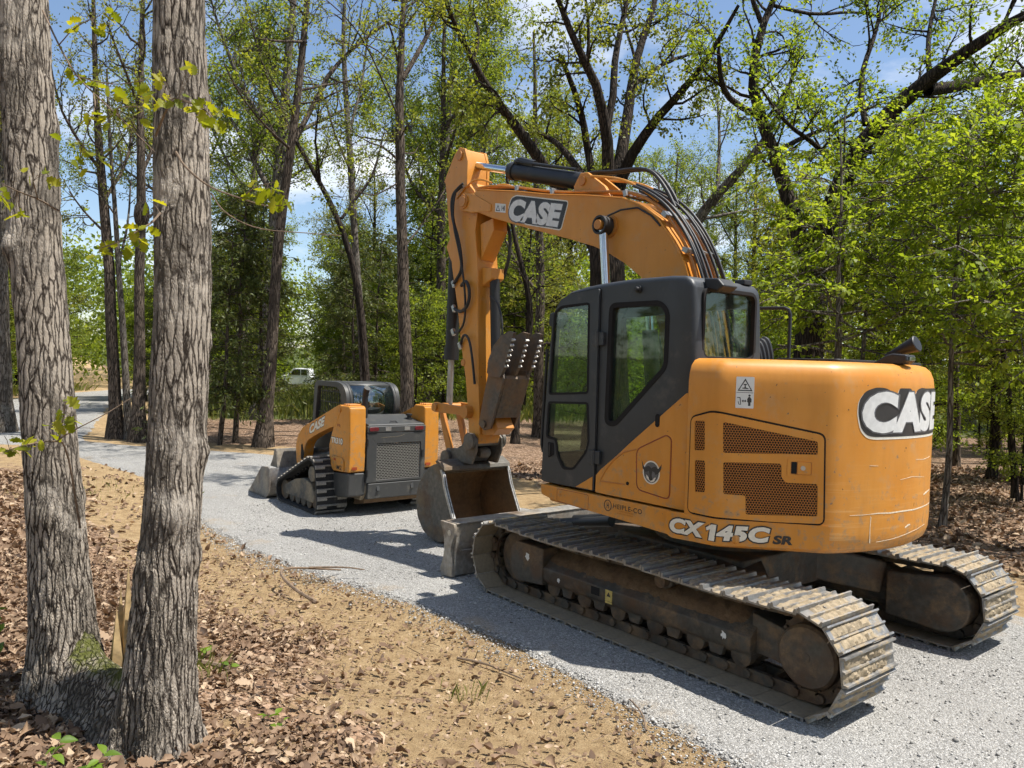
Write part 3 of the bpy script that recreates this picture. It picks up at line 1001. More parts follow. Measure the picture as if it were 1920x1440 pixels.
STOT = OUTS[-1]
def surf(s, z, off=0.0):
    s = float(s)
    if s < 0:
        p = OUTL[0] + (OUTL[0] - OUTL[1]) / np.linalg.norm(OUTL[0] - OUTL[1]) * (-s); t = OUTT[0]
    else:
        p = V(np.interp(s, OUTS, OUTL[:, 0]), np.interp(s, OUTS, OUTL[:, 1]))
        t = V(np.interp(s, OUTS, OUTT[:, 0]), np.interp(s, OUTS, OUTT[:, 1])); t /= np.linalg.norm(t)
    n = V(t[1], -t[0])
    if n @ p < 0: n = -n
    return (p[0] + n[0] * off, p[1] + n[1] * off, z)

def panel_on_tail(name, poly, off0, off1, mat, parent, holes=(), step=.05, bevel=0.0):
    """a plate cut to poly in (s, z) and bent round the tail"""
    bm = bmesh.new()
    loops = [list(poly)] + [list(h) for h in holes]
    flat = [p for l in loops for p in l]
    vsx = [bm.verts.new((p[0], p[1], 0)) for p in flat]
    for t in tessellate_polygon([[Vector((p[0], p[1], 0)) for p in l] for l in loops]):
        try: bm.faces.new([vsx[i] for i in t])
        except ValueError: pass
    s0 = min(p[0] for p in flat); s1 = max(p[0] for p in flat)
    x = s0 + step
    while x < s1 - 1e-4:
        bmesh.ops.bisect_plane(bm, geom=bm.verts[:] + bm.edges[:] + bm.faces[:], plane_co=(x, 0, 0), plane_no=(1, 0, 0))
        x += step
    bm.verts.ensure_lookup_table(); bm.verts.index_update()
    P = [(v.co.x, v.co.y) for v in bm.verts]
    n = len(P)
    F = [tuple(v.index for v in f.verts) for f in bm.faces]
    E = [tuple(v.index for v in e.verts) for e in bm.edges if len(e.link_faces) == 1]
    bm.free()
    mb = MB()
    mb.add([surf(s, z, off1) for s, z in P] + [surf(s, z, off0) for s, z in P],
           F + [tuple(i + n for i in reversed(f)) for f in F] + [(a, b, b + n, a + n) for a, b in E])
    return mb.build(name, mat, parent, bevel, uvs=[(s, z) for s, z in P] * 2)

def text_on_tail(name, body, s0, z0, w, h, off, mat, parent, bold=0.0, shear=0.0, spacing=1.0, th=.003, rise=0.0):
    uv, fs = text_shape(body, w, h, bold, shear, spacing, step=.03)
    mb = MB()
    mb.add([surf(s0 + u, z0 + v + rise * u, off + th) for u, v in uv], fs)
    return mb.build(name, mat, parent, smooth=0)

def rrect(x0, x1, z0, z1, r, n=5):
    P = []
    for cx, cz, a0 in ((x1 - r, z1 - r, 0), (x0 + r, z1 - r, 90), (x0 + r, z0 + r, 180), (x1 - r, z0 + r, 270)):
        for k in range(n + 1):
            a = R(a0 + 90 * k / n); P.append((cx + r * math.cos(a), cz + r * math.sin(a)))
    return P
def round_poly(P, r, n=5):
    out = []
    P = [np.array(p, float) for p in P]
    for i, p in enumerate(P):
        a = P[i - 1] - p; b = P[(i + 1) % len(P)] - p
        la, lb = np.linalg.norm(a), np.linalg.norm(b)
        q = min(r, la * .45, lb * .45)
        A = p + a / la * q; B = p + b / lb * q
        for k in range(n + 1):
            t = k / n
            out.append(tuple((1 - t) ** 2 * A + 2 * t * (1 - t) * p + t * t * B))
    return out
def grow(P, d):
    c = np.mean(np.array(P), 0); Q = []
    n = len(P)
    area = sum(P[i][0] * P[(i + 1) % n][1] - P[(i + 1) % n][0] * P[i][1] for i in range(n))
    sg = 1 if area > 0 else -1
    for i in range(n):
        a = np.array(P[(i + 1) % n]) - np.array(P[i - 1]); a = a / (np.linalg.norm(a) + 1e-9)
        Q.append(tuple(np.array(P[i]) + sg * d * V(a[1], -a[0])))
    return Q

def tail():
    prof = [(-.30, .862), (-.12, .856), (-.055, .862), (-.02, .89), (-.004, .94), (0, 1.0), (0, 1.2), (0, 1.5), (0, 1.8), (0, 1.95), (-.008, 2.01), (-.028, 2.06), (-.062, 2.092), (-.11, 2.106), (-.34, 2.112)]
    sv = np.linspace(0, STOT, 120)
    P = np.array([[surf(s, z, o) for o, z in prof] for s in sv])
    mb = MB(); n, m = P.shape[:2]
    mb.add(P.reshape(-1, 3), [(i * m + j, (i + 1) * m + j, (i + 1) * m + j + 1, i * m + j + 1) for i in range(n - 1) for j in range(m - 1)]
           + [tuple(range(m)), tuple((n - 1) * m + j for j in range(m - 1, -1, -1)), tuple(i * m + m - 1 for i in range(n)), tuple(i * m for i in range(n - 1, -1, -1))])
    cw = mb.build('counterweight', M['orange_scuffed'], EX, smooth=40)
    # engine door
    door = round_poly([(.038, 1.705), (.19, 1.752), (.262, 1.744), (.890, 1.632), (.905, 1.066), (.61, 1.060), (.038, 1.074)], .035)
    grilles = [round_poly([(.065, 1.688), (.143, 1.692), (.150, 1.497), (.072, 1.490)], .012),
               round_poly([(.077, 1.424), (.155, 1.43), (.163, 1.221), (.086, 1.212)], .012),
               round_poly([(.263, 1.694), (.853, 1.592), (.856, 1.508), (.270, 1.492)], .014),
               round_poly([(.273, 1.432), (.635, 1.440), (.639, 1.352), (.668, 1.318), (.862, 1.320), (.868, 1.112), (.425, 1.098), (.420, 1.221), (.280, 1.223)], .016)]
    panel_on_tail('door_gap', grow(door, .013), .0005, .003, M['gap'], cw)
    ed = panel_on_tail('engine_door', door, .003, .014, M['orange'], cw, holes=grilles)
    for g in grilles:
        panel_on_tail('grille', grow(g, .004), .0085, .010, M['perf'], ed)
        panel_on_tail('bay_shade_plate', grow(g, .004), .0035, .0045, M['inside'], ed)  # thin black sheet paints the shade seen through the punched holes
    rim = rrect(.672, .842, 1.358, 1.476, .012)
    panel_on_tail('latch_frame', rim, .0145, .018, M['orange'], ed, holes=[rrect(.692, .822, 1.374, 1.460, .006)])
    panel_on_tail('latch_recess', rrect(.693, .821, 1.375, 1.459, .006), .0142, .0150, M['orange_dirty'], ed)
    panel_on_tail('latch', rrect(.735, .815, 1.379, 1.455, .006), .0152, .022, M['orange'], ed)
    panel_on_tail('latch_slot', rrect(.696, .731, 1.379, 1.455, .004), .0152, .0160, M['gap'], ed)
    panel_on_tail('latch_lock', rrect(.752, .782, 1.403, 1.433, .0149), .022, .026, M['steel'], ed)
    # warning sign
    sg = panel_on_tail('warning_label', rrect(.336, .450, 1.787, 1.991, .006), .001, .0025, M['white_label'], cw)
    panel_on_tail('label_line', rrect(.340, .446, 1.887, 1.890, .001), .0025, .0030, M['letter_dark'], sg)
    tri = [(.393, 1.980), (.346, 1.899), (.440, 1.899)]
    panel_on_tail('label_triangle', tri, .0025, .0030, M['letter_dark'], sg, holes=[[(.393, 1.966), (.357, 1.906), (.429, 1.906)]])
    panel_on_tail('label_figure', [(.383, 1.945), (.403, 1.945), (.403, 1.938), (.396, 1.934), (.398, 1.922), (.415, 1.917), (.413, 1.912), (.375, 1.914), (.374, 1.919), (.389, 1.922), (.390, 1.936), (.383, 1.938)], .0025, .0030, M['letter_dark'], sg)
    panel_on_tail('label_figure', round_poly([(.417, 1.862), (.425, 1.862), (.436, 1.848), (.436, 1.826), (.430, 1.826), (.430, 1.803), (.415, 1.803), (.415, 1.826), (.409, 1.826), (.409, 1.848)], .002), .0025, .0030, M['letter_dark'], sg)
    panel_on_tail('label_figure', rrect(.4155, .4295, 1.864, 1.877, .0065), .0025, .0030, M['letter_dark'], sg)
    panel_on_tail('label_arrow', [(.374, 1.834), (.385, 1.844), (.385, 1.837), (.394, 1.837), (.394, 1.844), (.405, 1.834), (.394, 1.824), (.394, 1.831), (.385, 1.831), (.385, 1.824)], .0025, .0030, M['letter_dark'], sg)
    panel_on_tail('label_machine', [(.346, 1.858), (.366, 1.858), (.371, 1.810), (.356, 1.810), (.350, 1.830), (.354, 1.832), (.359, 1.814), (.366, 1.814), (.361, 1.853), (.346, 1.853)], .0025, .0030, M['letter_dark'], sg)
    # big lettering plate: the dark backing follows the letters
    c = STOT / 2
    outl = round_poly([(1.122, 1.78), (1.126, 1.862), (1.175, 1.922), (1.26, 1.948), (1.35, 1.945), (1.405, 1.925), (1.435, 1.905), (1.475, 1.905), (1.49, 1.945), (1.63, 1.945), (1.655, 1.91), (1.69, 1.90), (1.72, 1.935), (1.79, 1.95), (1.87, 1.945), (1.915, 1.945), (2.255, 1.945), (2.255, 1.625), (1.26, 1.625), (1.20, 1.635), (1.15, 1.68)], .03)
    lp = panel_on_tail('logo_plate', outl, .001, .0030, M['letter_dark'], cw)
    ol2 = [(s, z - .010) for s, z in grow(outl, .007)]
    panel_on_tail('logo_border', ol2, .0004, .0018, M['cream'], cw)
    text_on_tail('logo_letters_shade', 'CASE', 1.137, 1.640, 1.105, .292, .0032, M['logo_back'], lp, .085, .06, 1.02)
    text_on_tail('logo_letters', 'CASE', 1.150, 1.650, 1.080, .272, .0045, M['letter'], lp, .062, .06, 1.08)
    # gouges
    def gouge(pts, w, name='scratch'):
        A = [(s, z + w * (.3 + .7 * math.sin(math.pi * (k + .5) / len(pts)))) for k, (s, z) in enumerate(pts)]
        B = [(s, z - w * (.3 + .7 * math.sin(math.pi * (k + .5) / len(pts)))) for k, (s, z) in enumerate(pts)]
        panel_on_tail(name, A + B[::-1], .0005, .0016, M['scratch'], cw, step=.08)
    gouge([(1.09, 1.118), (1.18, 1.119), (1.27, 1.121)], .002)
    gouge([(1.26, 1.121), (1.33, 1.124), (1.45, 1.119), (1.60, 1.121), (1.75, 1.116), (1.95, 1.118), (2.2, 1.112)], .0045)
    panel_on_tail('scratch', [(1.262, 1.112), (1.267, 1.10), (1.262, 1.03), (1.266, .93), (1.260, .932), (1.258, 1.03), (1.261, 1.10)], .0005, .0016, M['scratch'], cw)
    gouge([(1.235, 1.44), (1.275, 1.437), (1.31, 1.436)], .0016)
    gouge([(1.545, 1.335), (1.70, 1.346), (1.937, 1.326)], .0016)
    gouge([(1.93, 1.20), (2.0, 1.208), (2.15, 1.214)], .005)
    gouge([(1.75, 1.46), (1.9, 1.452), (2.1, 1.458)], .0020)
    gouge([(1.32, .935), (1.5, .945), (1.7, .965), (2.0, .985)], .0016)
    gouge([(1.63, 1.005), (1.67, 1.018), (1.70, 1.02)], .006)
    # chips
    rr = random.Random(4)
    for (s, z, w, h) in ((1.60, 1.545, .018, .016), (1.585, 1.525, .005, .014), (1.62, 2.05, .012, .01), (1.55, 2.045, .007, .008), (.92, 2.04, .006, .006), (1.75, 1.15, .006, .03), (1.05, 1.80, .012, .02), (1.03, 1.29, .012, .012)):
        pp = [(s + w / 2 * rr.uniform(.4, 1) * math.cos(a), z + h / 2 * rr.uniform(.4, 1) * math.sin(a)) for a in np.linspace(0, 2 * math.pi, 9)[:-1]]
        panel_on_tail('paint_chip', pp, .0004, .0012, M['old_mud'], cw)
    # model name on the skirt below the door
    sk = panel_on_tail('skirt_panel', round_poly([(-.145, 1.048), (.0, 1.055), (.95, 1.052), (.95, .90), (-.10, .872), (-.145, .90)], .02), -.03, .0035, M['orange'], cw)
    for body, a, w in (('CX', -.118, .295), ('45C', .236, .358)):
        text_on_tail('model_name_outline', body, a, .902 + .012 * (a + .118), w, .120, .0042, M['letter_dark'], sk, .095, .14, 1.04, rise=.012)
        text_on_tail('model_name', body, a + .010, .911 + .012 * (a + .118), w - .020, .102, .0055, M['cream'], sk, .062, .14, 1.10, rise=.012)
    one = [(.196, .908), (.206, .982), (.180, .970), (.176, .990), (.216, 1.016), (.246, 1.016), (.234, .908)]
    panel_on_tail('model_name_outline', grow(one, .010), .0040, .0044, M['letter_dark'], sk)
    panel_on_tail('model_name', one, .0052, .0058, M['cream'], sk)
    text_on_tail('model_suffix', 'SR', .600, .915, .125, .058, .0042, M['letter_dark'], sk, .05, .15, 1.05, rise=.0)
    # rear work light / camera pod and exhaust scoop on the hood
    pod = MB()
    pod.prism([(-1.22, 2.105), (-1.25, 2.125), (-1.32, 2.168), (-1.36, 2.178), (-1.455, 2.170), (-1.462, 2.13), (-1.42, 2.105)], -.06, .08)
    pd = pod.build('rear_camera_pod', M['black_plastic'], EX, .012, 3)
    ln = MB(); ln.box(-1.468, -1.459, -.03, .05, 2.130, 2.160); ln.build('lens', M['glass_green'], pd, .003)
    ex = MB(); ex.lathe((-1.08, -.42, 2.175), (-1, 0, .40), [(0, .012), (.05, .02), (.24, .062), (.245, .055)], 20)
    ex.box(-1.20, -1.10, -.45, -.39, 2.10, 2.20)
    ex.build('exhaust_scoop', M['black_plastic'], EX)
    hd = MB(); hd.prism(rrect(-1.1, -.60, -1.0, .30, .04), 2.10, 2.132, 'z'); hd.build('hood_grating', M['black_plastic'], EX, .006)
tail()

def house():
    # frame skirt under the cab and along the front
    f = MB(); f.prism([(.955, -.98), (.985, -.70), (.985, 1.10), (.955, 1.165), (-.42, 1.165), (-.42, -.98)], .955, 1.045, 'z')
    f.prism([(.93, -.9), (.93, 1.12), (-.9, 1.12), (-.9, -.9)], .90, .96, 'z')
    fr = f.build('house_frame', M['orange'], EX, .02, 3)
    p = MB(); p.prism(round_poly([(.985, 1.040), (-.398, 1.046), (-.398, .872), (.0, .893), (.80, .925), (.965, .955)], .012), 1.150, 1.1725)
    sp = p.build('side_skirt', M['orange'], fr, .005)
    def seam(P, y, parent, w=.0035):
        pts = [(a, y, b) for a, b in P] + [(P[0][0], y, P[0][1])]
        t = MB(); t.tube(pts, w, 5, False); t.build('panel_seam', M['red_brown_print'], parent)
    seam(round_poly([(.775, 1.028), (.415, 1.030), (.415, .912), (.775, .930)], .02), 1.1725, sp, .0022)
    lk = MB(); lk.cyl((.735, 1.172, .985), (.735, 1.175, .985), .012, 14); lk.build('lock', M['orange_dirty'], sp)
    # company lettering
    def flat_text(name, body, x, z, w, h, y, mat, parent, bold=.0, shear=0, rot=0.0, sp=1.0):
        uv, fs = text_shape(body, w, h, bold, shear, sp)
        c, s = math.cos(rot), math.sin(rot)
        mb = MB(); mb.add([(x - (u * c - v * s), y, z + u * s + v * c) for u, v in uv], fs)
        return mb.build(name, mat, parent, smooth=0)
    house.flat_text = flat_text
    y = 1.1742
    flat_text('company_name', 'HEIPLE-CO', .150, .972, .285, .036, y, M['letter_dark'], sp, .012, sp=1.12)
    flat_text('company_initial', 'H', .216, .962, .022, .044, y, M['letter_dark'], sp, .03)
    ring = []
    rg = MB(); rg.tube([(.205 + .036 * math.cos(a), y, .984 + .040 * math.sin(a)) for a in np.linspace(0, 2 * math.pi, 29)], .0032, 5, False)
    rg.build('company_ring', M['letter_dark'], sp)
    for (zz, ww, x0) in ((.955, .135, .085), (.936, .15, .105)):
        k = 0; x = x0
        bm = MB()
        rr = random.Random(int(zz * 1000))
        while x > x0 - ww:
            q = rr.uniform(.006, .013); bm.box(x - q, x, y - .0006, y, zz, zz + .011); x -= q + rr.uniform(.003, .006)
        bm.build('faded_small_print', M['orange_dirty'], sp)
    # right-hand tool box and tank
    t = MB(); t.prism([(.86, 1.05), (.86, 1.52), (.78, 1.60), (-.52, 1.66), (-.52, 1.05)], -1.16, -.36); t.build('side_tank', M['orange'], EX, .03, 3)
    e = MB(); e.box(-.52, -.30, -1.0, .34, 1.05, 1.98); e.build('engine_bulkhead', M['black_plastic'], EX, .02)
    # grab rail on the far side
    r = MB(); q = []
    r.tube([(.05, -.95, 1.6), (.05, -.95, 2.55), (.065, -.95, 2.59), (.11, -.95, 2.61), (.55, -.95, 2.62)], .016, 8); r.build('grab_rail', M['black_plastic'], EX)
house()

def cab():
    side = [(.985, 1.052), (.975, 1.5), (.945, 2.0), (.905, 2.38), (.875, 2.49), (.82, 2.575), (.72, 2.625), (.55, 2.652), (.36, 2.668), (.09, 2.682), (-.30, 2.682), (-.44, 2.672), (-.50, 2.62), (-.515, 2.5), (-.535, 2.1), (-.535, 1.052)]
    o = MB(); o.prism(side, .355, 1.15)
    c = o.build('cab', M['cab_grey'], EX)
    m = add_bevel(c, .055, 5)
    bake(c)
    def cutter(fn):
        b = MB(); fn(b); return b.build('cutter')
    wr = round_poly([(.262, 2.492), (-.215, 2.492), (-.285, 2.43), (-.285, 2.04), (.185, 1.595), (.272, 1.605)], .05)
    cuts = [cutter(lambda b: b.prism([(x * .93 + .012, 1.052 + (z - 1.052) * .955 + .03) for x, z in side], .415, 1.095)),
            cutter(lambda b: b.prism([(.90, 2.485), (.445, 2.485), (.42, 1.44), (.44, 1.36), (.59, 1.19), (.72, 1.18), (.94, 1.36)], 1.05, 1.3)),
            cutter(lambda b: b.prism(wr, 1.05, 1.3)),
            cutter(lambda b: b.prism(round_poly([(1.10), ] and [(.455, 2.11), (1.055, 2.11), (1.055, 2.585), (.455, 2.585)], .06), -.7, -.40, 'x')),
            cutter(lambda b: b.prism(round_poly([(.43, 1.30), (1.08, 1.30), (1.08, 2.52), (.43, 2.52)], .05), .80, 1.2, 'x')),
            cutter(lambda b: b.prism(round_poly([(.84, 2.46), (-.42, 2.50), (-.42, 1.75), (.90, 1.40)], .05), .2, .45))]
    carve(c, cuts)
    c.data.shade_smooth(); c.data.set_sharp_from_angle(angle=R(30))
    # glazing
    def pane(name, poly, a, b, axis='y', mat='glass'):
        p = MB(); p.prism(poly, a, b, axis); return p.build(name, M[mat], c)
    pane('side_window', grow(wr, .004), 1.118, 1.124)
    pane('rear_window', rrect(.445, 1.065, 2.10, 2.595, .06), -.500, -.495, 'x')
    pane('right_window', [(.86, 2.48), (-.44, 2.52), (-.44, 1.73), (.92, 1.38)], .378, .383)
    w = MB(); w.prism([(.955, 1.30), (.960, 1.30), (.885, 2.44), (.880, 2.44)], .43, 1.08); w.build('windscreen', M['glass'], c)
    # rubber seals round the fixed panes
    def seal(poly, y, r, name='window_seal', mat='gap', axis='y'):
        L = list(poly) + [poly[0]]
        t = MB(); t.tube([(a, y, b) if axis == 'y' else (y, a, b) for a, b in L], r, 6, False); t.build(name, M[mat], c)
    fr = MB(); fr.prism(grow(wr, .020), 1.120, 1.153, holes=[grow(wr, -.018)]); fr.build('window_rubber', M['gap'], c, .004)
    rp = rrect(.455, 1.055, 2.11, 2.585, .06)
    fr = MB(); fr.prism(grow(rp, .016), -.532, -.497, 'x', holes=[grow(rp, -.012)]); fr.build('rear_window_rubber', M['gap'], c, .004)
    # door
    dpoly = round_poly([(.975, 1.068), (.965, 1.5), (.935, 2.0), (.895, 2.38), (.865, 2.48), (.81, 2.555), (.70, 2.598), (.375, 2.625), (.365, 1.068)], .02)
    up = round_poly([(.878, 2.45), (.80, 2.505), (.475, 2.52), (.458, 1.815), (.915, 1.785)], .03)
    lo = round_poly([(.918, 1.725), (.455, 1.745), (.43, 1.44), (.46, 1.35), (.595, 1.205), (.72, 1.195), (.79, 1.29), (.815, 1.42), (.93, 1.43)], .03)
    d = MB(); d.prism(dpoly, 1.1515, 1.171, holes=[up, lo])
    door = d.build('door', M['cab_grey'], c, .006)
    gp = MB(); gp.prism(grow(dpoly, .008), 1.1500, 1.1525, holes=[grow(up, .02), grow(lo, .02)]); gp.build('door_seal', M['gap'], c)
    for q in (up, lo):
        g = MB(); g.prism(grow(q, .004), 1.157, 1.162); g.build('door_pane', M['glass'], door)
        s = MB(); s.prism(grow(q, .004), 1.163, 1.1735, holes=[grow(q, -.014)]); s.build('window_rubber', M['gap'], door)
    h = MB(); h.prism(round_poly([(.905, 1.395), (.835, 1.395), (.825, 1.30), (.895, 1.265)], .015), 1.1712, 1.175); hh = h.build('handle_pocket', M['gap'], door)
    h = MB(); h.box(.865, .880, 1.174, 1.186, 1.285, 1.385); h.build('door_handle', M['black_plastic'], door, .004)
    for z in (2.24, 1.33):
        hg = MB(); hg.cyl((.372, 1.178, z - .06), (.372, 1.178, z + .06), .014, 10); hg.box(.372, .43, 1.171, 1.178, z - .05, z + .05); hg.box(.31, .372, 1.152, 1.178, z - .05, z + .05)
        hg.build('hinge', M['cab_grey'], door, .003)
    # orange lower quarter
    pn = MB(); pn.prism(round_poly([(.352, 1.195), (.30, 1.245), (.15, 1.36), (-.02, 1.50), (-.49, 1.868), (-.505, 1.858), (-.505, 1.06), (.352, 1.06)], .008), 1.152, 1.1655)
    lp = pn.build('lower_side_panel', M['orange'], c, .004)
    dc = MB(); dc.prism([(.560, 1.074), (.378, 1.178), (.378, 1.074)], 1.1715, 1.1745); dc.build('orange_corner', M['orange'], door)
    def seam(P, y, w, mat='red_brown_print'):
        t = MB(); t.tube([(a, y, b) for a, b in P] + [(P[0][0], y, P[0][1])], w, 6, False); t.build('panel_seam', M[mat], lp)
    hat = round_poly([(-.055, 1.435), (-.33, 1.565), (-.375, 1.54), (-.375, 1.115), (-.07, 1.145)], .05)
    hp = MB(); hp.prism(grow(hat, -.006), 1.1655, 1.1695); hpo = hp.build('hatch', M['orange'], lp, .003)
    seam(hat, 1.1655, .0045, 'red_brown_print')
    gr = MB(); gr.tube([(a, 1.1655, b) for a, b in [(-.055, 1.435), (.07, 1.40), (.17, 1.33), (.25, 1.24), (.30, 1.16)]] + [(.30, 1.1655, 1.155), (.05, 1.1655, 1.165)], .006, 6, False); gr.build('pressed_rib', M['orange_dirty'], lp)
    sl = MB(); sl.prism(rrect(-.262, -.222, 1.612, 1.705, .0195), 1.1657, 1.168); sl.build('key_slot', M['gap'], lp)
    kn = MB(); kn.cyl((.020, 1.166, 1.175), (.020, 1.171, 1.175), .013, 14); kn.build('rubber_plug', M['gap'], lp)
    # round badge: horned head in a pale ring
    def disc(cx, cz, rx, rz, n=28): return [(cx + rx * math.cos(2 * math.pi * k / n), cz + rz * math.sin(2 * math.pi * k / n)) for k in range(n)]
    cx, cz = -.205, 1.285
    b = MB(); b.prism(disc(cx, cz, .079, .084), 1.1697, 1.1707); bd = b.build('badge', M['cream'], hpo)
    b = MB(); b.prism(disc(cx, cz, .069, .074), 1.1707, 1.1713); b.build('badge_field', M['logo_back'], bd)
    head = [(.092, .082), (.075, .045), (.060, .028), (.030, .045), (.012, .040), (0, .030), (-.015, .040), (-.04, .046), (-.06, .030), (-.078, .048), (-.094, .070), (-.088, .030), (-.066, -.002), (-.040, -.012), (-.030, .004), (-.012, .012), (-.006, -.02), (-.014, -.05), (.004, -.062), (.020, -.048), (.014, -.018), (.020, .010), (.040, .0), (.058, -.004), (.080, .022)]
    b = MB(); b.prism([(cx + u, cz + v) for u, v in head], 1.1713, 1.1719); b.build('badge_head', M['letter_dark'], bd)
    b = MB(); b.prism([(cx + u, cz + v) for u, v in ((.03, -.03), (.045, -.02), (.04, -.045), (.0, -.069), (-.03, -.06), (-.045, -.03), (-.03, -.035), (-.01, -.058), (.012, -.052))], 1.1713, 1.1718); b.build('badge_mark', M['cream'], bd)
    # bumper stop, roof lamps, wiper
    k = MB(); k.lathe((-.015, 1.145, 2.598), (0, 1, 0), [(0, .028), (.02, .028), (.022, .018), (.05, .018), (.052, .012)], 16); k.build('door_stop', M['black_plastic'], c)
    lm = MB(); lm.prism([(.93, 2.47), (1.02, 2.46), (1.03, 2.36), (.97, 2.33), (.90, 2.40)], .98, 1.10); lm.build('work_lamp', M['black_plastic'], c, .012)
    lm = MB(); lm.prism([(-.48, 2.665), (-.60, 2.655), (-.655, 2.60), (-.60, 2.565), (-.50, 2.585)], .85, 1.02); lm.build('rear_lamp', M['black_plastic'], c, .015)
    lm = MB(); lm.box(-.47, -.38, .42, .52, 2.66, 2.70); lm.build('antenna_base', M['black_plastic'], c, .008)
    gb = MB(); gb.tube([(1.005, 1.13, 1.30), (1.03, 1.13, 1.36), (1.015, 1.13, 1.8), (.995, 1.13, 2.16)], .014, 8); gb.build('grab_bar', M['black_plastic'], c)
    # mirror hose at the front edge
    hs = MB(); hs.tube([(1.01, 1.08, 2.0), (1.03, 1.10, 1.55), (1.04, 1.10, 1.32), (1.02, 1.09, 1.22), (.97, 1.08, 1.2)], .012, 7); hs.build('cable', M['rubber'], c)
    # inside: seat, levers, console
    s = MB(); s.prism([(.10, 1.35), (-.30, 1.33), (-.38, 1.45), (-.44, 1.95), (-.42, 2.08), (-.35, 2.10), (-.30, 1.95), (-.22, 1.52), (.14, 1.50)], .58, .98); s.build('seat', M['seat'], c, .03, 3)
    s = MB(); s.box(-.40, .28, .47, .58, 1.1, 1.62); s.box(-.35, .25, .98, 1.07, 1.1, 1.60); s.box(-.1, .2, .6, .95, 1.08, 1.36); s.build('console', M['black_plastic'], c, .02)
    s = MB(); s.tube([(.24, .52, 1.6), (.28, .53, 1.78)], .018, 8); s.tube([(.22, 1.03, 1.58), (.27, 1.03, 1.77)], .018, 8); s.tube([(.62, .75, 1.1), (.60, .75, 1.66)], .012, 8); s.tube([(.62, .85, 1.1), (.60, .85, 1.66)], .012, 8)
    s.build('lever', M['black_plastic'], c)
    s = MB(); s.tube([(.66, 1.05, 1.72), (.62, 1.05, 1.86), (.55, 1.05, 1.89), (.47, 1.05, 1.88)], .014, 7); s.build('inner_handrail', M['black_plastic'], c)
cab()

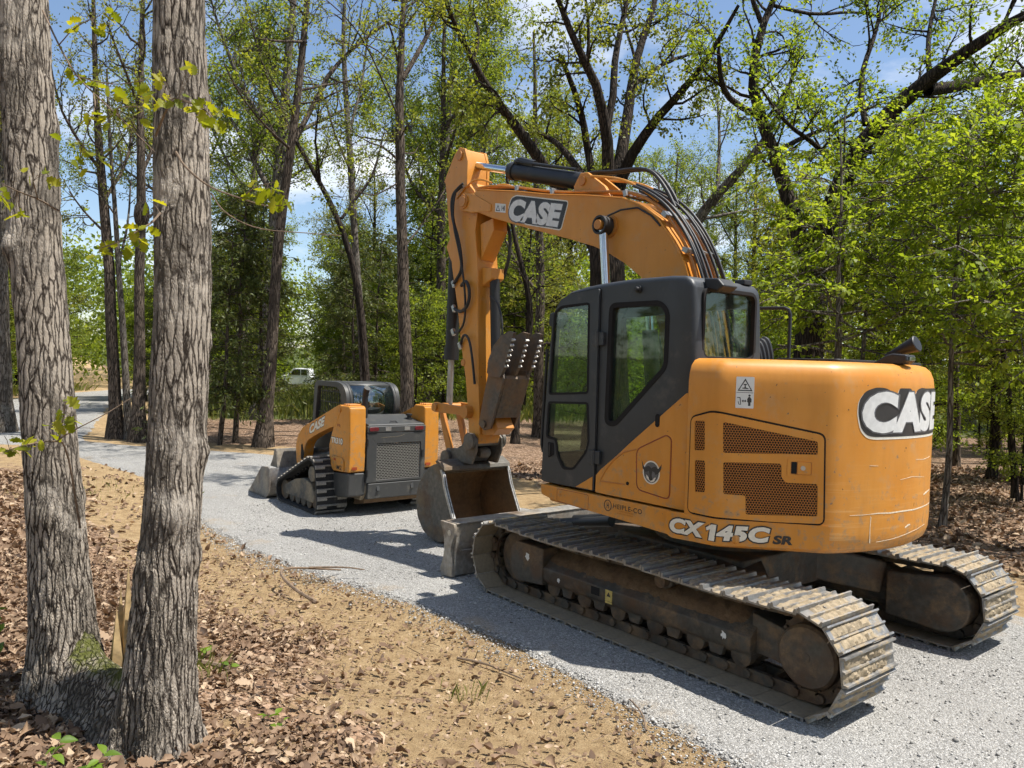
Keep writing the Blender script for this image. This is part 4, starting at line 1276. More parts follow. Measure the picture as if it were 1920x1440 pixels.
def arm_set():
    yl, yr = .20, -.20
    boom = [(3.52, 3.84), (3.48, 3.93), (3.33, 3.985), (2.65, 3.865), (2.08, 3.745), (1.55, 3.66), (1.07, 3.565), (.87, 3.475), (.66, 3.335), (.49, 3.13), (.37, 2.96), (.27, 2.72), (.17, 2.35), (.10, 1.95), (.08, 1.55), (.12, 1.20), (.34, 1.20), (.44, 1.55), (.50, 1.95), (.60, 2.36), (.71, 2.64), (.83, 2.83), (.96, 2.92), (1.05, 2.98), (1.22, 3.07), (1.44, 3.165), (1.77, 3.265), (2.38, 3.435), (3.06, 3.635), (3.40, 3.76)]
    b = MB(); b.prism(boom, yr, yl)
    bo = b.build('boom', M['orange'], EX, .010, 2)
    # edge flanges
    for s, y in ((1, yl), (-1, yr)):
        w = MB(); w.tube([(x, y + s * .002, z) for x, z in boom[2:13]], .009, 6); w.build('weld_seam', M['orange'], bo)
    # decals
    pl = round_poly([(2.745, 3.70), (2.70, 3.795), (2.62, 3.81), (1.81, 3.635), (1.905, 3.375), (2.42, 3.49), (2.68, 3.575)], .03)
    p = MB(); p.prism(grow(pl, .012), yl + .0005, yl + .0018); p.build('logo_border', M['cream'], bo)
    p = MB(); p.prism(pl, yl + .0005, yl + .0028); lg = p.build('logo_plate', M['letter_dark'], bo)
    ang = math.atan2(-.175, .84)
    def txt(name, off, w, h, x, z, bold, mat):
        uv, fs = text_shape('CASE', w, h, bold, .26, 1.0)
        c, s = math.cos(ang), math.sin(ang)
        mb = MB(); mb.add([(x - (u * c - v * s * 0), yl + off, z + u * s + v) for u, v in uv], fs)
        mb.build(name, M[mat], lg, smooth=0)
    txt('logo_letters_shade', .0032, .90, .262, 2.752, 3.552, .085, 'logo_back')
    txt('logo_letters', .0038, .872, .238, 2.736, 3.563, .060, 'letter')
    st = MB(); st.prism([(2.985, 3.785), (2.80, 3.75), (2.80, 3.655), (2.985, 3.69)], yl + .0005, yl + .002); so = st.build('warning_label', M['white_label'], bo)
    s2 = MB(); s2.prism([(2.935, 3.762), (2.972, 3.70), (2.895, 3.685)], yl + .002, yl + .0028, holes=[[(2.934, 3.746), (2.958, 3.706), (2.908, 3.696)]]); s2.build('label_triangle', M['letter_dark'], so)
    s2 = MB(); s2.box(2.86, 2.868, yl + .002, yl + .0028, 3.685, 3.74); s2.box(2.815, 2.835, yl + .002, yl + .0028, 3.68, 3.735); s2.prism([(2.858, 3.71), (2.838, 3.72), (2.838, 3.70)], yl + .002, yl + .0028); s2.build('label_figure', M['letter_dark'], so)
    # boom hoist cylinders, one on each side
    for s in (1, -1):
        y = s * .285
        top = V(1.235, y, 3.325); bot = V(.98, y, 1.15)
        d = (bot - top) / np.linalg.norm(bot - top)
        bc = MB(); bc.cyl(top + d * .95, bot, .075, 20); cyo = bc.build('boom_cylinder', M['black_plastic'], EX)
        rd = MB(); rd.cyl(top + d * .05, top + d * .97, .042, 18); rd.build('cylinder_rod', M['chrome'], cyo)
        ey = MB(); ey.lathe(top - V(0, .055, 0), (0, 1, 0), [(0, .07), (.0, .088), (.11, .088), (.11, .07), (.085, .065), (.084, .02)], 22); ey.build('rod_eye', M['black_plastic'], cyo)
        pn = MB(); pn.cyl((1.235, s * .19, 3.325), (1.235, s * .36, 3.325), .045, 16); pn.cyl((1.235, s * .2, 3.325), (1.235, s * .225, 3.325), .11, 20); pn.build('boom_pin', M['orange_dirty'], bo)
    gl = MB(); gl.tube([(1.17, .30, 3.40), (1.06, .24, 3.45), (.88, .215, 3.45), (.72, .21, 3.36), (.62, .205, 3.26)], .009, 6); gl.build('grease_line', M['rubber'], bo)
    # stick cylinder above the boom
    a = V(1.70, 0, 3.835); c = V(3.69, 0, 4.36); d = (c - a) / np.linalg.norm(c - a)
    sc = MB(); sc.cyl(a + d * .04, a + d * 1.28, .088, 22); sc.cyl(a + d * 1.22, a + d * 1.30, .102, 22); sco = sc.build('stick_cylinder', M['black_plastic'], EX, .006)
    gd = MB(); gd.prism([(-.6, 0), (.6, 0), (.56, .05), (-.52, .05)], -.07, .07); 
    rd = MB(); rd.cyl(a + d * 1.28, c, .045, 18); rd.build('cylinder_rod', M['chrome'], sco)
    ey = MB(); ey.lathe(c - V(0, .06, 0), (0, 1, 0), [(0, .05), (0, .08), (.12, .08), (.12, .05)], 18); ey.build('rod_eye', M['orange_dirty'], sco)
    pp = MB(); n = V(-d[2], 0, d[0])
    pp.tube([a + d * .2 + n * .105 + V(0, .05, 0), a + d * 1.2 + n * .105 + V(0, .05, 0)], .016, 7); pp.tube([a + d * .9 + n * .10 + V(0, .02, 0), a + d * 1.16 + n * .12 + V(0, .02, 0), a + d * 1.22 + n * .09 + V(0, .02, 0)], .045, 8); pp.build('cylinder_pipe', M['black_plastic'], sco)
    for s in (1, -1):
        lg2 = MB(); lg2.prism([(1.80, 3.70), (1.83, 3.80), (1.74, 3.92), (1.64, 3.91), (1.40, 3.74), (1.30, 3.61), (1.62, 3.66)], s * .075, s * .115); lg2.build('cylinder_lug', M['orange'], bo, .006)
    pn = MB(); pn.cyl((1.70, -.13, 3.835), (1.70, .13, 3.835), .045, 16); pn.build('lug_pin', M['orange_dirty'], bo)
    # stick
    stick = [(4.065, 4.20), (3.87, 4.47), (3.76, 4.545), (3.66, 4.51), (3.60, 4.36), (3.60, 4.12), (3.46, 4.00), (3.38, 3.74), (3.42, 3.55), (3.345, 3.05), (3.325, 2.6), (3.285, 2.0), (3.255, 1.6), (3.215, 1.22), (3.25, 1.10), (3.34, 1.07), (3.42, 1.12), (3.47, 1.5), (3.53, 1.85), (3.63, 2.2), (3.74, 2.7), (3.87, 3.15), (3.975, 3.72)]
    top = [p for p in stick]
    s = MB(); s.prism(stick, -.15, .15)
    so = s.build('stick', M['orange'], EX, .010, 2)
    for sgn in (1, -1):
        e = MB(); e.prism([(4.07, 4.20), (3.87, 4.48), (3.76, 4.555), (3.655, 4.52), (3.59, 4.36), (3.59, 4.08), (3.80, 3.95)], sgn * .125, sgn * .163); e.build('ear_plate', M['orange'], so, .006)
        e = MB(); e.cyl((3.74, sgn * .12, 4.45), (3.74, sgn * .185, 4.45), .055, 18); e.build('ear_boss', M['orange_dirty'], so)
    for sgn in (1, -1):
        k = MB(); k.prism([(3.66, 3.80), (3.68, 3.93), (3.58, 3.99), (3.40, 3.95), (3.05, 3.78), (3.06, 3.70), (3.44, 3.74)], sgn * .163, sgn * .212); k.build('boom_fork', M['orange'], bo, .008)
    pv = MB(); pv.cyl((3.565, -.245, 3.88), (3.565, .245, 3.88), .062, 20); pv.cyl((3.565, .20, 3.88), (3.565, .235, 3.88), .085, 8); pv.build('stick_pin', M['orange_dirty'], so, .005)
    # welded stop blocks and pads on the stick
    k = MB(); k.prism([(3.395, 3.62), (3.15, 3.66), (3.13, 3.52), (3.36, 3.20)], -.10, .10); k.build('stop_block', M['orange'], so, .01)
    k = MB(); k.cyl((3.58, .15, 2.02), (3.58, .157, 2.02), .04, 16); k.build('grease_boss', M['orange_dirty'], so)
    # bucket cylinder on the far side of the stick
    a = V(4.02, 0, 3.35); c = V(4.06, 0, 1.47); d = (c - a) / np.linalg.norm(c - a)
    bc = MB(); bc.cyl(a, a + d * 1.28, .078, 20); bc.cyl(a + d * 1.15, a + d * 1.30, .092, 20); bco = bc.build('bucket_cylinder', M['black_plastic'], EX)
    rd = MB(); rd.cyl(a + d * 1.28, c, .04, 16); rd.build('cylinder_rod', M['steel'], bco)
    for sgn in (1, -1):
        k = MB(); k.prism([(4.06, 3.42), (3.98, 3.28), (3.84, 3.12), (3.86, 3.56), (3.98, 3.52)], sgn * .07, sgn * .11); k.build('cylinder_lug', M['orange'], so, .005)
        lk = MB(); lk.prism(round_poly([(4.12, 1.53), (3.36, 1.50), (3.36, 1.41), (4.12, 1.41)], .04), sgn * .155, sgn * .20); lk.build('link_arm', M['orange_dirty'], so, .008)
        l2 = MB(); l2.prism(round_poly([(4.11, 1.50), (4.02, 1.50), (3.72, .84), (3.83, .80)], .04), sgn * .10, sgn * .145); l2.build('bucket_link', M['orange_dirty'], so, .008)
    pn = MB(); pn.cyl((4.06, -.23, 1.47), (4.06, .23, 1.47), .05, 16); pn.build('link_pin', M['orange_dirty'], so)
    pn = MB(); pn.cyl((3.42, -.24, 1.455), (3.42, .24, 1.455), .075, 18); pn.build('link_pin', M['orange_dirty'], so)
    # hoses along the stick
    def hose(pts, r=.017, name='hose', parent=so, mat='rubber'):
        P = chaikin(pts, 3); t = MB(); t.tube(P, r, 7); return t.build(name, M[mat], parent)
    hose([(3.62, .20, 4.08), (3.80, .23, 4.0), (3.78, .23, 3.72), (3.66, .21, 3.45), (3.62, .20, 3.28), (3.60, .19, 3.10), (3.72, .18, 3.00), (3.80, .165, 2.95)], .02)
    hose([(3.60, .21, 4.10), (3.72, .25, 4.02), (3.74, .25, 3.66), (3.62, .22, 3.30), (3.52, .20, 2.9), (3.50, .19, 2.5), (3.66, .18, 2.36), (3.78, .165, 2.38)], .013)
    hose([(3.64, .165, 2.92), (3.50, .20, 2.98), (3.42, .20, 2.86), (3.44, .20, 2.68), (3.62, .18, 2.60), (3.78, .165, 2.66)], .02)
    hose([(3.63, .165, 2.22), (3.52, .20, 2.36), (3.40, .20, 2.30), (3.34, .19, 2.05), (3.30, .18, 1.78)], .015)
    hose([(3.40, -.12, 3.70), (3.12, -.12, 3.62), (3.10, -.12, 3.25), (3.22, -.12, 3.0)], .02)
    hose([(3.16, .10, 2.78), (3.0, .10, 2.70), (2.90, .10, 2.40), (2.98, .10, 2.10), (3.16, .10, 2.02)], .012)
    for (x, z) in ((3.80, 2.95), (3.78, 2.38), (3.78, 2.66), (3.63, 2.22)):
        f = MB(); f.obox((x, .165, z), (.02, 0, .035), (0, .018, 0), (.02, 0, -.012)); f.build('hose_fitting', M['steel'], so, .003)
    # thumb cylinder
    tc = MB(); tc.cyl((3.22, 0, 3.0), (3.14, 0, 1.95), .058, 18); tco = tc.build('thumb_cylinder', M['black_plastic'], EX)
    rd = MB(); rd.cyl((3.14, 0, 1.96), (3.10, 0, 1.62), .032, 14); rd.build('cylinder_rod', M['chrome'], tco)
    tl = MB(); tl.prism([(3.35, 3.12), (3.16, 3.10), (3.16, 2.98), (3.34, 2.9)], -.09, .09); tl.build('cylinder_lug', M['orange'], so, .01)
    # thumb
    t = MB()
    for y in (-.17, .17):
        t.prism([(3.20, 1.33), (3.10, 1.27), (2.98, 1.30), (2.76, 1.86), (2.80, 1.95), (2.98, 1.96), (3.05, 1.90), (3.13, 1.62)], y - .016, y + .016)
    t.prism([(3.02, 1.42), (2.92, 1.42), (2.76, 1.86), (2.80, 1.90)], -.155, .155)
    th = t.build('thumb', M['thumb'], EX, .006)
    dk = MB(); dk.prism([(2.965, 1.50), (2.95, 1.50), (2.79, 1.83), (2.805, 1.85)], -.10, .10); 
    for y in (-.19, 0, .19):
        edge = [(2.80, 1.87), (2.735, 1.98)]
        # serrated inner edge
        for k in range(6):
            tt = k / 6
            x = 2.735 - .13 * tt; z = 1.98 + .34 * tt
            edge += [(x - .002, z), (x - .030, z + .018), (x - .012, z + .036)]
        edge += [(2.585, 2.36), (2.67, 2.375), (2.80, 2.33), (2.93, 2.22), (3.02, 2.06), (3.04, 1.92), (2.98, 1.87)]
        p = MB(); p.prism(edge, y - .02, y + .02); p.build('thumb_tine', M['thumb'], th, .003)
        for k in range(6):
            tt = k / 6
            x = 2.735 - .13 * tt; z = 1.98 + .34 * tt
            q = MB(); q.prism([(x - .012, z + .004), (x - .032, z + .018), (x - .016, z + .034)], y - .022, y + .022); q.build('thumb_tooth', M['worn'], th)
    cr = MB(); cr.cyl((2.97, -.20, 1.92), (2.97, .20, 1.92), .035, 14); cr.build('cross_tube', M['bucket'], th)
    bs = MB(); bs.prism([(3.26, 1.20), (3.02, 1.22), (2.92, 1.30), (3.0, 1.42), (3.24, 1.46)], -.12, .12); bs.build('thumb_base', M['orange_dirty'], so, .01)
    pn = MB(); pn.cyl((3.09, -.21, 1.34), (3.09, .21, 1.34), .04, 16); pn.build('thumb_pin', M['bucket'], th)
    # hydraulic lines running over the boom
    for k, y in enumerate((-.15, -.09, -.03, .03, .09, .15)):
        pts = [(3.42, y, 4.03), (3.10, y, 4.00), (2.65, y, 3.905), (2.08, y, 3.785), (1.55, y, 3.71), (1.07, y, 3.625), (.85, y, 3.54), (.62, y, 3.385), (.44, y, 3.16), (.31, y, 2.96), (.20, y, 2.66), (.12, y, 2.35)]
        pts = [(x + .012 * math.sin(k * 2.1 + i), yy, z + .01 * math.sin(k + i * 1.7)) for i, (x, yy, z) in enumerate(pts)]
        hose(pts, .015 if k % 2 else .012, 'hydraulic_pipe', bo, 'orange_dirty' if k % 3 else 'rubber')
    for k, y in enumerate((-.17, -.11, -.05, .02, .08, .13, .17)):
        o_ = .03 + .018 * ((k * 7) % 4)
        pts = [(.98, y, 3.60 + o_), (.80, y, 3.52 + o_), (.60 - o_ * .5, y, 3.36 + o_), (.40 - o_, y, 3.10 + o_ * .5), (.24 - o_, y, 2.80), (.12 - o_, y + .02, 2.45), (.0, y, 2.1)]
        hose(pts, .0125, 'hydraulic_hose', bo)
    for i, (x, z, a) in enumerate(((2.65, 3.90, -.2), (2.08, 3.78, -.18), (1.07, 3.61, -.3), (.60, 3.36, -.8), (.36, 3.03, -1.1))):
        cl = MB(); cl.obox((x, 0, z), (.02 * math.cos(a), 0, .02 * math.sin(a)), (0, .19, 0), (-.03 * math.sin(a), 0, .03 * math.cos(a))); cl.build('pipe_clamp', M['steel'], bo, .003)
    for y in (-.05, .02):
        hose([(1.78, y, 3.93), (1.62, y, 3.93), (1.42, y - .03, 3.90), (1.16, y - .04, 3.89), (.95, y - .05, 3.84), (.78, y - .05, 3.66), (.66, y - .05, 3.46)], .017, 'hydraulic_hose', bo)
    for s, y in ((1, .13), (-1, -.13)):
        hose([(1.58, y, 3.86), (1.2, y, 3.78), (.95, y, 3.66), (.72, y, 3.50)], .013, 'guard_rod', bo, 'orange')
    for y in (.17, -.17):
        hose([(3.58, y, 4.06), (3.46, y, 4.12), (3.28, y, 4.10), (3.10, y, 4.03)], .012, 'guard_rod', bo, 'orange')
    # hose loop beside the cab
    for k in range(4):
        hose([(-.20, .20 - .05 * k, 2.10), (-.34, .18 - .05 * k, 2.28 + .02 * k), (-.40, .16 - .05 * k, 2.10), (-.34, .14 - .05 * k, 1.92), (-.2, .12 - .05 * k, 1.9)], .024, 'hydraulic_hose', bo)
arm_set()

def dig_bucket():
    w = .46
    back = [(3.47, .80), (3.56, .855), (3.72, .80), (3.86, .69), (3.965, .54), (4.0, .36), (3.955, .18), (3.83, .04), (3.66, -.03), (3.46, -.035), (3.30, .03), (3.14, .16)]
    lip = [(3.20, .26), (3.30, .44), (3.385, .60), (3.43, .74)]
    P = round_poly(back, .03, 3)
    n = len(P)
    # shell: outer and inner skins
    mid = V(3.6, .4)
    inner = [tuple(np.array(p) + (mid - np.array(p)) / np.linalg.norm(mid - np.array(p)) * .028) for p in P]
    sh = MB(); sh.add([(x, -w, z) for x, z in P] + [(x, w, z) for x, z in P], [(i, i + 1, n + i + 1, n + i) for i in range(n - 1)])
    bk = sh.build('bucket', M['bucket'], EX)
    m = bk.modifiers.new('thick', 'SOLIDIFY'); m.thickness = .024; m.offset = 0
    ins = MB(); ins.add([(x, -w + .02, z) for x, z in inner] + [(x, w - .02, z) for x, z in inner], [(i, i + 1, n + i + 1, n + i) for i in range(n - 1)])
    ins.build('clay_lining', M['bucket_in'], bk)
    plate = P + [tuple(q) for q in lip]
    for s in (-1, 1):
        p = MB(); p.prism(plate, s * w, s * (w + .024)); p.build('side_plate', M['bucket'], bk, .004)
        pi = MB(); pi.prism(grow(plate, -.012), s * (w - .012), s * (w - .002)); pi.build('clay_lining', M['bucket_in'], bk)
        L = [(3.14, .16), (3.20, .26), (3.30, .44), (3.385, .60), (3.43, .74), (3.47, .80)]
        e = MB(); e.prism(L + [(a + .035, b - .01) for a, b in L[::-1]], s * (w - .010), s * (w + .030)); e.build('side_edge', M['worn'], bk, .003)
    tp = MB(); tp.prism([(3.42, .79), (3.50, .80), (3.62, .875), (3.58, .90), (3.44, .835)], -w - .02, w + .02); tp.build('top_lip', M['bucket'], bk, .006)
    lp = MB(); lp.prism([(3.12, .13), (3.30, .005), (3.33, .045), (3.15, .175)], -w - .02, w + .02); lp.build('cutting_lip', M['worn'], bk, .004)
    for k in range(5):
        y = -w + .06 + k * (2 * w - .12) / 4
        t = MB(); t.prism([(3.20, .145), (3.24, .06), (3.03, .155), (2.99, .215)], y - .035, y + .035); t.build('tooth', M['worn'], bk, .008)
    # hanger ears and coupler
    for s in (-1, 1):
        h = MB(); h.prism([(3.30, .86), (3.22, 1.02), (3.22, 1.16), (3.30, 1.22), (3.40, 1.18), (3.55, 1.02), (3.80, 1.0), (3.90, .90), (3.90, .70), (3.72, .80), (3.55, .86)], s * .165, s * .195); h.build('hanger_ear', M['bucket'], bk, .008)
    k = MB(); k.prism([(3.36, .95), (3.44, .87), (3.80, .83), (3.86, .92), (3.62, 1.04), (3.44, 1.12)], -.14, .14); k.build('coupler', M['black_plastic'], bk, .02)
    for (x, z, r) in ((3.31, 1.13, .065), (3.78, .885, .06)):
        q = MB(); q.cyl((x, -.23, z), (x, .23, z), r, 18); q.cyl((x, -.24, z), (x, -.20, z), r + .03, 18); q.cyl((x, .20, z), (x, .24, z), r + .03, 18); q.build('bucket_pin', M['bucket'], bk)
    sp = MB(); sp.lathe((3.33, -.07, .985), (0, 1, 0), [(0, .045), (.02, .06), (.12, .06), (.14, .045)], 16); sp.build('coupler_spool', M['bucket'], bk)
dig_bucket()
# ------------------------------------------------------------------ the compact track loader
def loader():
    ox, oy = 5.85, -.30
    gz = float(height(6.8, -.3)) + .012
    LD = empty('track_loader', (ox, oy, gz))
    tag(LD, 'compact orange and charcoal track loader with rubber tracks and front bucket', 'track loader')
    # chassis
    c = MB(); c.prism([(.10, .22), (.0, .34), (.0, .50), (.35, .50), (.35, .95), (1.70, .80), (1.78, .42), (1.6, .25)], -.50, .50)
    ch = c.build('chassis', M['loader_frame_mud'], LD, .02)
    bp = MB(); bp.prism([(-.03, .25), (-.045, .47), (.10, .47), (.16, .22)], -.46, .44); bpo = bp.build('rear_bumper', M['loader_grey'], ch, .015)
    for y in (-.28, .28):
        q = MB(); q.prism([(-.06, .36), (-.04, .44), (.02, .44), (.02, .34)], y - .025, y + .025); q.build('tie_down_lug', M['loader_grey'], bpo, .008)
    for s in (1, -1):
        k = MB(); k.prism([(.0, .30), (-.02, .63), (.44, .60), (.50, .40), (.35, .25)], s * .46, s * .735); k.build('lower_fender', M['loader_grey'], ch, .03, 3)
    bl = MB(); bl.prism([(.06, .18), (.03, .27), (.3, .27), (.4, .12)], -.44, .44); bl.build('belly_pan', M['old_mud'], ch, .01)
    # rear door with its slotted grille
    P = [(-.49, .48), (.47, .48), (.47, 1.18), (-.49, 1.18)]
    hole = rrect(-.41, .31, .51, 1.03, .012)
    d = MB(); d.prism(P, -.045, .0, 'x', holes=[hole]); dr = d.build('rear_door', M['loader_grey'], LD, .008)
    gq = rrect(-.415, .315, .505, 1.035, .012)
    g = MB(); g.prism(gq, -.030, -.028, 'x'); go = g.build('grille', M['perf_grey'], dr, uvs=[(p[0], p[1]) for p in gq] * 2)
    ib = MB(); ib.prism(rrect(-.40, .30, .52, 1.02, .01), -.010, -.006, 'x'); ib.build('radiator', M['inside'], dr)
    bar = MB(); bar.box(-.05, .02, -.49, .47, 1.185, 1.275); tb = bar.build('tail_light_bar', M['loader_grey'], LD, .012)
    for y in (.37, -.37):
        l = MB(); l.prism(rrect(y - .075, y + .075, 1.205, 1.262, .027), -.064, -.049, 'x'); l.build('tail_light', M['lens_red'], tb, .006)
    for y in (.14, -.17):
        l = MB(); l.box(-.0535, -.049, y - .045, y + .045, 1.205, 1.26); l.build('plate', M['steel'], tb)
    hd = MB(); hd.prism([(-.04, 1.278), (-.03, 1.30), (.55, 1.40), (.62, 1.30), (.62, 1.20), (.0, 1.20)], -.47, .45); hdo = hd.build('hood', M['loader_grey'], LD, .012)
    hh = MB(); hh.tube([(.02, -.06, 1.30), (.05, -.03, 1.335), (.05, .05, 1.335), (.02, .08, 1.30)], .010, 6); hh.build('hood_handle', M['black_plastic'], hdo)
    cp = MB(); cp.lathe((.22, -.36, 1.335), (0, 0, 1), [(0, .05), (.03, .05), (.03, .03), (.055, .03), (.06, .045), (.085, .045), (.09, .03)], 16); cp.build('fuel_cap', M['black_plastic'], hdo)
    ex = MB(); ex.tube([(.36, .30, 1.28), (.36, .30, 1.66), (.35, .30, 1.72), (.325, .30, 1.77), (.30, .30, 1.80)], [.042, .042, .044, .046, .048], 14); ex.build('exhaust_stack', M['black_plastic'], LD)
    lt = MB(); lt.prism(rrect(-.455, -.425, .80, .92, .01), -.062, -.046, 'x'); lt.build('door_latch', M['black_plastic'], dr, .003)
    sc = MB(); sc.tube([(-.046, .25, 1.108), (-.046, .12, 1.118), (-.046, .0, 1.116), (-.046, -.10, 1.135), (-.046, -.13, 1.155)], .0022, 5); sc.build('scratch', M['loader_frame_mud'], dr)
    for z in (.62, 1.05):
        hg = MB(); hg.cyl((-.05, .462, z - .05), (-.05, .462, z + .05), .014, 10); hg.build('door_hinge', M['black_plastic'], dr)
    for k in range(3):
        P = chaikin([(.45, .50 - .03 * k, 1.25), (.62, .56 - .02 * k, 1.02 - .03 * k), (.90, .58 - .02 * k, .86 - .03 * k), (1.20, .56, .84 - .03 * k), (1.42, .52, .70), (1.58, .48 - .03 * k, .52)], 2)
        hs = MB(); hs.tube(P, .014, 7); hs.build('hydraulic_hose', M['rubber'], LD)
    # towers and lift arms
    for s in (1, -1):
        yo, yi = s * .735, s * .48
        t = MB(); t.prism([(-.02, .64), (-.035, 1.0), (-.015, 1.53), (.02, 1.56), (.27, 1.56), (.36, 1.47), (.50, 1.20), (.60, .98), (.58, .80), (.46, .61)], yi, yo)
        tw = t.build('tower', M['orange'], LD, .03, 4)
        r = MB(); r.box(-.040, -.030, yo - s * .06 - .06, yo - s * .06 - .005 + .02, .675, .715) if s > 0 else r.box(-.040, -.030, yi - .11, yi - .03, .675, .715); r.build('reflector', M['reflector'], tw)
        for k in range(4):
            q = MB(); q.cyl((.06 + .05 * k, yo - s * .20, 1.565), (.06 + .05 * k, yo - s * .03, 1.565), .017, 10); q.build('hinge_knuckle', M['orange_dirty'], tw)
        a = MB(); a.prism(round_poly([(.20, 1.555), (.30, 1.565), (.96, 1.335), (1.50, 1.145), (1.66, 1.02), (1.735, .84), (1.70, .62), (1.60, .46), (1.46, .48), (1.44, .70), (1.40, .88), (1.30, .97), (.98, 1.09), (.58, 1.215), (.40, 1.25)], .05), yo + s * .004, yo - s * .15)
        ar = a.build('lift_arm', M['orange'], LD, .012)
        h = MB(); h.prism(round_poly([(1.49, .90), (1.53, .88), (1.535, .66), (1.46, .64), (1.42, .75)], .03), yo + s * .0045, yo + s * .007); h.build('arm_window', M['gap'], ar)
        cy = MB(); cy.cyl((.46, s * .60, .86), (1.30, s * .60, .72), .045, 14); cy.build('lift_cylinder', M['black_plastic'], LD)
        pn = MB(); pn.cyl((.27, yo - s * .02, 1.49), (.27, yo + s * .012, 1.49), .035, 14); pn.build('arm_pin', M['orange_dirty'], ar)
        if s > 0:
            def txt(name, body, x, z, w, hgt, bold, mat, ang, shear=.15, off=.005):
                uv, fs = text_shape(body, w, hgt, bold, shear, 1.0)
                cc, ss = math.cos(ang), math.sin(ang)
                mb = MB(); mb.add([(x - (u * cc), yo + off, z + u * ss + v) for u, v in uv], fs); mb.build(name, M[mat], ar, smooth=0)
            txt('logo_shade', 'CASE', 1.262, 1.048, .565, .158, .07, 'letter_dark', .335, .2, .0052)
            txt('logo', 'CASE', 1.25, 1.060, .545, .135, .05, 'cream', .335, .2, .0065)
            def ttxt(name, body, x, z, w, hgt, bold, mat, off):
                uv, fs = text_shape(body, w, hgt, bold, .05, 1.0)
                mb = MB(); mb.add([(x - u, yo + off, z + v) for u, v in uv], fs); mb.build(name, M[mat], tw, smooth=0)
            ttxt('model_shade', 'TR310', .526, 1.002, .365, .100, .07, 'letter_dark', .0012)
            ttxt('model_name', 'TR310', .520, 1.008, .350, .086, .045, 'cream', .0025)
            ttxt('number_mark', 'M2', .30, .655, .15, .065, .02, 'letter_dark', .0192)
            ttxt('faded_mark', '7 PR', .43, 1.245, .19, .045, .01, 'red_brown_print', .0012)
            pk = MB(); pk.prism(round_poly([(.47, .84), (.16, .83), (.10, .78), (.10, .64), (.43, .63), (.50, .72)], .03), yo + .001, yo + .018); pko = pk.build('side_cover', M['orange'], tw, .008)
            rf = MB(); rf.box(.335, .395, yo + .0185, yo + .0205, .775, .808); rf.build('reflector', M['reflector'], pko)
    # cab
    side = [(.70, 1.30), (.635, 1.48), (.645, 1.64), (.70, 1.76), (.80, 1.835), (.95, 1.86), (1.66, 1.86), (1.74, 1.80), (1.79, 1.10), (1.70, .80), (.75, .80)]
    sp = round_poly(side, .06)
    cab = None
    for s in (1, -1):
        k = MB(); k.prism(sp, s * .385, s * .45, holes=[round_poly([(.86, 1.36), (.80, 1.52), (.84, 1.70), (.96, 1.785), (1.62, 1.785), (1.70, 1.12), (.92, 1.15)], .06)])
        if cab is None: cab = k.build('loader_cab', M['loader_grey'], LD, .012)
        else: k.build('side_frame', M['loader_grey'], cab, .012)
        b = MB()
        for j in range(15):
            x = .84 + .058 * j
            b.box(x - .006, x + .006, s * .41 - .004, s * .41 + .004, 1.13, 1.80)
        for j in range(4):
            b.box(.82, 1.70, s * .41 - .0035, s * .41 + .0035, 1.22 + .16 * j, 1.23 + .16 * j)
        bo = b.build('side_screen', M['black_plastic'], cab); tag(bo, kind='stuff')
    def strip(name, pts, mat, y0, y1, th):
        t = MB(); n = len(pts)
        t.add([(x, y0, z) for x, z in pts] + [(x, y1, z) for x, z in pts], [(i, i + 1, n + i + 1, n + i) for i in range(n - 1)])
        o = t.build(name, M[mat], cab); m = o.modifiers.new('thick', 'SOLIDIFY'); m.thickness = th; return o
    rear = chaikin([(.70, 1.36), (.648, 1.48), (.655, 1.64), (.71, 1.755), (.805, 1.825)], 2)
    strip('rear_window', rear, 'glass_green', -.355, .355, .006)
    strip('roof', [(.79, 1.825), (.95, 1.853), (1.66, 1.853), (1.73, 1.80)], 'loader_grey', -.40, .40, .03)
    for y0, y1 in ((.345, .395), (-.395, -.345)):
        strip('rear_post', chaikin([(.71, 1.30), (.63, 1.48), (.64, 1.645), (.70, 1.765), (.80, 1.838), (.95, 1.862)], 2), 'loader_grey', y0, y1, .03)
    sl = MB(); sl.box(.66, .76, -.40, .40, 1.28, 1.372); sl.build('rear_sill', M['loader_grey'], cab, .012)
    se = MB(); se.prism([(.95, 1.0), (.86, 1.55), (.93, 1.58), (1.06, 1.12), (1.42, 1.1), (1.42, 1.0)], -.24, .24); se.build('seat', M['seat'], cab, .03)
    # tracks
    for s in (1, -1):
        yc = s * .775; hw = .225
        C = [((.55, .185), .178), ((1.66, .19), .178), ((.68, .55), .235)]       # rear idler, front idler, sprocket
        # belt path: outer tangents around the three wheels (counter-clockwise seen from +y with x right)
        def tang(a, ra, b, rb):
            a = V(*a); b = V(*b); d = b - a; L = np.linalg.norm(d); d /= L
            n = V(d[1], -d[0]); k = (ra - rb) / L
            nn = n * math.sqrt(1 - k * k) + d * k
            return a + nn * ra, b + nn * rb, nn
        order = [0, 1, 2]
        segs = []
        for i in range(3):
            (a, ra), (b, rb) = C[order[i]], C[order[(i + 1) % 3]]
            segs.append(tang(a, ra, b, rb))
        path = []
        for i in range(3):
            p, q, nn = segs[i]
            nxt = segs[(i + 1) % 3]
            for t in np.linspace(0, 1, 24): path.append(p + (q - p) * t)
            cb, rb = C[order[(i + 1) % 3]]
            a0 = math.atan2(nn[1], nn[0]); a1 = math.atan2(nxt[2][1], nxt[2][0])
            while a1 < a0: a1 += 2 * math.pi
            for t in np.linspace(0, 1, 14)[1:-1]:
                a = a0 + (a1 - a0) * t
                path.append(V(*cb) + rb * V(math.cos(a), math.sin(a)))
        path = np.array(path); n = len(path)
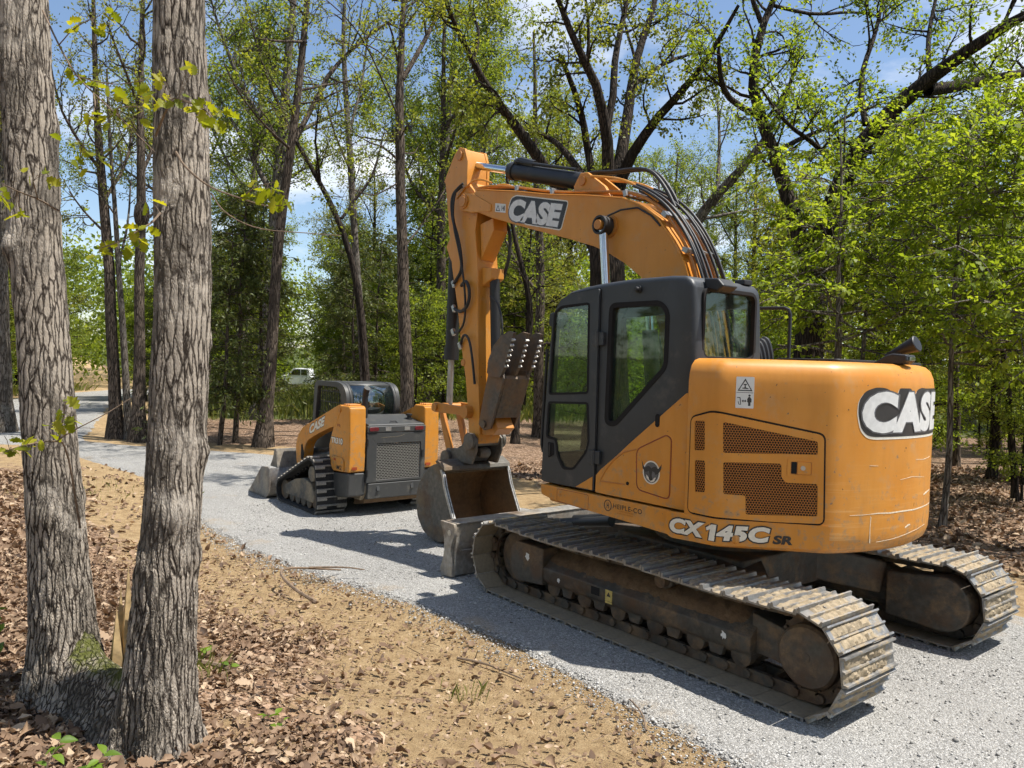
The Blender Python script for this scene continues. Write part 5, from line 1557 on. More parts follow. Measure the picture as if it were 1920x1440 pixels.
        S = np.r_[0, np.cumsum(np.linalg.norm(np.diff(np.vstack([path, path[:1]]), axis=0), axis=1))]
        tn = np.roll(path, -1, 0) - np.roll(path, 1, 0); tn /= np.linalg.norm(tn, axis=1)[:, None]
        no = np.stack([tn[:, 1], -tn[:, 0]], 1)
        inn = path - no * .03
        t = MB()
        vv = []
        for q in (path, inn):
            for y in (yc - hw, yc + hw): vv += [(p[0], y, p[1]) for p in q]
        F = []
        for i in range(n):
            j = (i + 1) % n
            F += [(i, j, n + j, n + i), (2 * n + j, 2 * n + i, 3 * n + i, 3 * n + j), (j, i, 2 * n + i, 2 * n + j), (n + i, n + j, 3 * n + j, 3 * n + i)]
        t.add(vv, F)
        tr = t.build('rubber_track', M['track_rubber'], LD, smooth=50)
        tot = S[-1]; nl = 34
        if not hasattr(loader, 'lug'):
            lg = MB()
            lg.prism([(-.030, 0), (.030, 0), (.024, .024), (-.024, .024)], -.222, -.085)
            lg.prism([(-.030, 0), (.030, 0), (.024, .024), (-.024, .024)], .085, .222)
            lg.prism([(-.028, 0), (-.008, 0), (-.010, .022), (-.026, .022)], -.086, .086)
            loader.lug = lg.mesh('tread_lug', M['lug_rubber'])
        xs = np.r_[path[:, 0], path[0, 0]]; zs = np.r_[path[:, 1], path[0, 1]]
        for k in range(nl):
            q = tot * k / nl
            x = np.interp(q, S, xs); z = np.interp(q, S, zs)
            x2 = np.interp((q + .01) % tot, S, xs); z2 = np.interp((q + .01) % tot, S, zs)
            a = math.atan2(z2 - z, x2 - x)
            o = bpy.data.objects.new('tread_lug', loader.lug); COL.objects.link(o); o.parent = tr
            o.location = (x, yc, z)
            o.rotation_euler = (math.pi, -a, 0)
        # undercarriage: frame, sprocket, rollers
        f = MB(); f.prism(round_poly([(.62, .13), (1.62, .13), (1.66, .27), (1.30, .40), (.95, .46), (.72, .40), (.60, .26)], .05), yc - .10 * s, yc + .165 * s)
        fo = f.build('undercarriage_frame', M['loader_frame_mud'], LD, .02)
        w = MB(); w.lathe((.68, yc - s * .05, .55), (0, s, 0), [(0, .19), (.10, .19), (.12, .12), (.225, .11), (.235, .09)], 24); w.build('drive_sprocket', M['loader_frame_mud'], LD)
        tt = MB()
        for k in range(16):
            aa = 2 * math.pi * k / 16
            tt.cyl((.68 + .195 * math.cos(aa), yc - .07, .55 + .195 * math.sin(aa)), (.68 + .195 * math.cos(aa), yc + .07, .55 + .195 * math.sin(aa)), .018, 6)
        tag(tt.build('sprocket_pins', M['frame_mud'], LD), kind='stuff')
        for (x, z, r) in ((.55, .185, .145), (1.66, .19, .145), (.80, .125, .085), (1.0, .125, .085), (1.2, .125, .085), (1.4, .125, .085)):
            i = MB(); i.lathe((x, yc - .15, z), (0, 1, 0), [(0, r * .5), (0, r), (.09, r), (.09, r * .75), (.21, r * .75), (.21, r), (.30, r), (.30, r * .5)], 20); i.build('track_wheel', M['frame_mud'], LD)
        # inside guide teeth
        gd = MB()
        for k in range(nl):
            q = tot * (k + .5) / nl
            x = np.interp(q, S, xs); z = np.interp(q, S, zs)
            x2 = np.interp((q + .01) % tot, S, xs); z2 = np.interp((q + .01) % tot, S, zs)
            dd = V(x2 - x, z2 - z); dd /= np.linalg.norm(dd); nn = V(-dd[1], dd[0])
            gd.obox((x + nn[0] * .045, yc + s * .06, z + nn[1] * .045), (dd[0] * .018, 0, dd[1] * .018), (0, .02, 0), (nn[0] * .02, 0, nn[1] * .02))
        tag(gd.build('guide_teeth', M['track_rubber'], tr), kind='stuff')
    # front bucket
    w = 1.03
    b = MB(); prof = [(2.80, .02), (2.10, .02), (2.02, .08), (1.98, .25), (2.02, .47)]
    n = len(prof)
    b.add([(x, -w, z) for x, z in prof] + [(x, w, z) for x, z in prof], [(i, i + 1, n + i + 1, n + i) for i in range(n - 1)])
    bk = b.build('loader_bucket', M['lbucket'], LD); m = bk.modifiers.new('thick', 'SOLIDIFY'); m.thickness = .02; m.offset = 0
    for s in (1, -1):
        p = MB(); p.prism([(2.84, .01), (2.76, .07), (2.30, .47), (2.06, .49), (2.0, .47), (1.96, .25), (2.0, .07), (2.09, .0)], s * w, s * (w + .025)); p.build('side_plate', M['lbucket'], bk, .005)
        g = MB(); g.prism([(2.03, .47), (2.30, .47), (2.20, .60), (2.14, .76), (2.06, .74)], s * (w - .14), s * (w - .115)); g.build('spill_gusset', M['lbucket'], bk, .004)
    sg = MB(); sg.prism([(2.02, .47), (2.045, .47), (2.115, .76), (2.085, .765)], -w + .12, w - .12); sg.build('spill_guard', M['lbucket'], bk, .004)
    ce = MB(); ce.prism([(2.70, .0), (2.92, .0), (2.90, .02), (2.70, .035)], -w, w); ce.build('cutting_edge', M['worn'], bk, .003)
    mp = MB(); mp.box(1.90, 1.97, -.50, .50, .10, .46); mp.build('coupler_plate', M['loader_grey'], bk, .01)
    for y in (-.4, .4):
        k = MB(); k.prism([(1.50, .50), (1.72, .62), (1.95, .42), (1.95, .16), (1.86, .14), (1.6, .44)], y - .05, y + .05); k.build('coupler_arm', M['orange_dirty'], bk, .01)
loader()

# ------------------------------------------------------------------ the pickup far down the field
def pickup():
    x, y = 61.5, -23.9
    z = float(height(x, y))
    T = empty('pickup_truck', (x, y, z), math.atan2(.78, .63))
    tag(T, 'white pickup truck parked in the field far beyond the cedars', 'truck')
    body = [(-2.75, .55), (-2.78, .95), (-2.72, 1.12), (-.75, 1.14), (-.62, 1.22), (-.42, 1.80), (-.30, 1.88), (.75, 1.88), (.92, 1.82), (1.42, 1.28), (2.55, 1.16), (2.78, 1.02), (2.84, .60), (2.70, .45), (-2.7, .45)]
    b = MB(); b.prism(body, -.95, .95); bo = b.build('body', M['white_paint'], T, .05, 3)
    for s in (1, -1):
        y0 = s * .955
        for poly in ([(-.36, 1.28), (-.27, 1.76), (.20, 1.78), (.20, 1.28)], [(.28, 1.28), (.28, 1.78), (.80, 1.74), (1.22, 1.30)]):
            w = MB(); w.prism(poly, y0 - s * .01, y0 + s * .004); w.build('side_window', M['truck_glass'], bo)
        hd = MB(); hd.box(.0, .14, y0, y0 + s * .02, 1.12, 1.15); hd.build('door_handle', M['black_plastic'], bo)
        mi = MB(); mi.box(1.05, 1.22, y0, y0 + s * .2, 1.28, 1.46); mi.build('mirror', M['black_plastic'], bo, .03)
        for wx in (-1.75, 1.85):
            ar = MB(); ar.lathe((wx, s * .80, .40), (0, s, 0), [(0, .47), (.165, .47)], 28); ar.build('wheel_arch', M['gap'], bo)
            t = MB(); t.lathe((wx, s * .72, .40), (0, s, 0), [(0, .25), (0, .38), (.03, .40), (.22, .40), (.26, .37), (.26, .25)], 28); to = t.build('tyre', M['tyre'], T)
            r = MB(); r.lathe((wx, s * .90, .40), (0, s, 0), [(0, .25), (.075, .25), (.06, .20), (.05, .06), (.08, .05)], 20); r.build('rim', M['steel'], to)
        hl = MB(); hl.box(2.62, 2.80, s * .62 - .2, s * .62 + .2, .90, 1.06); hl.build('headlight', M['letter'], bo, .02)
        tl = MB(); tl.box(-2.80, -2.72, s * .84 - .08, s * .84 + .08, .78, 1.06); tl.build('tail_light', M['lens_red'], bo, .01)
    w = MB(); w.prism([(.93, 1.79), (1.42, 1.31), (1.45, 1.33), (.95, 1.82)], -.80, .80); w.build('windscreen', M['truck_glass'], bo)
    g = MB(); g.box(2.80, 2.86, -.55, .55, .70, 1.02); g.build('radiator_grille', M['black_plastic'], bo, .02)
    bd = MB(); bd.box(-2.66, -.80, -.80, .80, 1.145, 1.15); bd.build('cargo_bed', M['black_plastic'], bo)
    bm = MB(); bm.box(2.72, 2.92, -.9, .9, .45, .62); bm.build('bumper', M['steel'], bo, .03)
pickup()
# trunk and limb lines of the trees one can tell apart: x, y, z, radius in metres
TREES = {
 'leaning': ([(14.65, -1.79, -0.29, 0.199), (14.63, -1.87, 0.82, 0.149), (14.6, -1.98, 2.38, 0.138), (14.62, -2.04, 4.47, 0.127), (14.6, -2.15, 6.42, 0.116), (14.48, -2.33, 7.21, 0.111), (14.45, -2.44, 8.77, 0.088), (14.41, -2.53, 9.95, 0.077), (14.41, -2.6, 11.51, 0.061), (14.35, -2.75, 13.34, 0.039), (14.39, -2.78, 15.03, 0.017)],
  [[(14.47, -2.35, 7.27, 0.072), (14.61, -2.85, 8.19, 0.062), (14.8, -3.3, 9.21, 0.058), (14.87, -3.88, 9.93, 0.047), (14.82, -4.61, 10.67, 0.036), (14.66, -5.47, 11.44, 0.024)], [(14.39, -2.56, 9.71, 0.039), (14.24, -1.77, 9.46, 0.027), (14.16, -1.23, 9.35, 0.016)], [(14.45, -2.42, 8.51, 0.033), (14.52, -3.15, 8.84, 0.028), (14.57, -3.9, 9.17, 0.017)], [(14.52, -2.28, 7.08, 0.039), (13.92, -1.44, 7.29, 0.026), (13.32, -0.6, 7.67, 0.02), (13.06, -0.15, 8.18, 0.014)]]),
 'lean_left': ([(15.25, -5.03, -0.43, 0.11), (15.44, -4.92, 2.51, 0.103), (15.64, -4.75, 4.27, 0.096), (15.98, -4.39, 5.87, 0.081), (16.39, -3.93, 6.88, 0.066), (16.75, -3.52, 7.67, 0.059), (17.21, -3.0, 8.9, 0.044), (17.65, -2.53, 10.5, 0.029), (17.89, -2.29, 11.82, 0.015)],
  [[(15.98, -4.39, 5.87, 0.044), (16.01, -5.37, 7.21, 0.038), (16.23, -5.79, 8.55, 0.023)], [(16.39, -3.93, 6.88, 0.037), (15.58, -3.38, 7.77, 0.028), (14.97, -3.22, 8.7, 0.02)]]),
 'fork': ([(11.55, -4.04, -0.25, 0.17), (11.69, -3.98, 2.34, 0.148), (11.8, -3.91, 3.93, 0.129), (11.89, -3.87, 5.41, 0.118), (11.96, -3.84, 6.89, 0.111), (12.03, -3.79, 7.87, 0.107), (12.01, -3.85, 8.49, 0.1), (12.06, -3.82, 9.35, 0.059), (12.04, -3.89, 10.34, 0.052), (12.04, -3.95, 11.82, 0.037), (12.06, -4.0, 13.55, 0.018)],
  [[(11.99, -3.87, 8.51, 0.063), (12.04, -4.32, 9.24, 0.056), (12.13, -4.72, 10.0, 0.05), (12.19, -5.16, 10.98, 0.043), (12.23, -5.65, 12.38, 0.032), (12.39, -6.02, 14.29, 0.016)], [(12.08, -3.78, 8.92, 0.03), (11.83, -3.47, 9.42, 0.025), (11.72, -3.3, 9.55, 0.018)], [(12.0, -3.8, 7.07, 0.03), (12.73, -3.7, 7.23, 0.023), (13.49, -3.56, 7.44, 0.016)], [(12.01, -3.81, 7.63, 0.022), (11.61, -2.76, 8.81, 0.017), (11.39, -2.26, 9.16, 0.014), (11.36, -1.51, 9.47, 0.011)], [(11.84, -3.89, 4.55, 0.022), (12.19, -4.76, 5.45, 0.019), (12.33, -5.6, 6.64, 0.016), (12.44, -6.14, 7.36, 0.014)], [(11.92, -3.86, 6.15, 0.022), (11.77, -3.07, 5.64, 0.014), (11.6, -2.33, 5.72, 0.012)]]),
 'thin_mid': ([(16.62, -5.71, -0.61, 0.114), (16.81, -5.6, 2.22, 0.107), (17.0, -5.46, 4.42, 0.107), (17.15, -5.35, 6.31, 0.1), (17.31, -5.25, 8.5, 0.094), (17.44, -5.15, 9.92, 0.08), (17.59, -5.04, 11.64, 0.06), (17.56, -5.15, 13.54, 0.047), (17.6, -5.2, 15.74, 0.02)],
  [[(17.32, -5.25, 8.66, 0.047), (17.59, -5.78, 10.43, 0.041), (18.0, -6.14, 12.09, 0.028)], [(17.2, -5.34, 7.41, 0.04), (16.91, -4.63, 8.3, 0.032), (16.67, -4.16, 9.19, 0.025)]]),
 'multi': ([(6.54, -5.46, -0.16, 0.472), (6.6, -5.45, 1.28, 0.401), (6.67, -5.43, 2.71, 0.359), (6.71, -5.42, 3.74, 0.339), (6.75, -5.4, 4.46, 0.318), (6.78, -5.38, 4.97, 0.288)],
  [[(7.01, -5.39, 4.27, 0.135), (7.26, -5.11, 4.99, 0.135), (7.34, -4.72, 5.38, 0.123), (7.4, -4.34, 5.81, 0.111), (7.47, -3.95, 6.17, 0.1), (7.52, -3.59, 6.47, 0.089), (7.54, -3.1, 6.85, 0.072), (7.51, -2.67, 7.24, 0.061), (7.45, -2.45, 7.6, 0.051), (7.4, -2.04, 7.86, 0.036), (7.29, -1.73, 8.4, 0.022)], [(6.86, -5.27, 4.66, 0.113), (7.19, -5.37, 5.33, 0.094), (7.55, -5.43, 5.89, 0.085), (7.97, -5.41, 6.32, 0.071), (8.35, -5.44, 6.72, 0.061), (8.81, -5.35, 6.95, 0.045), (9.22, -5.32, 6.99, 0.029)], [(6.83, -5.32, 4.76, 0.103), (7.15, -5.43, 5.33, 0.084), (7.29, -5.43, 5.85, 0.079), (7.29, -5.3, 6.41, 0.073), (7.29, -5.17, 6.94, 0.068), (7.26, -4.9, 7.34, 0.056), (7.24, -4.62, 7.67, 0.046), (7.23, -4.47, 7.87, 0.04)], [(6.76, -5.4, 4.76, 0.144), (6.58, -5.34, 5.67, 0.122), (6.55, -5.09, 6.22, 0.11), (6.48, -5.04, 6.69, 0.104), (6.46, -4.91, 6.95, 0.094), (6.46, -4.62, 7.3, 0.083), (6.47, -4.45, 7.48, 0.072), (6.45, -4.01, 7.86, 0.061), (6.41, -3.75, 8.14, 0.051), (6.39, -3.48, 8.57, 0.041), (6.38, -3.2, 9.28, 0.023)], [(6.52, -5.05, 6.37, 0.075), (6.48, -5.12, 6.82, 0.075), (6.56, -5.28, 7.33, 0.07), (6.74, -5.4, 7.84, 0.066), (6.84, -5.62, 8.44, 0.057), (6.91, -5.87, 9.02, 0.047), (7.04, -6.23, 10.01, 0.032)], [(6.74, -5.43, 4.76, 0.144), (6.87, -5.79, 5.87, 0.126), (6.99, -5.99, 6.49, 0.117), (7.09, -6.22, 7.19, 0.107), (7.18, -6.45, 7.77, 0.093), (7.32, -6.62, 8.4, 0.083), (7.36, -6.91, 8.96, 0.073), (7.38, -7.23, 9.58, 0.062), (7.52, -7.58, 10.64, 0.04)], [(6.71, -5.46, 4.77, 0.134), (6.48, -5.48, 5.85, 0.111), (6.21, -5.5, 6.23, 0.1), (5.86, -5.64, 6.58, 0.084), (5.47, -5.65, 6.83, 0.072), (5.17, -5.71, 7.03, 0.062), (4.79, -5.72, 7.4, 0.051), (4.46, -5.67, 7.7, 0.041), (4.11, -5.64, 8.11, 0.027)], [(7.16, -6.47, 7.79, 0.049), (7.22, -7.05, 8.23, 0.045), (7.25, -7.66, 8.62, 0.04), (7.27, -8.45, 8.99, 0.029)], [(6.47, -4.45, 7.48, 0.034), (6.39, -4.41, 8.02, 0.029), (6.38, -4.28, 8.55, 0.024), (6.38, -4.15, 9.06, 0.014)], [(7.51, -2.67, 7.24, 0.033), (7.63, -2.88, 7.96, 0.029), (7.93, -2.85, 8.52, 0.019)], [(7.52, -3.59, 6.47, 0.03), (6.92, -2.75, 6.71, 0.018), (6.66, -2.11, 6.66, 0.013)], [(7.32, -6.62, 8.4, 0.033), (7.7, -6.66, 9.29, 0.028), (8.01, -6.79, 10.11, 0.017)]]),
 'bent': ([(9.22, -10.09, -0.58, 0.178), (9.26, -10.17, 2.71, 0.164), (9.17, -10.37, 4.63, 0.157), (8.94, -10.7, 5.78, 0.144), (8.29, -10.74, 6.42, 0.127), (7.46, -11.0, 7.07, 0.104), (6.85, -10.99, 7.67, 0.076), (6.36, -10.82, 8.39, 0.049), (6.02, -10.64, 9.34, 0.024)],
  [[(8.56, -11.21, 6.58, 0.055), (8.88, -11.67, 7.96, 0.042), (9.28, -12.02, 9.39, 0.029)], [(9.17, -10.37, 4.63, 0.055), (9.69, -10.41, 5.79, 0.042), (10.06, -10.65, 7.14, 0.028)], [(8.92, -10.74, 5.82, 0.048), (8.63, -11.9, 6.14, 0.035), (8.39, -12.99, 6.41, 0.022)]]),
 'right_oak': ([(3.07, -6.59, 0.23, 0.276), (3.13, -6.56, 1.48, 0.249), (3.16, -6.58, 2.55, 0.231), (3.18, -6.59, 3.44, 0.223), (3.19, -6.6, 3.97, 0.205), (3.1, -6.74, 4.51, 0.178), (3.01, -6.85, 4.78, 0.169), (2.85, -7.08, 5.35, 0.16), (2.81, -7.14, 5.8, 0.151), (2.7, -7.3, 6.19, 0.142), (2.39, -7.37, 6.46, 0.136), (2.04, -7.49, 6.46, 0.129), (1.76, -7.53, 6.63, 0.123), (1.54, -7.48, 6.86, 0.109), (1.31, -7.46, 7.12, 0.099), (1.01, -7.37, 7.24, 0.088), (0.67, -7.31, 7.27, 0.078), (0.25, -7.19, 7.21, 0.064), (-0.24, -7.0, 7.19, 0.043), (-0.7, -6.78, 7.33, 0.021)],
  [[(1.8, -7.48, 6.58, 0.102), (1.62, -8.18, 6.75, 0.091), (1.48, -8.85, 7.02, 0.085), (1.32, -9.53, 7.15, 0.077), (1.13, -10.25, 7.44, 0.065), (0.8, -11.3, 7.81, 0.043), (0.52, -12.32, 8.49, 0.02)], [(3.23, -6.55, 3.79, 0.151), (3.41, -6.65, 4.11, 0.136), (3.53, -6.68, 4.58, 0.127), (3.76, -6.59, 5.21, 0.119), (3.87, -6.62, 5.69, 0.111), (3.99, -6.5, 6.12, 0.106), (4.02, -6.47, 6.36, 0.102), (4.12, -6.03, 6.53, 0.091), (4.15, -5.85, 6.85, 0.086), (4.12, -6.08, 7.35, 0.082), (4.12, -6.26, 7.79, 0.073), (4.16, -6.37, 8.08, 0.065), (4.1, -6.62, 8.41, 0.051), (4.09, -6.98, 9.08, 0.033), (4.15, -7.27, 9.95, 0.019)], [(4.16, -6.37, 8.06, 0.046), (4.22, -6.16, 8.4, 0.041), (4.26, -5.96, 8.89, 0.027), (4.32, -5.92, 9.53, 0.014)], [(4.06, -6.42, 6.36, 0.06), (4.06, -5.79, 6.46, 0.054), (4.05, -5.33, 6.46, 0.048), (4.01, -5.07, 6.77, 0.043), (3.99, -4.95, 7.06, 0.034), (3.91, -4.9, 7.31, 0.017)], [(3.86, -6.64, 5.87, 0.046), (3.78, -7.23, 6.19, 0.043), (3.65, -8.05, 6.56, 0.034), (3.54, -8.84, 7.03, 0.02)], [(2.81, -7.14, 5.8, 0.062), (2.88, -8.01, 5.86, 0.051), (2.89, -8.98, 6.43, 0.049), (2.96, -9.87, 6.88, 0.041)], [(2.85, -7.08, 5.32, 0.045), (2.88, -6.1, 5.66, 0.038), (2.93, -5.25, 5.83, 0.029), (2.86, -4.56, 6.13, 0.016)], [(2.7, -7.3, 6.19, 0.053), (3.01, -7.59, 7.08, 0.046), (3.07, -8.2, 7.99, 0.038), (3.13, -8.64, 9.0, 0.024)], [(1.76, -7.53, 6.63, 0.047), (2.03, -7.86, 7.41, 0.039), (2.11, -8.27, 8.17, 0.031), (2.19, -8.69, 9.05, 0.018)], [(1.32, -9.53, 7.15, 0.036), (1.31, -9.19, 6.59, 0.031), (1.38, -8.76, 6.07, 0.022), (1.41, -8.39, 5.79, 0.013)], [(4.1, -6.62, 8.41, 0.033), (3.84, -7.57, 8.43, 0.029), (3.7, -8.4, 8.73, 0.025), (3.52, -9.26, 8.83, 0.015)]]),
 'far_a': ([(18.0, 0.76, -0.35, 0.185), (18.06, 0.78, 0.64, 0.148), (18.11, 0.81, 1.46, 0.142), (18.23, 0.88, 3.37, 0.136), (18.37, 0.97, 5.15, 0.123), (18.51, 1.09, 6.51, 0.111), (18.63, 1.18, 7.74, 0.086), (18.73, 1.24, 9.38, 0.062), (18.82, 1.28, 11.02, 0.049), (18.92, 1.32, 12.93, 0.025)],
  [[(18.44, 1.03, 5.83, 0.049), (18.98, 0.36, 7.14, 0.038), (19.59, 0.11, 8.46, 0.026)], [(18.53, 1.11, 6.65, 0.049), (18.2, 1.64, 7.16, 0.036), (18.11, 2.13, 7.94, 0.029), (17.81, 2.35, 8.83, 0.017)], [(18.36, 0.97, 5.01, 0.037), (19.41, 1.28, 5.64, 0.025), (20.15, 1.54, 6.28, 0.019)]]),
 'far_b': ([(17.0, 0.47, -0.29, 0.187), (17.04, 0.44, 1.49, 0.134), (17.07, 0.45, 2.29, 0.129), (17.16, 0.48, 4.15, 0.117), (17.17, 0.43, 5.48, 0.123), (17.23, 0.45, 6.8, 0.099), (17.33, 0.49, 8.79, 0.07), (17.36, 0.44, 10.79, 0.053), (17.42, 0.43, 12.65, 0.023)],
  [[(17.22, 0.46, 6.41, 0.047), (17.61, -0.07, 7.65, 0.036), (17.81, -0.5, 8.75, 0.025)], [(17.31, 0.49, 8.13, 0.041), (16.89, 1.04, 9.05, 0.028), (16.56, 1.41, 9.72, 0.022)], [(17.16, 0.43, 5.21, 0.035), (17.45, -0.19, 5.88, 0.03), (17.55, -0.74, 6.67, 0.018)]]),
 'far_c': ([(17.78, 0.48, -0.34, 0.103), (17.88, 0.55, 0.92, 0.089), (17.98, 0.61, 2.29, 0.082), (18.14, 0.73, 4.2, 0.068), (18.27, 0.82, 5.84, 0.055), (18.43, 0.94, 7.61, 0.041), (18.53, 1.0, 9.25, 0.027)],
  [[(18.14, 0.73, 4.2, 0.034), (18.47, 0.45, 5.36, 0.028), (18.69, 0.35, 6.53, 0.021)]]),
 'far_d': ([(20.54, 2.94, -0.37, 0.254), (20.69, 2.99, 2.76, 0.19), (20.93, 3.1, 6.98, 0.155), (21.14, 3.18, 11.21, 0.12), (21.25, 3.22, 13.46, 0.056)],
  [[(20.89, 3.08, 6.56, 0.063), (21.27, 2.53, 7.87, 0.051), (21.52, 2.14, 9.47, 0.037)], [(20.96, 3.12, 7.69, 0.063), (20.21, 2.91, 9.49, 0.048), (19.44, 2.55, 10.57, 0.034)]]),
 'edge_a': ([(3.48, -16.07, -0.37, 0.119), (3.59, -16.01, 1.35, 0.112), (3.6, -16.07, 2.94, 0.099), (3.72, -15.98, 4.52, 0.086), (3.83, -15.92, 6.1, 0.066), (3.84, -15.97, 7.69, 0.04)],
  [[(3.64, -16.04, 3.46, 0.04), (3.57, -17.13, 4.61, 0.034), (3.5, -17.9, 5.65, 0.021)]]),
 'edge_b': ([(3.72, -14.19, -0.15, 0.081), (3.74, -14.22, 1.11, 0.075), (3.84, -14.16, 2.36, 0.069), (3.84, -14.22, 3.86, 0.056), (3.93, -14.18, 5.49, 0.038), (3.94, -14.22, 6.87, 0.025)],
  [[(3.84, -14.19, 3.11, 0.031), (4.49, -14.38, 4.16, 0.026), (4.95, -14.49, 4.99, 0.02)]]),
 'edge_c': ([(0.83, -9.19, -0.05, 0.062), (0.89, -9.14, 0.7, 0.053), (0.96, -9.09, 1.58, 0.049), (1.08, -8.99, 2.55, 0.044), (1.17, -8.93, 3.7, 0.035), (1.23, -8.89, 4.75, 0.022)],
  [[(1.04, -9.03, 2.29, 0.022), (1.0, -9.9, 3.04, 0.018), (0.95, -10.46, 3.64, 0.014)]]),
 'edge_d': ([(2.11, -11.74, -0.06, 0.09), (2.09, -11.81, 1.06, 0.085), (2.13, -11.8, 2.12, 0.08), (2.21, -11.75, 3.18, 0.069), (2.35, -11.64, 4.55, 0.048), (2.43, -11.6, 5.93, 0.027)],
  []),
 'edge_e': ([(4.33, -22.51, -0.08, 0.246), (4.51, -22.43, 3.2, 0.214), (4.76, -22.27, 6.81, 0.164), (4.85, -22.31, 10.42, 0.099)],
  []),
 'mid_a': ([(14.18, -10.31, -0.72, 0.168), (14.3, -10.27, 1.74, 0.154), (14.32, -10.34, 4.04, 0.14), (14.44, -10.29, 6.34, 0.119), (14.64, -10.12, 8.3, 0.091), (14.67, -10.18, 10.27, 0.063), (14.8, -10.1, 12.24, 0.035)],
  [[(14.32, -10.34, 4.04, 0.056), (15.57, -10.14, 5.44, 0.043), (16.26, -9.97, 6.85, 0.029)], [(14.44, -10.29, 6.34, 0.049), (13.51, -10.23, 7.64, 0.041), (13.06, -10.19, 8.8, 0.027)]]),
 'mid_b': ([(13.1, -8.47, -0.51, 0.113), (13.11, -8.52, 0.84, 0.105), (13.07, -8.61, 1.9, 0.098), (12.92, -8.86, 3.26, 0.09), (13.11, -8.67, 4.46, 0.075), (13.4, -8.37, 5.8, 0.06), (13.56, -8.25, 7.3, 0.038)],
  [[(13.03, -8.69, 2.35, 0.038), (12.84, -9.41, 2.68, 0.031), (12.68, -9.91, 2.4, 0.023)]]),
}
NEAR_L = [(0.67, 5.008, 4.762, 0.1089), (0.621, 4.972, 4.203, 0.1124), (0.57, 4.931, 3.696, 0.1148), (0.521, 4.896, 3.086, 0.1112), (0.476, 4.868, 2.476, 0.1148), (0.436, 4.835, 2.07, 0.1148), (0.403, 4.813, 1.664, 0.1219), (0.367, 4.785, 1.258, 0.1302), (0.348, 4.772, 1.029, 0.1349), (0.333, 4.761, 0.851, 0.142), (0.318, 4.75, 0.648, 0.1503), (0.298, 4.734, 0.471, 0.1776), (0.277, 4.715, 0.319, 0.219), (0.253, 4.692, 0.167, 0.264), (0.231, 4.669, 0.04, 0.3043)]
NEAR_R = [(-0.29, 4.47, 4.491, 0.0743), (-0.312, 4.465, 3.992, 0.0891), (-0.33, 4.462, 3.538, 0.1039), (-0.357, 4.452, 2.993, 0.1092), (-0.384, 4.443, 2.448, 0.1124), (-0.393, 4.443, 2.175, 0.1134), (-0.396, 4.451, 1.902, 0.1166), (-0.4, 4.46, 1.584, 0.1166), (-0.4, 4.469, 1.356, 0.1166), (-0.398, 4.48, 1.174, 0.1208), (-0.394, 4.492, 0.992, 0.1304), (-0.394, 4.5, 0.81, 0.1388), (-0.395, 4.507, 0.628, 0.1494), (-0.395, 4.514, 0.469, 0.161), (-0.396, 4.52, 0.287, 0.1779), (-0.401, 4.519, 0.173, 0.1927)]
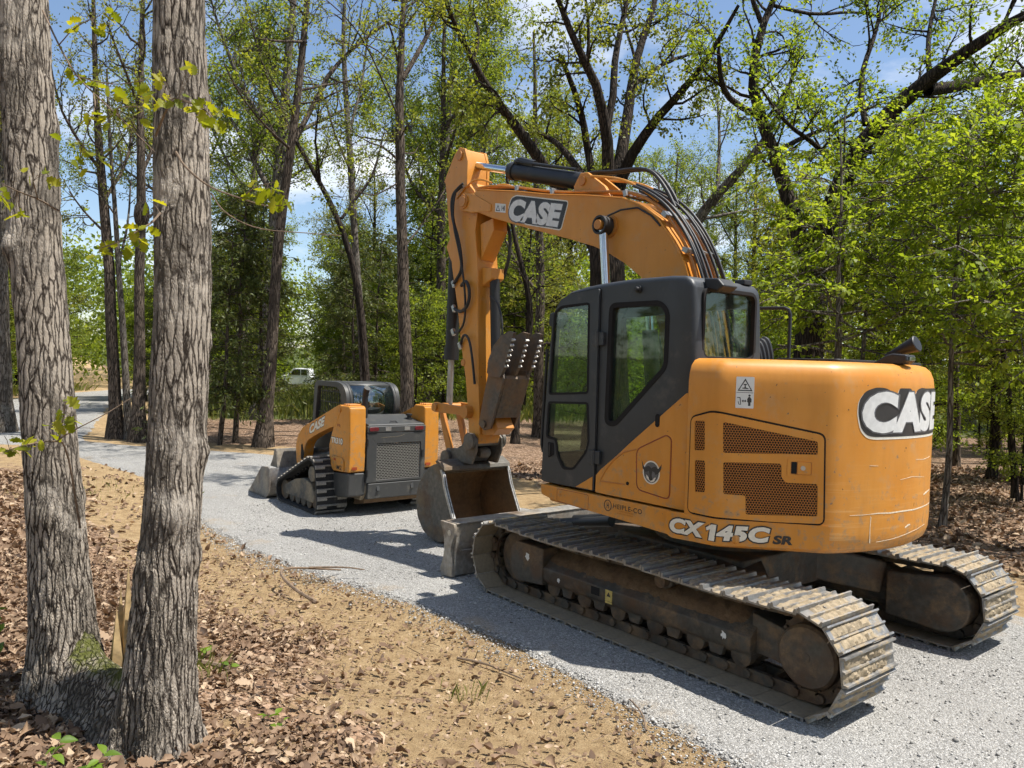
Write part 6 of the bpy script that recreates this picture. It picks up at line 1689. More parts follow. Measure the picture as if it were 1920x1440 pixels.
# low sprays on the near oak: main twig, side twigs, leaf points
SPRAYS = [
 ([(0.303, 4.876, 3.574), (0.018, 4.853, 3.341), (-0.202, 4.827, 3.164), (-0.366, 4.788, 3.057), (-0.547, 4.729, 2.934), (-0.658, 4.629, 2.8)],
  [[(0.018, 4.853, 3.341), (-0.136, 4.819, 3.382), (-0.254, 4.752, 3.408)], [(-0.202, 4.827, 3.164), (-0.35, 4.805, 3.109), (-0.536, 4.737, 3.057), (-0.66, 4.663, 3.064)], [(-0.366, 4.788, 3.057), (-0.431, 4.79, 2.988), (-0.471, 4.824, 2.9), (-0.456, 4.847, 2.786)], [(-0.547, 4.729, 2.934), (-0.588, 4.756, 2.959), (-0.7, 4.698, 2.946)]],
  [(-0.149, 4.802, 3.4), (-0.235, 4.778, 3.359), (-0.258, 4.747, 3.412), (-0.28, 4.718, 3.431), (-0.137, 4.819, 3.36), (-0.184, 4.848, 3.189), (-0.216, 4.81, 3.16), (-0.351, 4.805, 3.092), (-0.378, 4.772, 3.085), (-0.511, 4.769, 3.031), (-0.542, 4.729, 3.058), (-0.629, 4.702, 3.058), (-0.653, 4.671, 3.084), (-0.667, 4.655, 3.044), (-0.675, 4.647, 3.02), (-0.463, 4.832, 2.941), (-0.515, 4.768, 2.929), (-0.488, 4.803, 2.895), (-0.47, 4.824, 2.92), (-0.417, 4.892, 2.842), (-0.441, 4.863, 2.823), (-0.465, 4.835, 2.811), (-0.484, 4.812, 2.783), (-0.457, 4.847, 2.762), (-0.477, 4.823, 2.73), (-0.526, 4.76, 2.8), (-0.508, 4.783, 2.768), (-0.703, 4.695, 2.937), (-0.553, 4.721, 2.955), (-0.712, 4.686, 2.883), (-0.68, 4.722, 2.965)]),
 ([(-0.69, 4.635, 2.853), (-0.825, 4.623, 2.954), (-0.911, 4.597, 2.943), (-1.012, 4.553, 2.897), (-1.068, 4.534, 2.846)],
  [[(-0.825, 4.623, 2.954), (-0.892, 4.62, 2.953), (-0.981, 4.59, 2.92)]],
  [(-0.784, 4.669, 3.059), (-0.853, 4.665, 3.036), (-0.821, 4.628, 2.969), (-0.895, 4.617, 2.934), (-0.912, 4.597, 2.916), (-0.981, 4.59, 2.924), (-0.997, 4.572, 2.877), (-1.019, 4.543, 2.914), (-1.068, 4.534, 2.857), (-1.082, 4.515, 2.884), (-1.058, 4.548, 2.817), (-0.802, 4.651, 2.976), (-1.007, 4.558, 2.929), (-0.917, 4.583, 3.077), (-0.934, 4.564, 3.065)]),
 ([(-0.741, 4.575, 2.795), (-0.815, 4.566, 2.729), (-0.928, 4.509, 2.642), (-1.051, 4.438, 2.597), (-1.162, 4.383, 2.559), (-1.226, 4.351, 2.561)],
  [[(-0.933, 4.504, 2.623), (-0.966, 4.466, 2.55), (-0.993, 4.356, 2.503), (-1.045, 4.211, 2.504), (-1.101, 4.063, 2.505)], [(-1.051, 4.438, 2.597), (-1.135, 4.412, 2.63), (-1.222, 4.385, 2.635)]],
  [(-1.125, 4.424, 2.648), (-1.136, 4.412, 2.588), (-1.157, 4.387, 2.589), (-1.222, 4.385, 2.63), (-1.219, 4.391, 2.598), (-1.226, 4.351, 2.574), (-1.231, 4.344, 2.593), (-1.209, 4.402, 2.611)]),
 ([(-0.067, 4.758, 1.258), (-0.242, 4.843, 1.652), (-0.321, 4.903, 1.671), (-0.418, 5.023, 1.667), (-0.434, 5.083, 1.641)],
  [[(-0.327, 4.896, 1.665), (-0.367, 4.845, 1.712), (-0.393, 4.731, 1.777), (-0.401, 4.638, 1.844)], [(-0.335, 4.886, 1.672), (-0.399, 4.883, 1.753), (-0.458, 4.886, 1.83)]],
  [(-0.455, 4.889, 1.85), (-0.451, 4.897, 1.795), (-0.41, 4.87, 1.758), (-0.417, 4.86, 1.779), (-0.372, 4.837, 1.746), (-0.453, 4.979, 1.695), (-0.374, 4.915, 1.731), (-0.435, 5.079, 1.705), (-0.433, 5.084, 1.661), (-0.454, 5.057, 1.658), (-0.288, 4.944, 1.657), (-0.407, 5.038, 1.636), (-0.309, 4.916, 1.713), (-0.391, 4.892, 1.753)]),
 ([(0.105, 4.831, 2.648), (-0.126, 4.943, 2.651), (-0.254, 5.023, 2.645), (-0.333, 5.084, 2.654)],
  [[(-0.126, 4.943, 2.651), (-0.229, 4.972, 2.699)]],
  [(-0.334, 5.084, 2.64), (-0.228, 5.056, 2.627), (-0.243, 5.039, 2.59), (-0.257, 5.021, 2.587), (-0.227, 4.972, 2.738), (-0.246, 4.949, 2.726), (-0.334, 5.085, 2.599), (-0.251, 5.031, 2.562), (-0.265, 4.926, 2.733)]),
 ([(-0.659, 4.606, 2.57), (-0.695, 4.643, 2.524), (-0.721, 4.692, 2.49), (-0.741, 4.746, 2.49)],
  [[(-0.721, 4.692, 2.49), (-0.743, 4.746, 2.442), (-0.689, 4.814, 2.41)]],
  [(-0.741, 4.746, 2.481), (-0.707, 4.711, 2.466), (-0.731, 4.68, 2.495), (-0.722, 4.692, 2.47), (-0.684, 4.821, 2.384), (-0.691, 4.811, 2.435), (-0.75, 4.738, 2.423), (-0.628, 4.642, 2.62)]),
]
# ------------------------------------------------------------------ trees
def tubes(paths, radii, n):
    """paths (B, k, 3), radii (B, k) -> verts, quads"""
    B, k, _ = paths.shape
    t = np.gradient(paths, axis=1); t /= np.linalg.norm(t, axis=2, keepdims=True) + 1e-9
    mean = t.mean(1)
    ref = np.where(np.abs(mean[:, 2:3]) < .8, V(0, 0, 1)[None], V(1, 0, 0)[None])[:, None, :]
    u = np.cross(t, np.broadcast_to(ref, t.shape)); u /= np.linalg.norm(u, axis=2, keepdims=True) + 1e-9
    w = np.cross(t, u)
    a = np.linspace(0, 2 * math.pi, n, endpoint=False)
    ring = np.cos(a)[None, None, :, None] * u[:, :, None] + np.sin(a)[None, None, :, None] * w[:, :, None]
    P = paths[:, :, None] + radii[:, :, None, None] * ring
    idx = np.arange(B * k * n).reshape(B, k, n)
    nx = np.roll(idx, -1, 2)
    F = np.stack([idx[:, :-1], nx[:, :-1], nx[:, 1:], idx[:, 1:]], -1).reshape(-1, 4)
    return P.reshape(-1, 3), F

class Acc:
    def __init__(s): s.v = []; s.f = []; s.n = 0; s.r = []
    def add(s, v, f, r=None):
        s.v.append(v); s.f.append(f + s.n); s.n += len(v)
        if r is not None: s.r.append(r)
    def build(s, name, mat, parent, smooth=True, link=True):
        me = bpy.data.meshes.new(name)
        fill_mesh(me, np.concatenate(s.v), np.concatenate(s.f))
        me.materials.append(mat)
        if s.r: face_attr(me, 'rnd', np.concatenate(s.r))
        if smooth: me.shade_smooth()
        ob = bpy.data.objects.new(name, me); COL.objects.link(ob); ob.parent = parent
        return ob

def resample(path, k, rg, wob=0.0):
    P = np.array(path, float)
    s = np.r_[0, np.cumsum(np.linalg.norm(np.diff(P[:, :3], axis=0), axis=1))]
    q = np.linspace(0, s[-1], k)
    out = np.stack([np.interp(q, s, P[:, i]) for i in range(4)], 1)
    for _ in range(2):                                   # soften corners
        out[1:-1] = out[1:-1] * .5 + (out[:-2] + out[2:]) * .25
    if wob:
        out[1:, :3] += rg.normal(0, wob, (k - 1, 3)) * out[1:, 3:4]
    return out, s[-1]

def unit(a):
    return a / (np.linalg.norm(a, axis=-1, keepdims=True) + 1e-9)

def sprout(rg, base, dirs, lens, r0, k, gravity, wander):
    """curved shoots: base (B,3), dirs (B,3)"""
    B = len(base)
    P = np.zeros((B, k, 3)); P[:, 0] = base
    d = unit(dirs)
    for i in range(1, k):
        d = unit(d + rg.normal(0, wander, (B, 3)) + V(0, 0, 1) * gravity)
        P[:, i] = P[:, i - 1] + d * (lens / (k - 1))[:, None]
    rr = r0[:, None] * np.linspace(1, .25, k)[None]
    return P, rr

def pick(rg, P, n, lo, hi):
    """n random points on each shoot (B,k,3) -> (B*n,3) and direction"""
    B, k, _ = P.shape
    t = rg.uniform(lo, hi, (B, n)) * (k - 1)
    i = np.clip(t.astype(int), 0, k - 2); f = (t - i)[..., None]
    b = np.arange(B)[:, None]
    A, C = P[b, i], P[b, i + 1]
    return (A * (1 - f) + C * f).reshape(-1, 3), unit(C - A).reshape(-1, 3), (t / (k - 1)).ravel()

def leaf_quads(rg, pos, axis, size, up=.5, droop=.3, width=.62):
    n = len(pos)
    ax = unit(axis + rg.normal(0, .55, (n, 3)) - V(0, 0, 1) * droop)
    nr = unit(rg.normal(0, 1, (n, 3)) + V(0, 0, 1) * up * 2.2)
    sd = unit(np.cross(ax, nr)); nr = np.cross(sd, ax)
    L = size * rg.uniform(.65, 1.3, n)[:, None]; W = L * width * .5
    q = np.stack([pos, pos + ax * L * .48 + sd * W + nr * L * .09, pos + ax * L - nr * L * .10, pos + ax * L * .48 - sd * W + nr * L * .09], 1)
    return q.reshape(-1, 3), np.arange(n * 4).reshape(n, 4)

def grow_tree(name, parent, trunk, limbs, bark, leaf, rg, n1=22, n2=6, leaves=9, lsize=.085, blen=1.5, tlen=.55, clear=.45, spread=.10, sides=10, grav=.06, tone=0.0, limb_clear=.15, flat=.0, lup=.5, ldroop=.3):
    wood = Acc(); crown = Acc()
    mains = []
    for j, path in enumerate([trunk] + list(limbs)):
        k = 16 if j == 0 else 11
        pts, L = resample(path, k, rg, .12 if j else .05)
        mains.append((pts, L, j))
        v, f = tubes(pts[None, :, :3], pts[None, :, 3], sides if j == 0 else max(6, sides - 3))
        if j == 0:                                        # root flare
            z0 = pts[0, 2]; kk = np.clip(1 - (v[:, 2] - z0) / (4.5 * pts[0, 3] + .05), 0, 1)
            c = pts[0, :3]
            v[:, :2] += (v[:, :2] - c[:2]) * (.55 * kk ** 2)[:, None]
        wood.add(v, f)
    base = []; dirs = []; lens = []; rad = []
    for pts, L, j in mains:
        lo = clear if j == 0 else limb_clear
        n = max(2, int(n1 * L * (1 - lo) / 10.0 + .5)) if j == 0 else max(2, int(n1 * L * (1 - lo) / 7.0 + .5))
        t = rg.uniform(lo, 1.0, n) ** (.85) * (len(pts) - 1)
        i = np.clip(t.astype(int), 0, len(pts) - 2); f = (t - i)[:, None]
        p = pts[i] * (1 - f) + pts[i + 1] * f
        d = unit(pts[i + 1, :3] - pts[i, :3])
        rd = rg.normal(0, 1, (n, 3)); rd -= d * (rd * d).sum(1, keepdims=True); rd = unit(rd)
        if flat: rd[:, 2] *= (1 - flat); rd = unit(rd)
        base.append(p[:, :3]); dirs.append(rd + d * (.55 if not flat else .1) + V(0, 0, .18 if not flat else .02))
        lens.append(blen * rg.uniform(.45, 1.15, n) * (1.1 - .45 * t / (len(pts) - 1)))
        rad.append(np.minimum(p[:, 3] * .55, .012 + .016 * lens[-1]))
    base = np.concatenate(base); dirs = np.concatenate(dirs); lens = np.concatenate(lens); rad = np.concatenate(rad)
    P1, R1 = sprout(rg, base, dirs, lens, rad, 6, grav, .22)
    v, f = tubes(P1, R1, 5); wood.add(v, f)
    b2, d2, t2 = pick(rg, P1, n2, .25, 1.0)
    rd = rg.normal(0, 1, b2.shape)
    if flat: rd[:, 2] *= (1 - flat)
    P2, R2 = sprout(rg, b2, d2 * .7 + unit(rd) * .8, tlen * rg.uniform(.4, 1.2, len(b2)), np.full(len(b2), .006 + .002 * blen), 4, grav * .5, .25)
    v, f = tubes(P2, R2, 3); wood.add(v, f)
    lp, ld, lt = pick(rg, P2, leaves, .35, 1.08)
    lp = lp + rg.normal(0, spread, lp.shape) * (V(1, 1, 1) if not flat else V(1, 1, .45))
    v, f = leaf_quads(rg, lp, ld, lsize, up=lup, droop=ldroop)
    r = np.clip(rg.normal(.5, .2, len(f)) + np.repeat(rg.normal(0, .13, len(P2)), leaves) + tone, 0, 1)
    crown.add(v, f, r)
    wo = wood.build('trunk', bark, parent)
    co = crown.build('crown', leaf, parent, smooth=False)
    return wo, co

def rooted(tr):
    """carry the lowest point of a trunk line into the ground"""
    tr = [list(p) for p in tr]
    x, y = tr[0][0], tr[0][1]
    g = float(height(x, y))
    if tr[0][2] > g: tr.insert(0, [x, y, g, tr[0][3] * 1.08])
    else: tr[0][2] = g
    tr[0][2] = g - .12
    return tr

def local(path, o):
    return [(p[0] - o[0], p[1] - o[1], p[2] - o[2], p[3]) for p in path]

SPEC = {
 'leaning': ('leaning_tree', 'tall tree leaning beside the drive, its dark trunk swollen at the base', 'bark_brown', 'leaf_oak', dict(n1=22, n2=6, leaves=14, lsize=.072, spread=.06, blen=1.8, clear=.42)),
 'lean_left': ('slender_tree', 'slender dark tree bowed over towards the leaning trunk', 'bark_dark', 'leaf_olive', dict(n1=13, n2=5, leaves=12, lsize=.068, spread=.06, blen=1.4, clear=.5)),
 'fork': ('forked_tree', 'straight brown tree forking in two high above the loader', 'bark_brown', 'leaf_oak', dict(n1=22, n2=6, leaves=14, lsize=.072, spread=.06, blen=1.7, clear=.42)),
 'thin_mid': ('thin_tree', 'thin grey tree between the leaning tree and the forked tree', 'bark_grey', 'leaf_olive', dict(n1=13, n2=5, leaves=12, lsize=.068, spread=.06, blen=1.4, clear=.45)),
 'multi': ('spreading_oak', 'big dark oak fanning into many limbs right behind the boom', 'bark_dark', 'leaf_oak', dict(n1=22, n2=7, leaves=20, lsize=.072, blen=1.2, tlen=.42, clear=.97, limb_clear=.36, spread=.055, sides=14, tone=.05)),
 'bent': ('bent_tree', 'grey tree bent sideways behind the excavator cab', 'bark_grey', 'leaf_mid', dict(n1=18, n2=6, leaves=15, lsize=.07, spread=.06, blen=1.4, clear=.3)),
 'right_oak': ('crooked_oak', 'massive crooked oak with a long dark limb arching out over the rear of the excavator', 'bark_dark', 'leaf_bright', dict(n1=22, n2=8, leaves=17, lsize=.066, blen=1.3, tlen=.45, clear=.35, limb_clear=.2, spread=.055, sides=14, tone=-.12)),
 'far_a': ('roadside_tree', 'thicker brown tree on the clay bank, widest of the close trio', 'bark_brown', 'leaf_olive', dict(n1=24, n2=6, leaves=14, lsize=.072, spread=.06, blen=1.7, clear=.42)),
 'far_b': ('roadside_tree', 'straight brown tree of the close trio, with a swollen burl on its trunk', 'bark_brown', 'leaf_olive', dict(n1=24, n2=6, leaves=14, lsize=.072, spread=.06, blen=1.7, clear=.42)),
 'far_c': ('roadside_tree', 'thinnest pale tree standing between the other two of the trio', 'bark_grey', 'leaf_olive', dict(n1=10, n2=4, leaves=10, lsize=.068, spread=.06, blen=1.2, clear=.55)),
 'far_d': ('roadside_tree', 'grey tree by the far bend, behind the twin-trunked oak', 'bark_grey', 'leaf_olive', dict(n1=24, n2=6, leaves=14, lsize=.072, spread=.06, blen=1.7, clear=.42)),
 'edge_a': ('woodland_tree', 'small straight tree in the litter beyond the counterweight', 'bark_brown', 'leaf_mid', dict(n1=22, n2=6, leaves=15, lsize=.07, spread=.06, blen=1.5, clear=.35)),
 'edge_b': ('woodland_tree', 'thin pole-like tree closest behind the counterweight lettering', 'bark_brown', 'leaf_mid', dict(n1=20, n2=6, leaves=15, lsize=.07, spread=.06, blen=1.4, clear=.4)),
 'edge_c': ('woodland_tree', 'slender sapling with a crooked stem at the clay edge beside the far track', 'bark_dark', 'leaf_bright', dict(n1=18, n2=6, leaves=14, lsize=.065, spread=.05, blen=1.2, clear=.45)),
 'edge_d': ('woodland_tree', 'dark straight tree between the thin pole and the crooked sapling', 'bark_dark', 'leaf_mid', dict(n1=22, n2=6, leaves=15, lsize=.07, spread=.06, blen=1.5, clear=.35)),
 'edge_e': ('woodland_tree', 'thick grey tree deep in the wood past the far track', 'bark_grey', 'leaf_mid', dict(n1=22, n2=6, leaves=14, lsize=.08, spread=.07, blen=1.9, clear=.25)),
 'mid_a': ('woodland_tree', 'upright brown tree seen between the stick and the cab', 'bark_brown', 'leaf_mid', dict(n1=22, n2=7, leaves=15, lsize=.07, spread=.06, blen=1.5, clear=.3)),
 'mid_b': ('woodland_tree', 'small crooked dark tree just behind the thumb', 'bark_dark', 'leaf_mid', dict(n1=18, n2=6, leaves=13, lsize=.068, spread=.06, blen=1.2, clear=.3)),
}
for i, (key, (tr, lm)) in enumerate(TREES.items()):
    nm, lab, bark, leaf, kw = SPEC[key]
    tr = rooted(tr)
    o = (tr[0][0], tr[0][1], tr[0][2] + .12)
    root = empty(nm, o); tag(root, lab, 'tree')
    grow_tree(nm, root, local(tr, o), [local(l, o) for l in lm], M[bark], M[leaf], np.random.default_rng(100 + i), **kw)
    if key == 'far_b':
        b = MB(); c = V(*tr[0][:3]) - V(*o)
        q = min(range(len(tr)), key=lambda k: abs(tr[k][2] - 5.6))
        pc = V(tr[q][0] - o[0], tr[q][1] - o[1], tr[q][2] - o[2])
        b.lathe(pc - V(0, 0, .35), (0, 0, 1), [(0, .10), (.12, .16), (.3, .19), (.5, .17), (.65, .10)], 14); b.build('burl', M['bark_brown'], root)

# layered saplings with bright new leaves along the wood's edge
def stem(h, lean, rg, r):
    return [(lean[0] * t * h + rg.normal(0, .03), lean[1] * t * h + rg.normal(0, .03), h * t - (.1 if t == 0 else 0), r * (1 - .8 * t)) for t in np.linspace(0, 1, 7)]
SAP = [(1.55, -4.55, 5.2, .055, (.02, -.02), 'bright beech sapling with layered leaves behind the grab rail'),
       (.55, -5.6, 5.4, .05, (-.03, .05), 'bright beech sapling with layered leaves behind the exhaust scoop'),
       (-.75, -5.3, 4.9, .045, (.02, .03), 'bright beech sapling drooping over the clay beside the far track'),
       (2.6, -6.6, 6.2, .06, (.0, .03), 'bright beech sapling between the crooked oak and the edge of the wood'),
       (.1, -8.0, 6.4, .06, (.02, .02), 'tall bright beech sapling standing back in the litter'),
       (3.6, -9.2, 6.6, .06, (-.02, .0), 'bright beech sapling deep behind the crooked oak')]
for i, (x, y, h, r, lean, lab) in enumerate(SAP):
    rg = np.random.default_rng(300 + i)
    root = empty('beech_sapling', (x, y, float(height(x, y)))); tag(root, lab, 'sapling')
    grow_tree('beech_sapling', root, stem(h, lean, rg, r), [], M['bark_grey'], M['leaf_bright'], rg, n1=(70 if i in (0, 3) else 125), n2=10, leaves=19, lsize=.078, blen=2.1, tlen=.62, clear=.36, spread=.035, sides=8, grav=-.035, flat=.88, lup=1.5, ldroop=.30, tone=.05)

# dark cedars in a loose group past the loader
def make_cedar(rg, h):
    root = empty('cedar'); wood = Acc(); crown = Acc()
    pts = np.array(stem(h, (rg.normal(0, .02), rg.normal(0, .02)), rg, .075))
    v, f = tubes(pts[None, :, :3], pts[None, :, 3], 8); wood.add(v, f)
    n = int(h * 11)
    t = rg.uniform(.16, 1, n); p = np.stack([np.interp(t, np.linspace(0, 1, 7), pts[:, i]) for i in range(3)], 1)
    a = rg.uniform(0, 2 * math.pi, n)
    d = np.stack([np.cos(a), np.sin(a), np.full(n, .15) + .3 * t], 1)
    L = (1.75 * (1 - t) ** .8 + .3) * rg.uniform(.6, 1.15, n)
    P1, R1 = sprout(rg, p, d, L, np.full(n, .016), 6, -.06, .13); v, f = tubes(P1, R1, 4); wood.add(v, f)
    b2, d2, _ = pick(rg, P1, 9, .2, 1.0)
    P2, R2 = sprout(rg, b2, d2 + unit(rg.normal(0, 1, b2.shape)) * .7 - V(0, 0, .25), .34 * rg.uniform(.5, 1.2, len(b2)), np.full(len(b2), .005), 3, -.10, .2); v, f = tubes(P2, R2, 3); wood.add(v, f)
    lp, ld, _ = pick(rg, P2, 9, .1, 1.1)
    v, f = leaf_quads(rg, lp + rg.normal(0, .035, lp.shape), ld, .12, up=.1, droop=.5, width=.32)
    crown.add(v, f, np.clip(rg.normal(.45, .22, len(f)), 0, 1))
    return root, wood.build('trunk', M['bark_brown'], root), crown.build('crown', M['leaf_cedar'], root, smooth=False)
CED = [make_cedar(np.random.default_rng(400 + k), 5.6 + .7 * k) for k in range(3)]
# (x, y, scale)
CEDS = [(15.63, -1.09, .95, 0), (15.95, -1.62, 1.0, 1), (16.1, -2.3, .9, 2), (21.0, -2.4, 1.0, 0), (20.4, -8.0, 1.05, 1), (19.8, -6.9, .95, 2), (23.5, -8.3, 1.05, 0), (24.5, -4.6, 1.1, 2), (22.8, -10.6, 1.0, 1), (27.5, -3.2, 1.0, 0)]
used = set()
def place(protos, k, x, y, s, rz, label, cat, group):
    r, a, b = protos[k]
    if (id(protos), k) not in used:
        used.add((id(protos), k))
    else:
        r = copy_ob(r)
        for o in (a, b): copy_ob(o, r)
    r.location = (x, y, float(height(x, y)) - .03); r.rotation_euler = (0, 0, rz); r.scale = (s, s, s)
    tag(r, label, cat, group)
    return r
for i, (x, y, s, k) in enumerate(CEDS):
    place(CED, k, x, y, s, i * 1.9, 'dark drooping cedar in the group between the drive and the field', 'cedar', 'dark cedars past the loader')

# ---- the wood behind: tall open trees and a leafy understorey
def make_tall(rg, h, leaf, bark, dens, nm):
    root = empty(nm)
    tr = stem(h, (rg.normal(0, .03), rg.normal(0, .03)), rg, .016 * h)
    lm = []
    for k in range(6):
        t = rg.uniform(.35, .8); a = rg.uniform(0, 2 * math.pi)
        b = np.array([np.interp(t, np.linspace(0, 1, 7), [p[i] for p in tr]) for i in range(4)])
        L = h * rg.uniform(.2, .36)
        q = [tuple(b[:3]) + (b[3] * .6,)]
        d = V(math.cos(a) * .8, math.sin(a) * .8, .75)
        pp = b[:3].copy()
        for j in range(1, 6):
            d = unit(d + rg.normal(0, .18, 3) + V(0, 0, .05)); pp = pp + d * L / 5
            q.append((pp[0], pp[1], pp[2], b[3] * .6 * (1 - j / 6)))
        lm.append(q)
    w, c = grow_tree(nm, root, tr, lm, bark, leaf, rg, n1=dens, n2=7, leaves=15, lsize=.115, blen=2.0, tlen=.7, clear=.3, spread=.11, sides=7)
    return root, w, c
def make_under(rg, h, leaf, nm):
    root = empty(nm)
    tr = stem(h, (rg.normal(0, .06), rg.normal(0, .06)), rg, .012 * h)
    w, c = grow_tree(nm, root, tr, [], M['bark_dark'], leaf, rg, n1=95, n2=9, leaves=18, lsize=.095, blen=.36 * h, tlen=.6, clear=.12, spread=.10, sides=6, flat=.35)
    return root, w, c
TALL = [make_tall(np.random.default_rng(500 + k), 15 + 1.5 * k, M[('leaf_olive', 'leaf_mid', 'leaf_oak', 'leaf_mid')[k]], M[('bark_dark', 'bark_brown', 'bark_dark', 'bark_grey')[k]], 24 + 3 * k, 'tall_tree') for k in range(4)]
UND = [make_under(np.random.default_rng(600 + k), 4.5 + 1.1 * k, M[('leaf_mid', 'leaf_bright', 'leaf_mid', 'leaf_olive')[k]], 'young_tree') for k in range(4)]

def cam_polar(az, dist):
    """az: degrees to the right of the view axis"""
    a = -0.68045 - R(az)
    return CAM[0] + dist * math.cos(a), CAM[1] + dist * math.sin(a)
def on_road(x, y):
    return edge_y(R_EDGE, x) - 1.2 < y < edge_y(L_EDGE, x) + 1.0
rw = np.random.default_rng(77)
def scatter(n, lo, hi, d0, d1, protos, label, cat, group, s0=.8, s1=1.2, gap=2.2, avoid=()):
    done = []
    tries = 0
    while len(done) < n and tries < n * 40:
        tries += 1
        az = rw.uniform(lo, hi); d = math.sqrt(rw.uniform(d0 * d0, d1 * d1))
        if any(a < az < b and c < d < e for a, b, c, e in avoid): continue
        x, y = cam_polar(az, d)
        if on_road(x, y): continue
        if any((x - p) ** 2 + (y - q) ** 2 < gap * gap for p, q in done): continue
        done.append((x, y))
        place(protos, int(rw.integers(len(protos))), x, y, rw.uniform(s0, s1), rw.uniform(0, 6.28), label, cat, group)
lane = [(-17.6, -13.4, 0, 68)]                       # the open view to the pickup
scatter(8, -42, -20, 38, 60, TALL, 'tall slim tree rising beyond the far bend of the drive', 'tree', 'tall trees beyond the bend')
scatter(9, -20, -2, 27, 60, TALL, 'tall slim tree standing in the field past the cedars', 'tree', 'tall trees past the cedars', avoid=lane)
scatter(9, -3, 16, 42, 66, TALL, 'tall slim tree in the background wood beyond the spreading oak', 'tree', 'tall trees beyond the spreading oak')
scatter(11, 16, 44, 24, 50, TALL, 'tall slim tree in the shady wood behind the excavator', 'tree', 'tall trees of the shady wood', .6, .95)
scatter(26, -12, 44, 24, 46, UND, 'leafy young tree in the understorey of the wood', 'young tree', 'understorey of the wood', .7, 1.2, 2.0, avoid=lane)
scatter(22, -20, 2, 31, 64, UND, 'leafy young tree scattered in the field behind the loader', 'young tree', 'young trees in the field', .8, 1.5, 2.4, avoid=lane)
scatter(46, -42, -17, 36, 58, UND, 'leafy young tree in the thicket beyond the far bend', 'young tree', 'thicket beyond the bend', .8, 1.3, 2.0)
scatter(34, 14, 44, 15, 34, UND, 'low leafy shrub on the floor of the shady wood', 'shrub', 'shrubs of the shady wood', .28, .6, 1.2)
scatter(8, 12, 40, 14, 24, UND, 'leafy young tree in the shade behind the excavator', 'young tree', 'young trees behind the excavator', .6, 1.0, 1.6, avoid=[(22, 60, 0, 16)])

def back_wood():
    """the wood goes on behind the camera"""
    for k in range(26):
        az = 62 + 236 * (k + rw.uniform(0, .8)) / 26; d = rw.uniform(15, 30)
        x, y = cam_polar(az, d)
        if on_road(x, y) or (x < 4 and -14 < y < -2): continue
        place(TALL if k % 2 else UND, int(rw.integers(4)), x, y, rw.uniform(.8, 1.1), rw.uniform(0, 6.28), 'tree of the wood on the other side of the drive', 'tree', 'trees on the other side')
back_wood()

def far_wood():
    """the closed edge of the wood far off: one mass of foliage"""
    rg = np.random.default_rng(9)
    acc = Acc()
    nb = 1500
    az = np.where(np.arange(nb) < 1250, rg.uniform(-50, 52, nb), rg.uniform(52, 310, nb)); d = np.where(np.arange(nb) < 1250, rg.uniform(66, 105, nb), rg.uniform(40, 60, nb))
    d = np.where((az > -19) & (az < -11), rg.uniform(84, 110, nb), d)
    ct = np.array([cam_polar(a, q) for a, q in zip(az, d)])
    h = rg.uniform(1, 12, nb)
    z = height(ct[:, 0], ct[:, 1]) + h
    m = 100
    c = np.repeat(np.column_stack([ct, z]), m, 0)
    g = rg.normal(0, 1, (nb * m, 3)); g = unit(g) * (rg.uniform(0, 1, (nb * m, 1)) ** .4)
    pos = c + g * np.repeat(rg.uniform(1.6, 3.2, nb), m)[:, None] * V(1, 1, .85)
    v, f = leaf_quads(rg, pos, g, .42)
    acc.add(v, f, np.clip(np.repeat(rg.uniform(.1, .8, nb), m) + rg.normal(0, .15, nb * m), 0, 1))
    o = acc.build('far_wood', M['leaf_mid'], None, smooth=False)
    tag(o, 'closed green edge of the wood far beyond the field', 'woodland', kind='stuff')
far_wood()
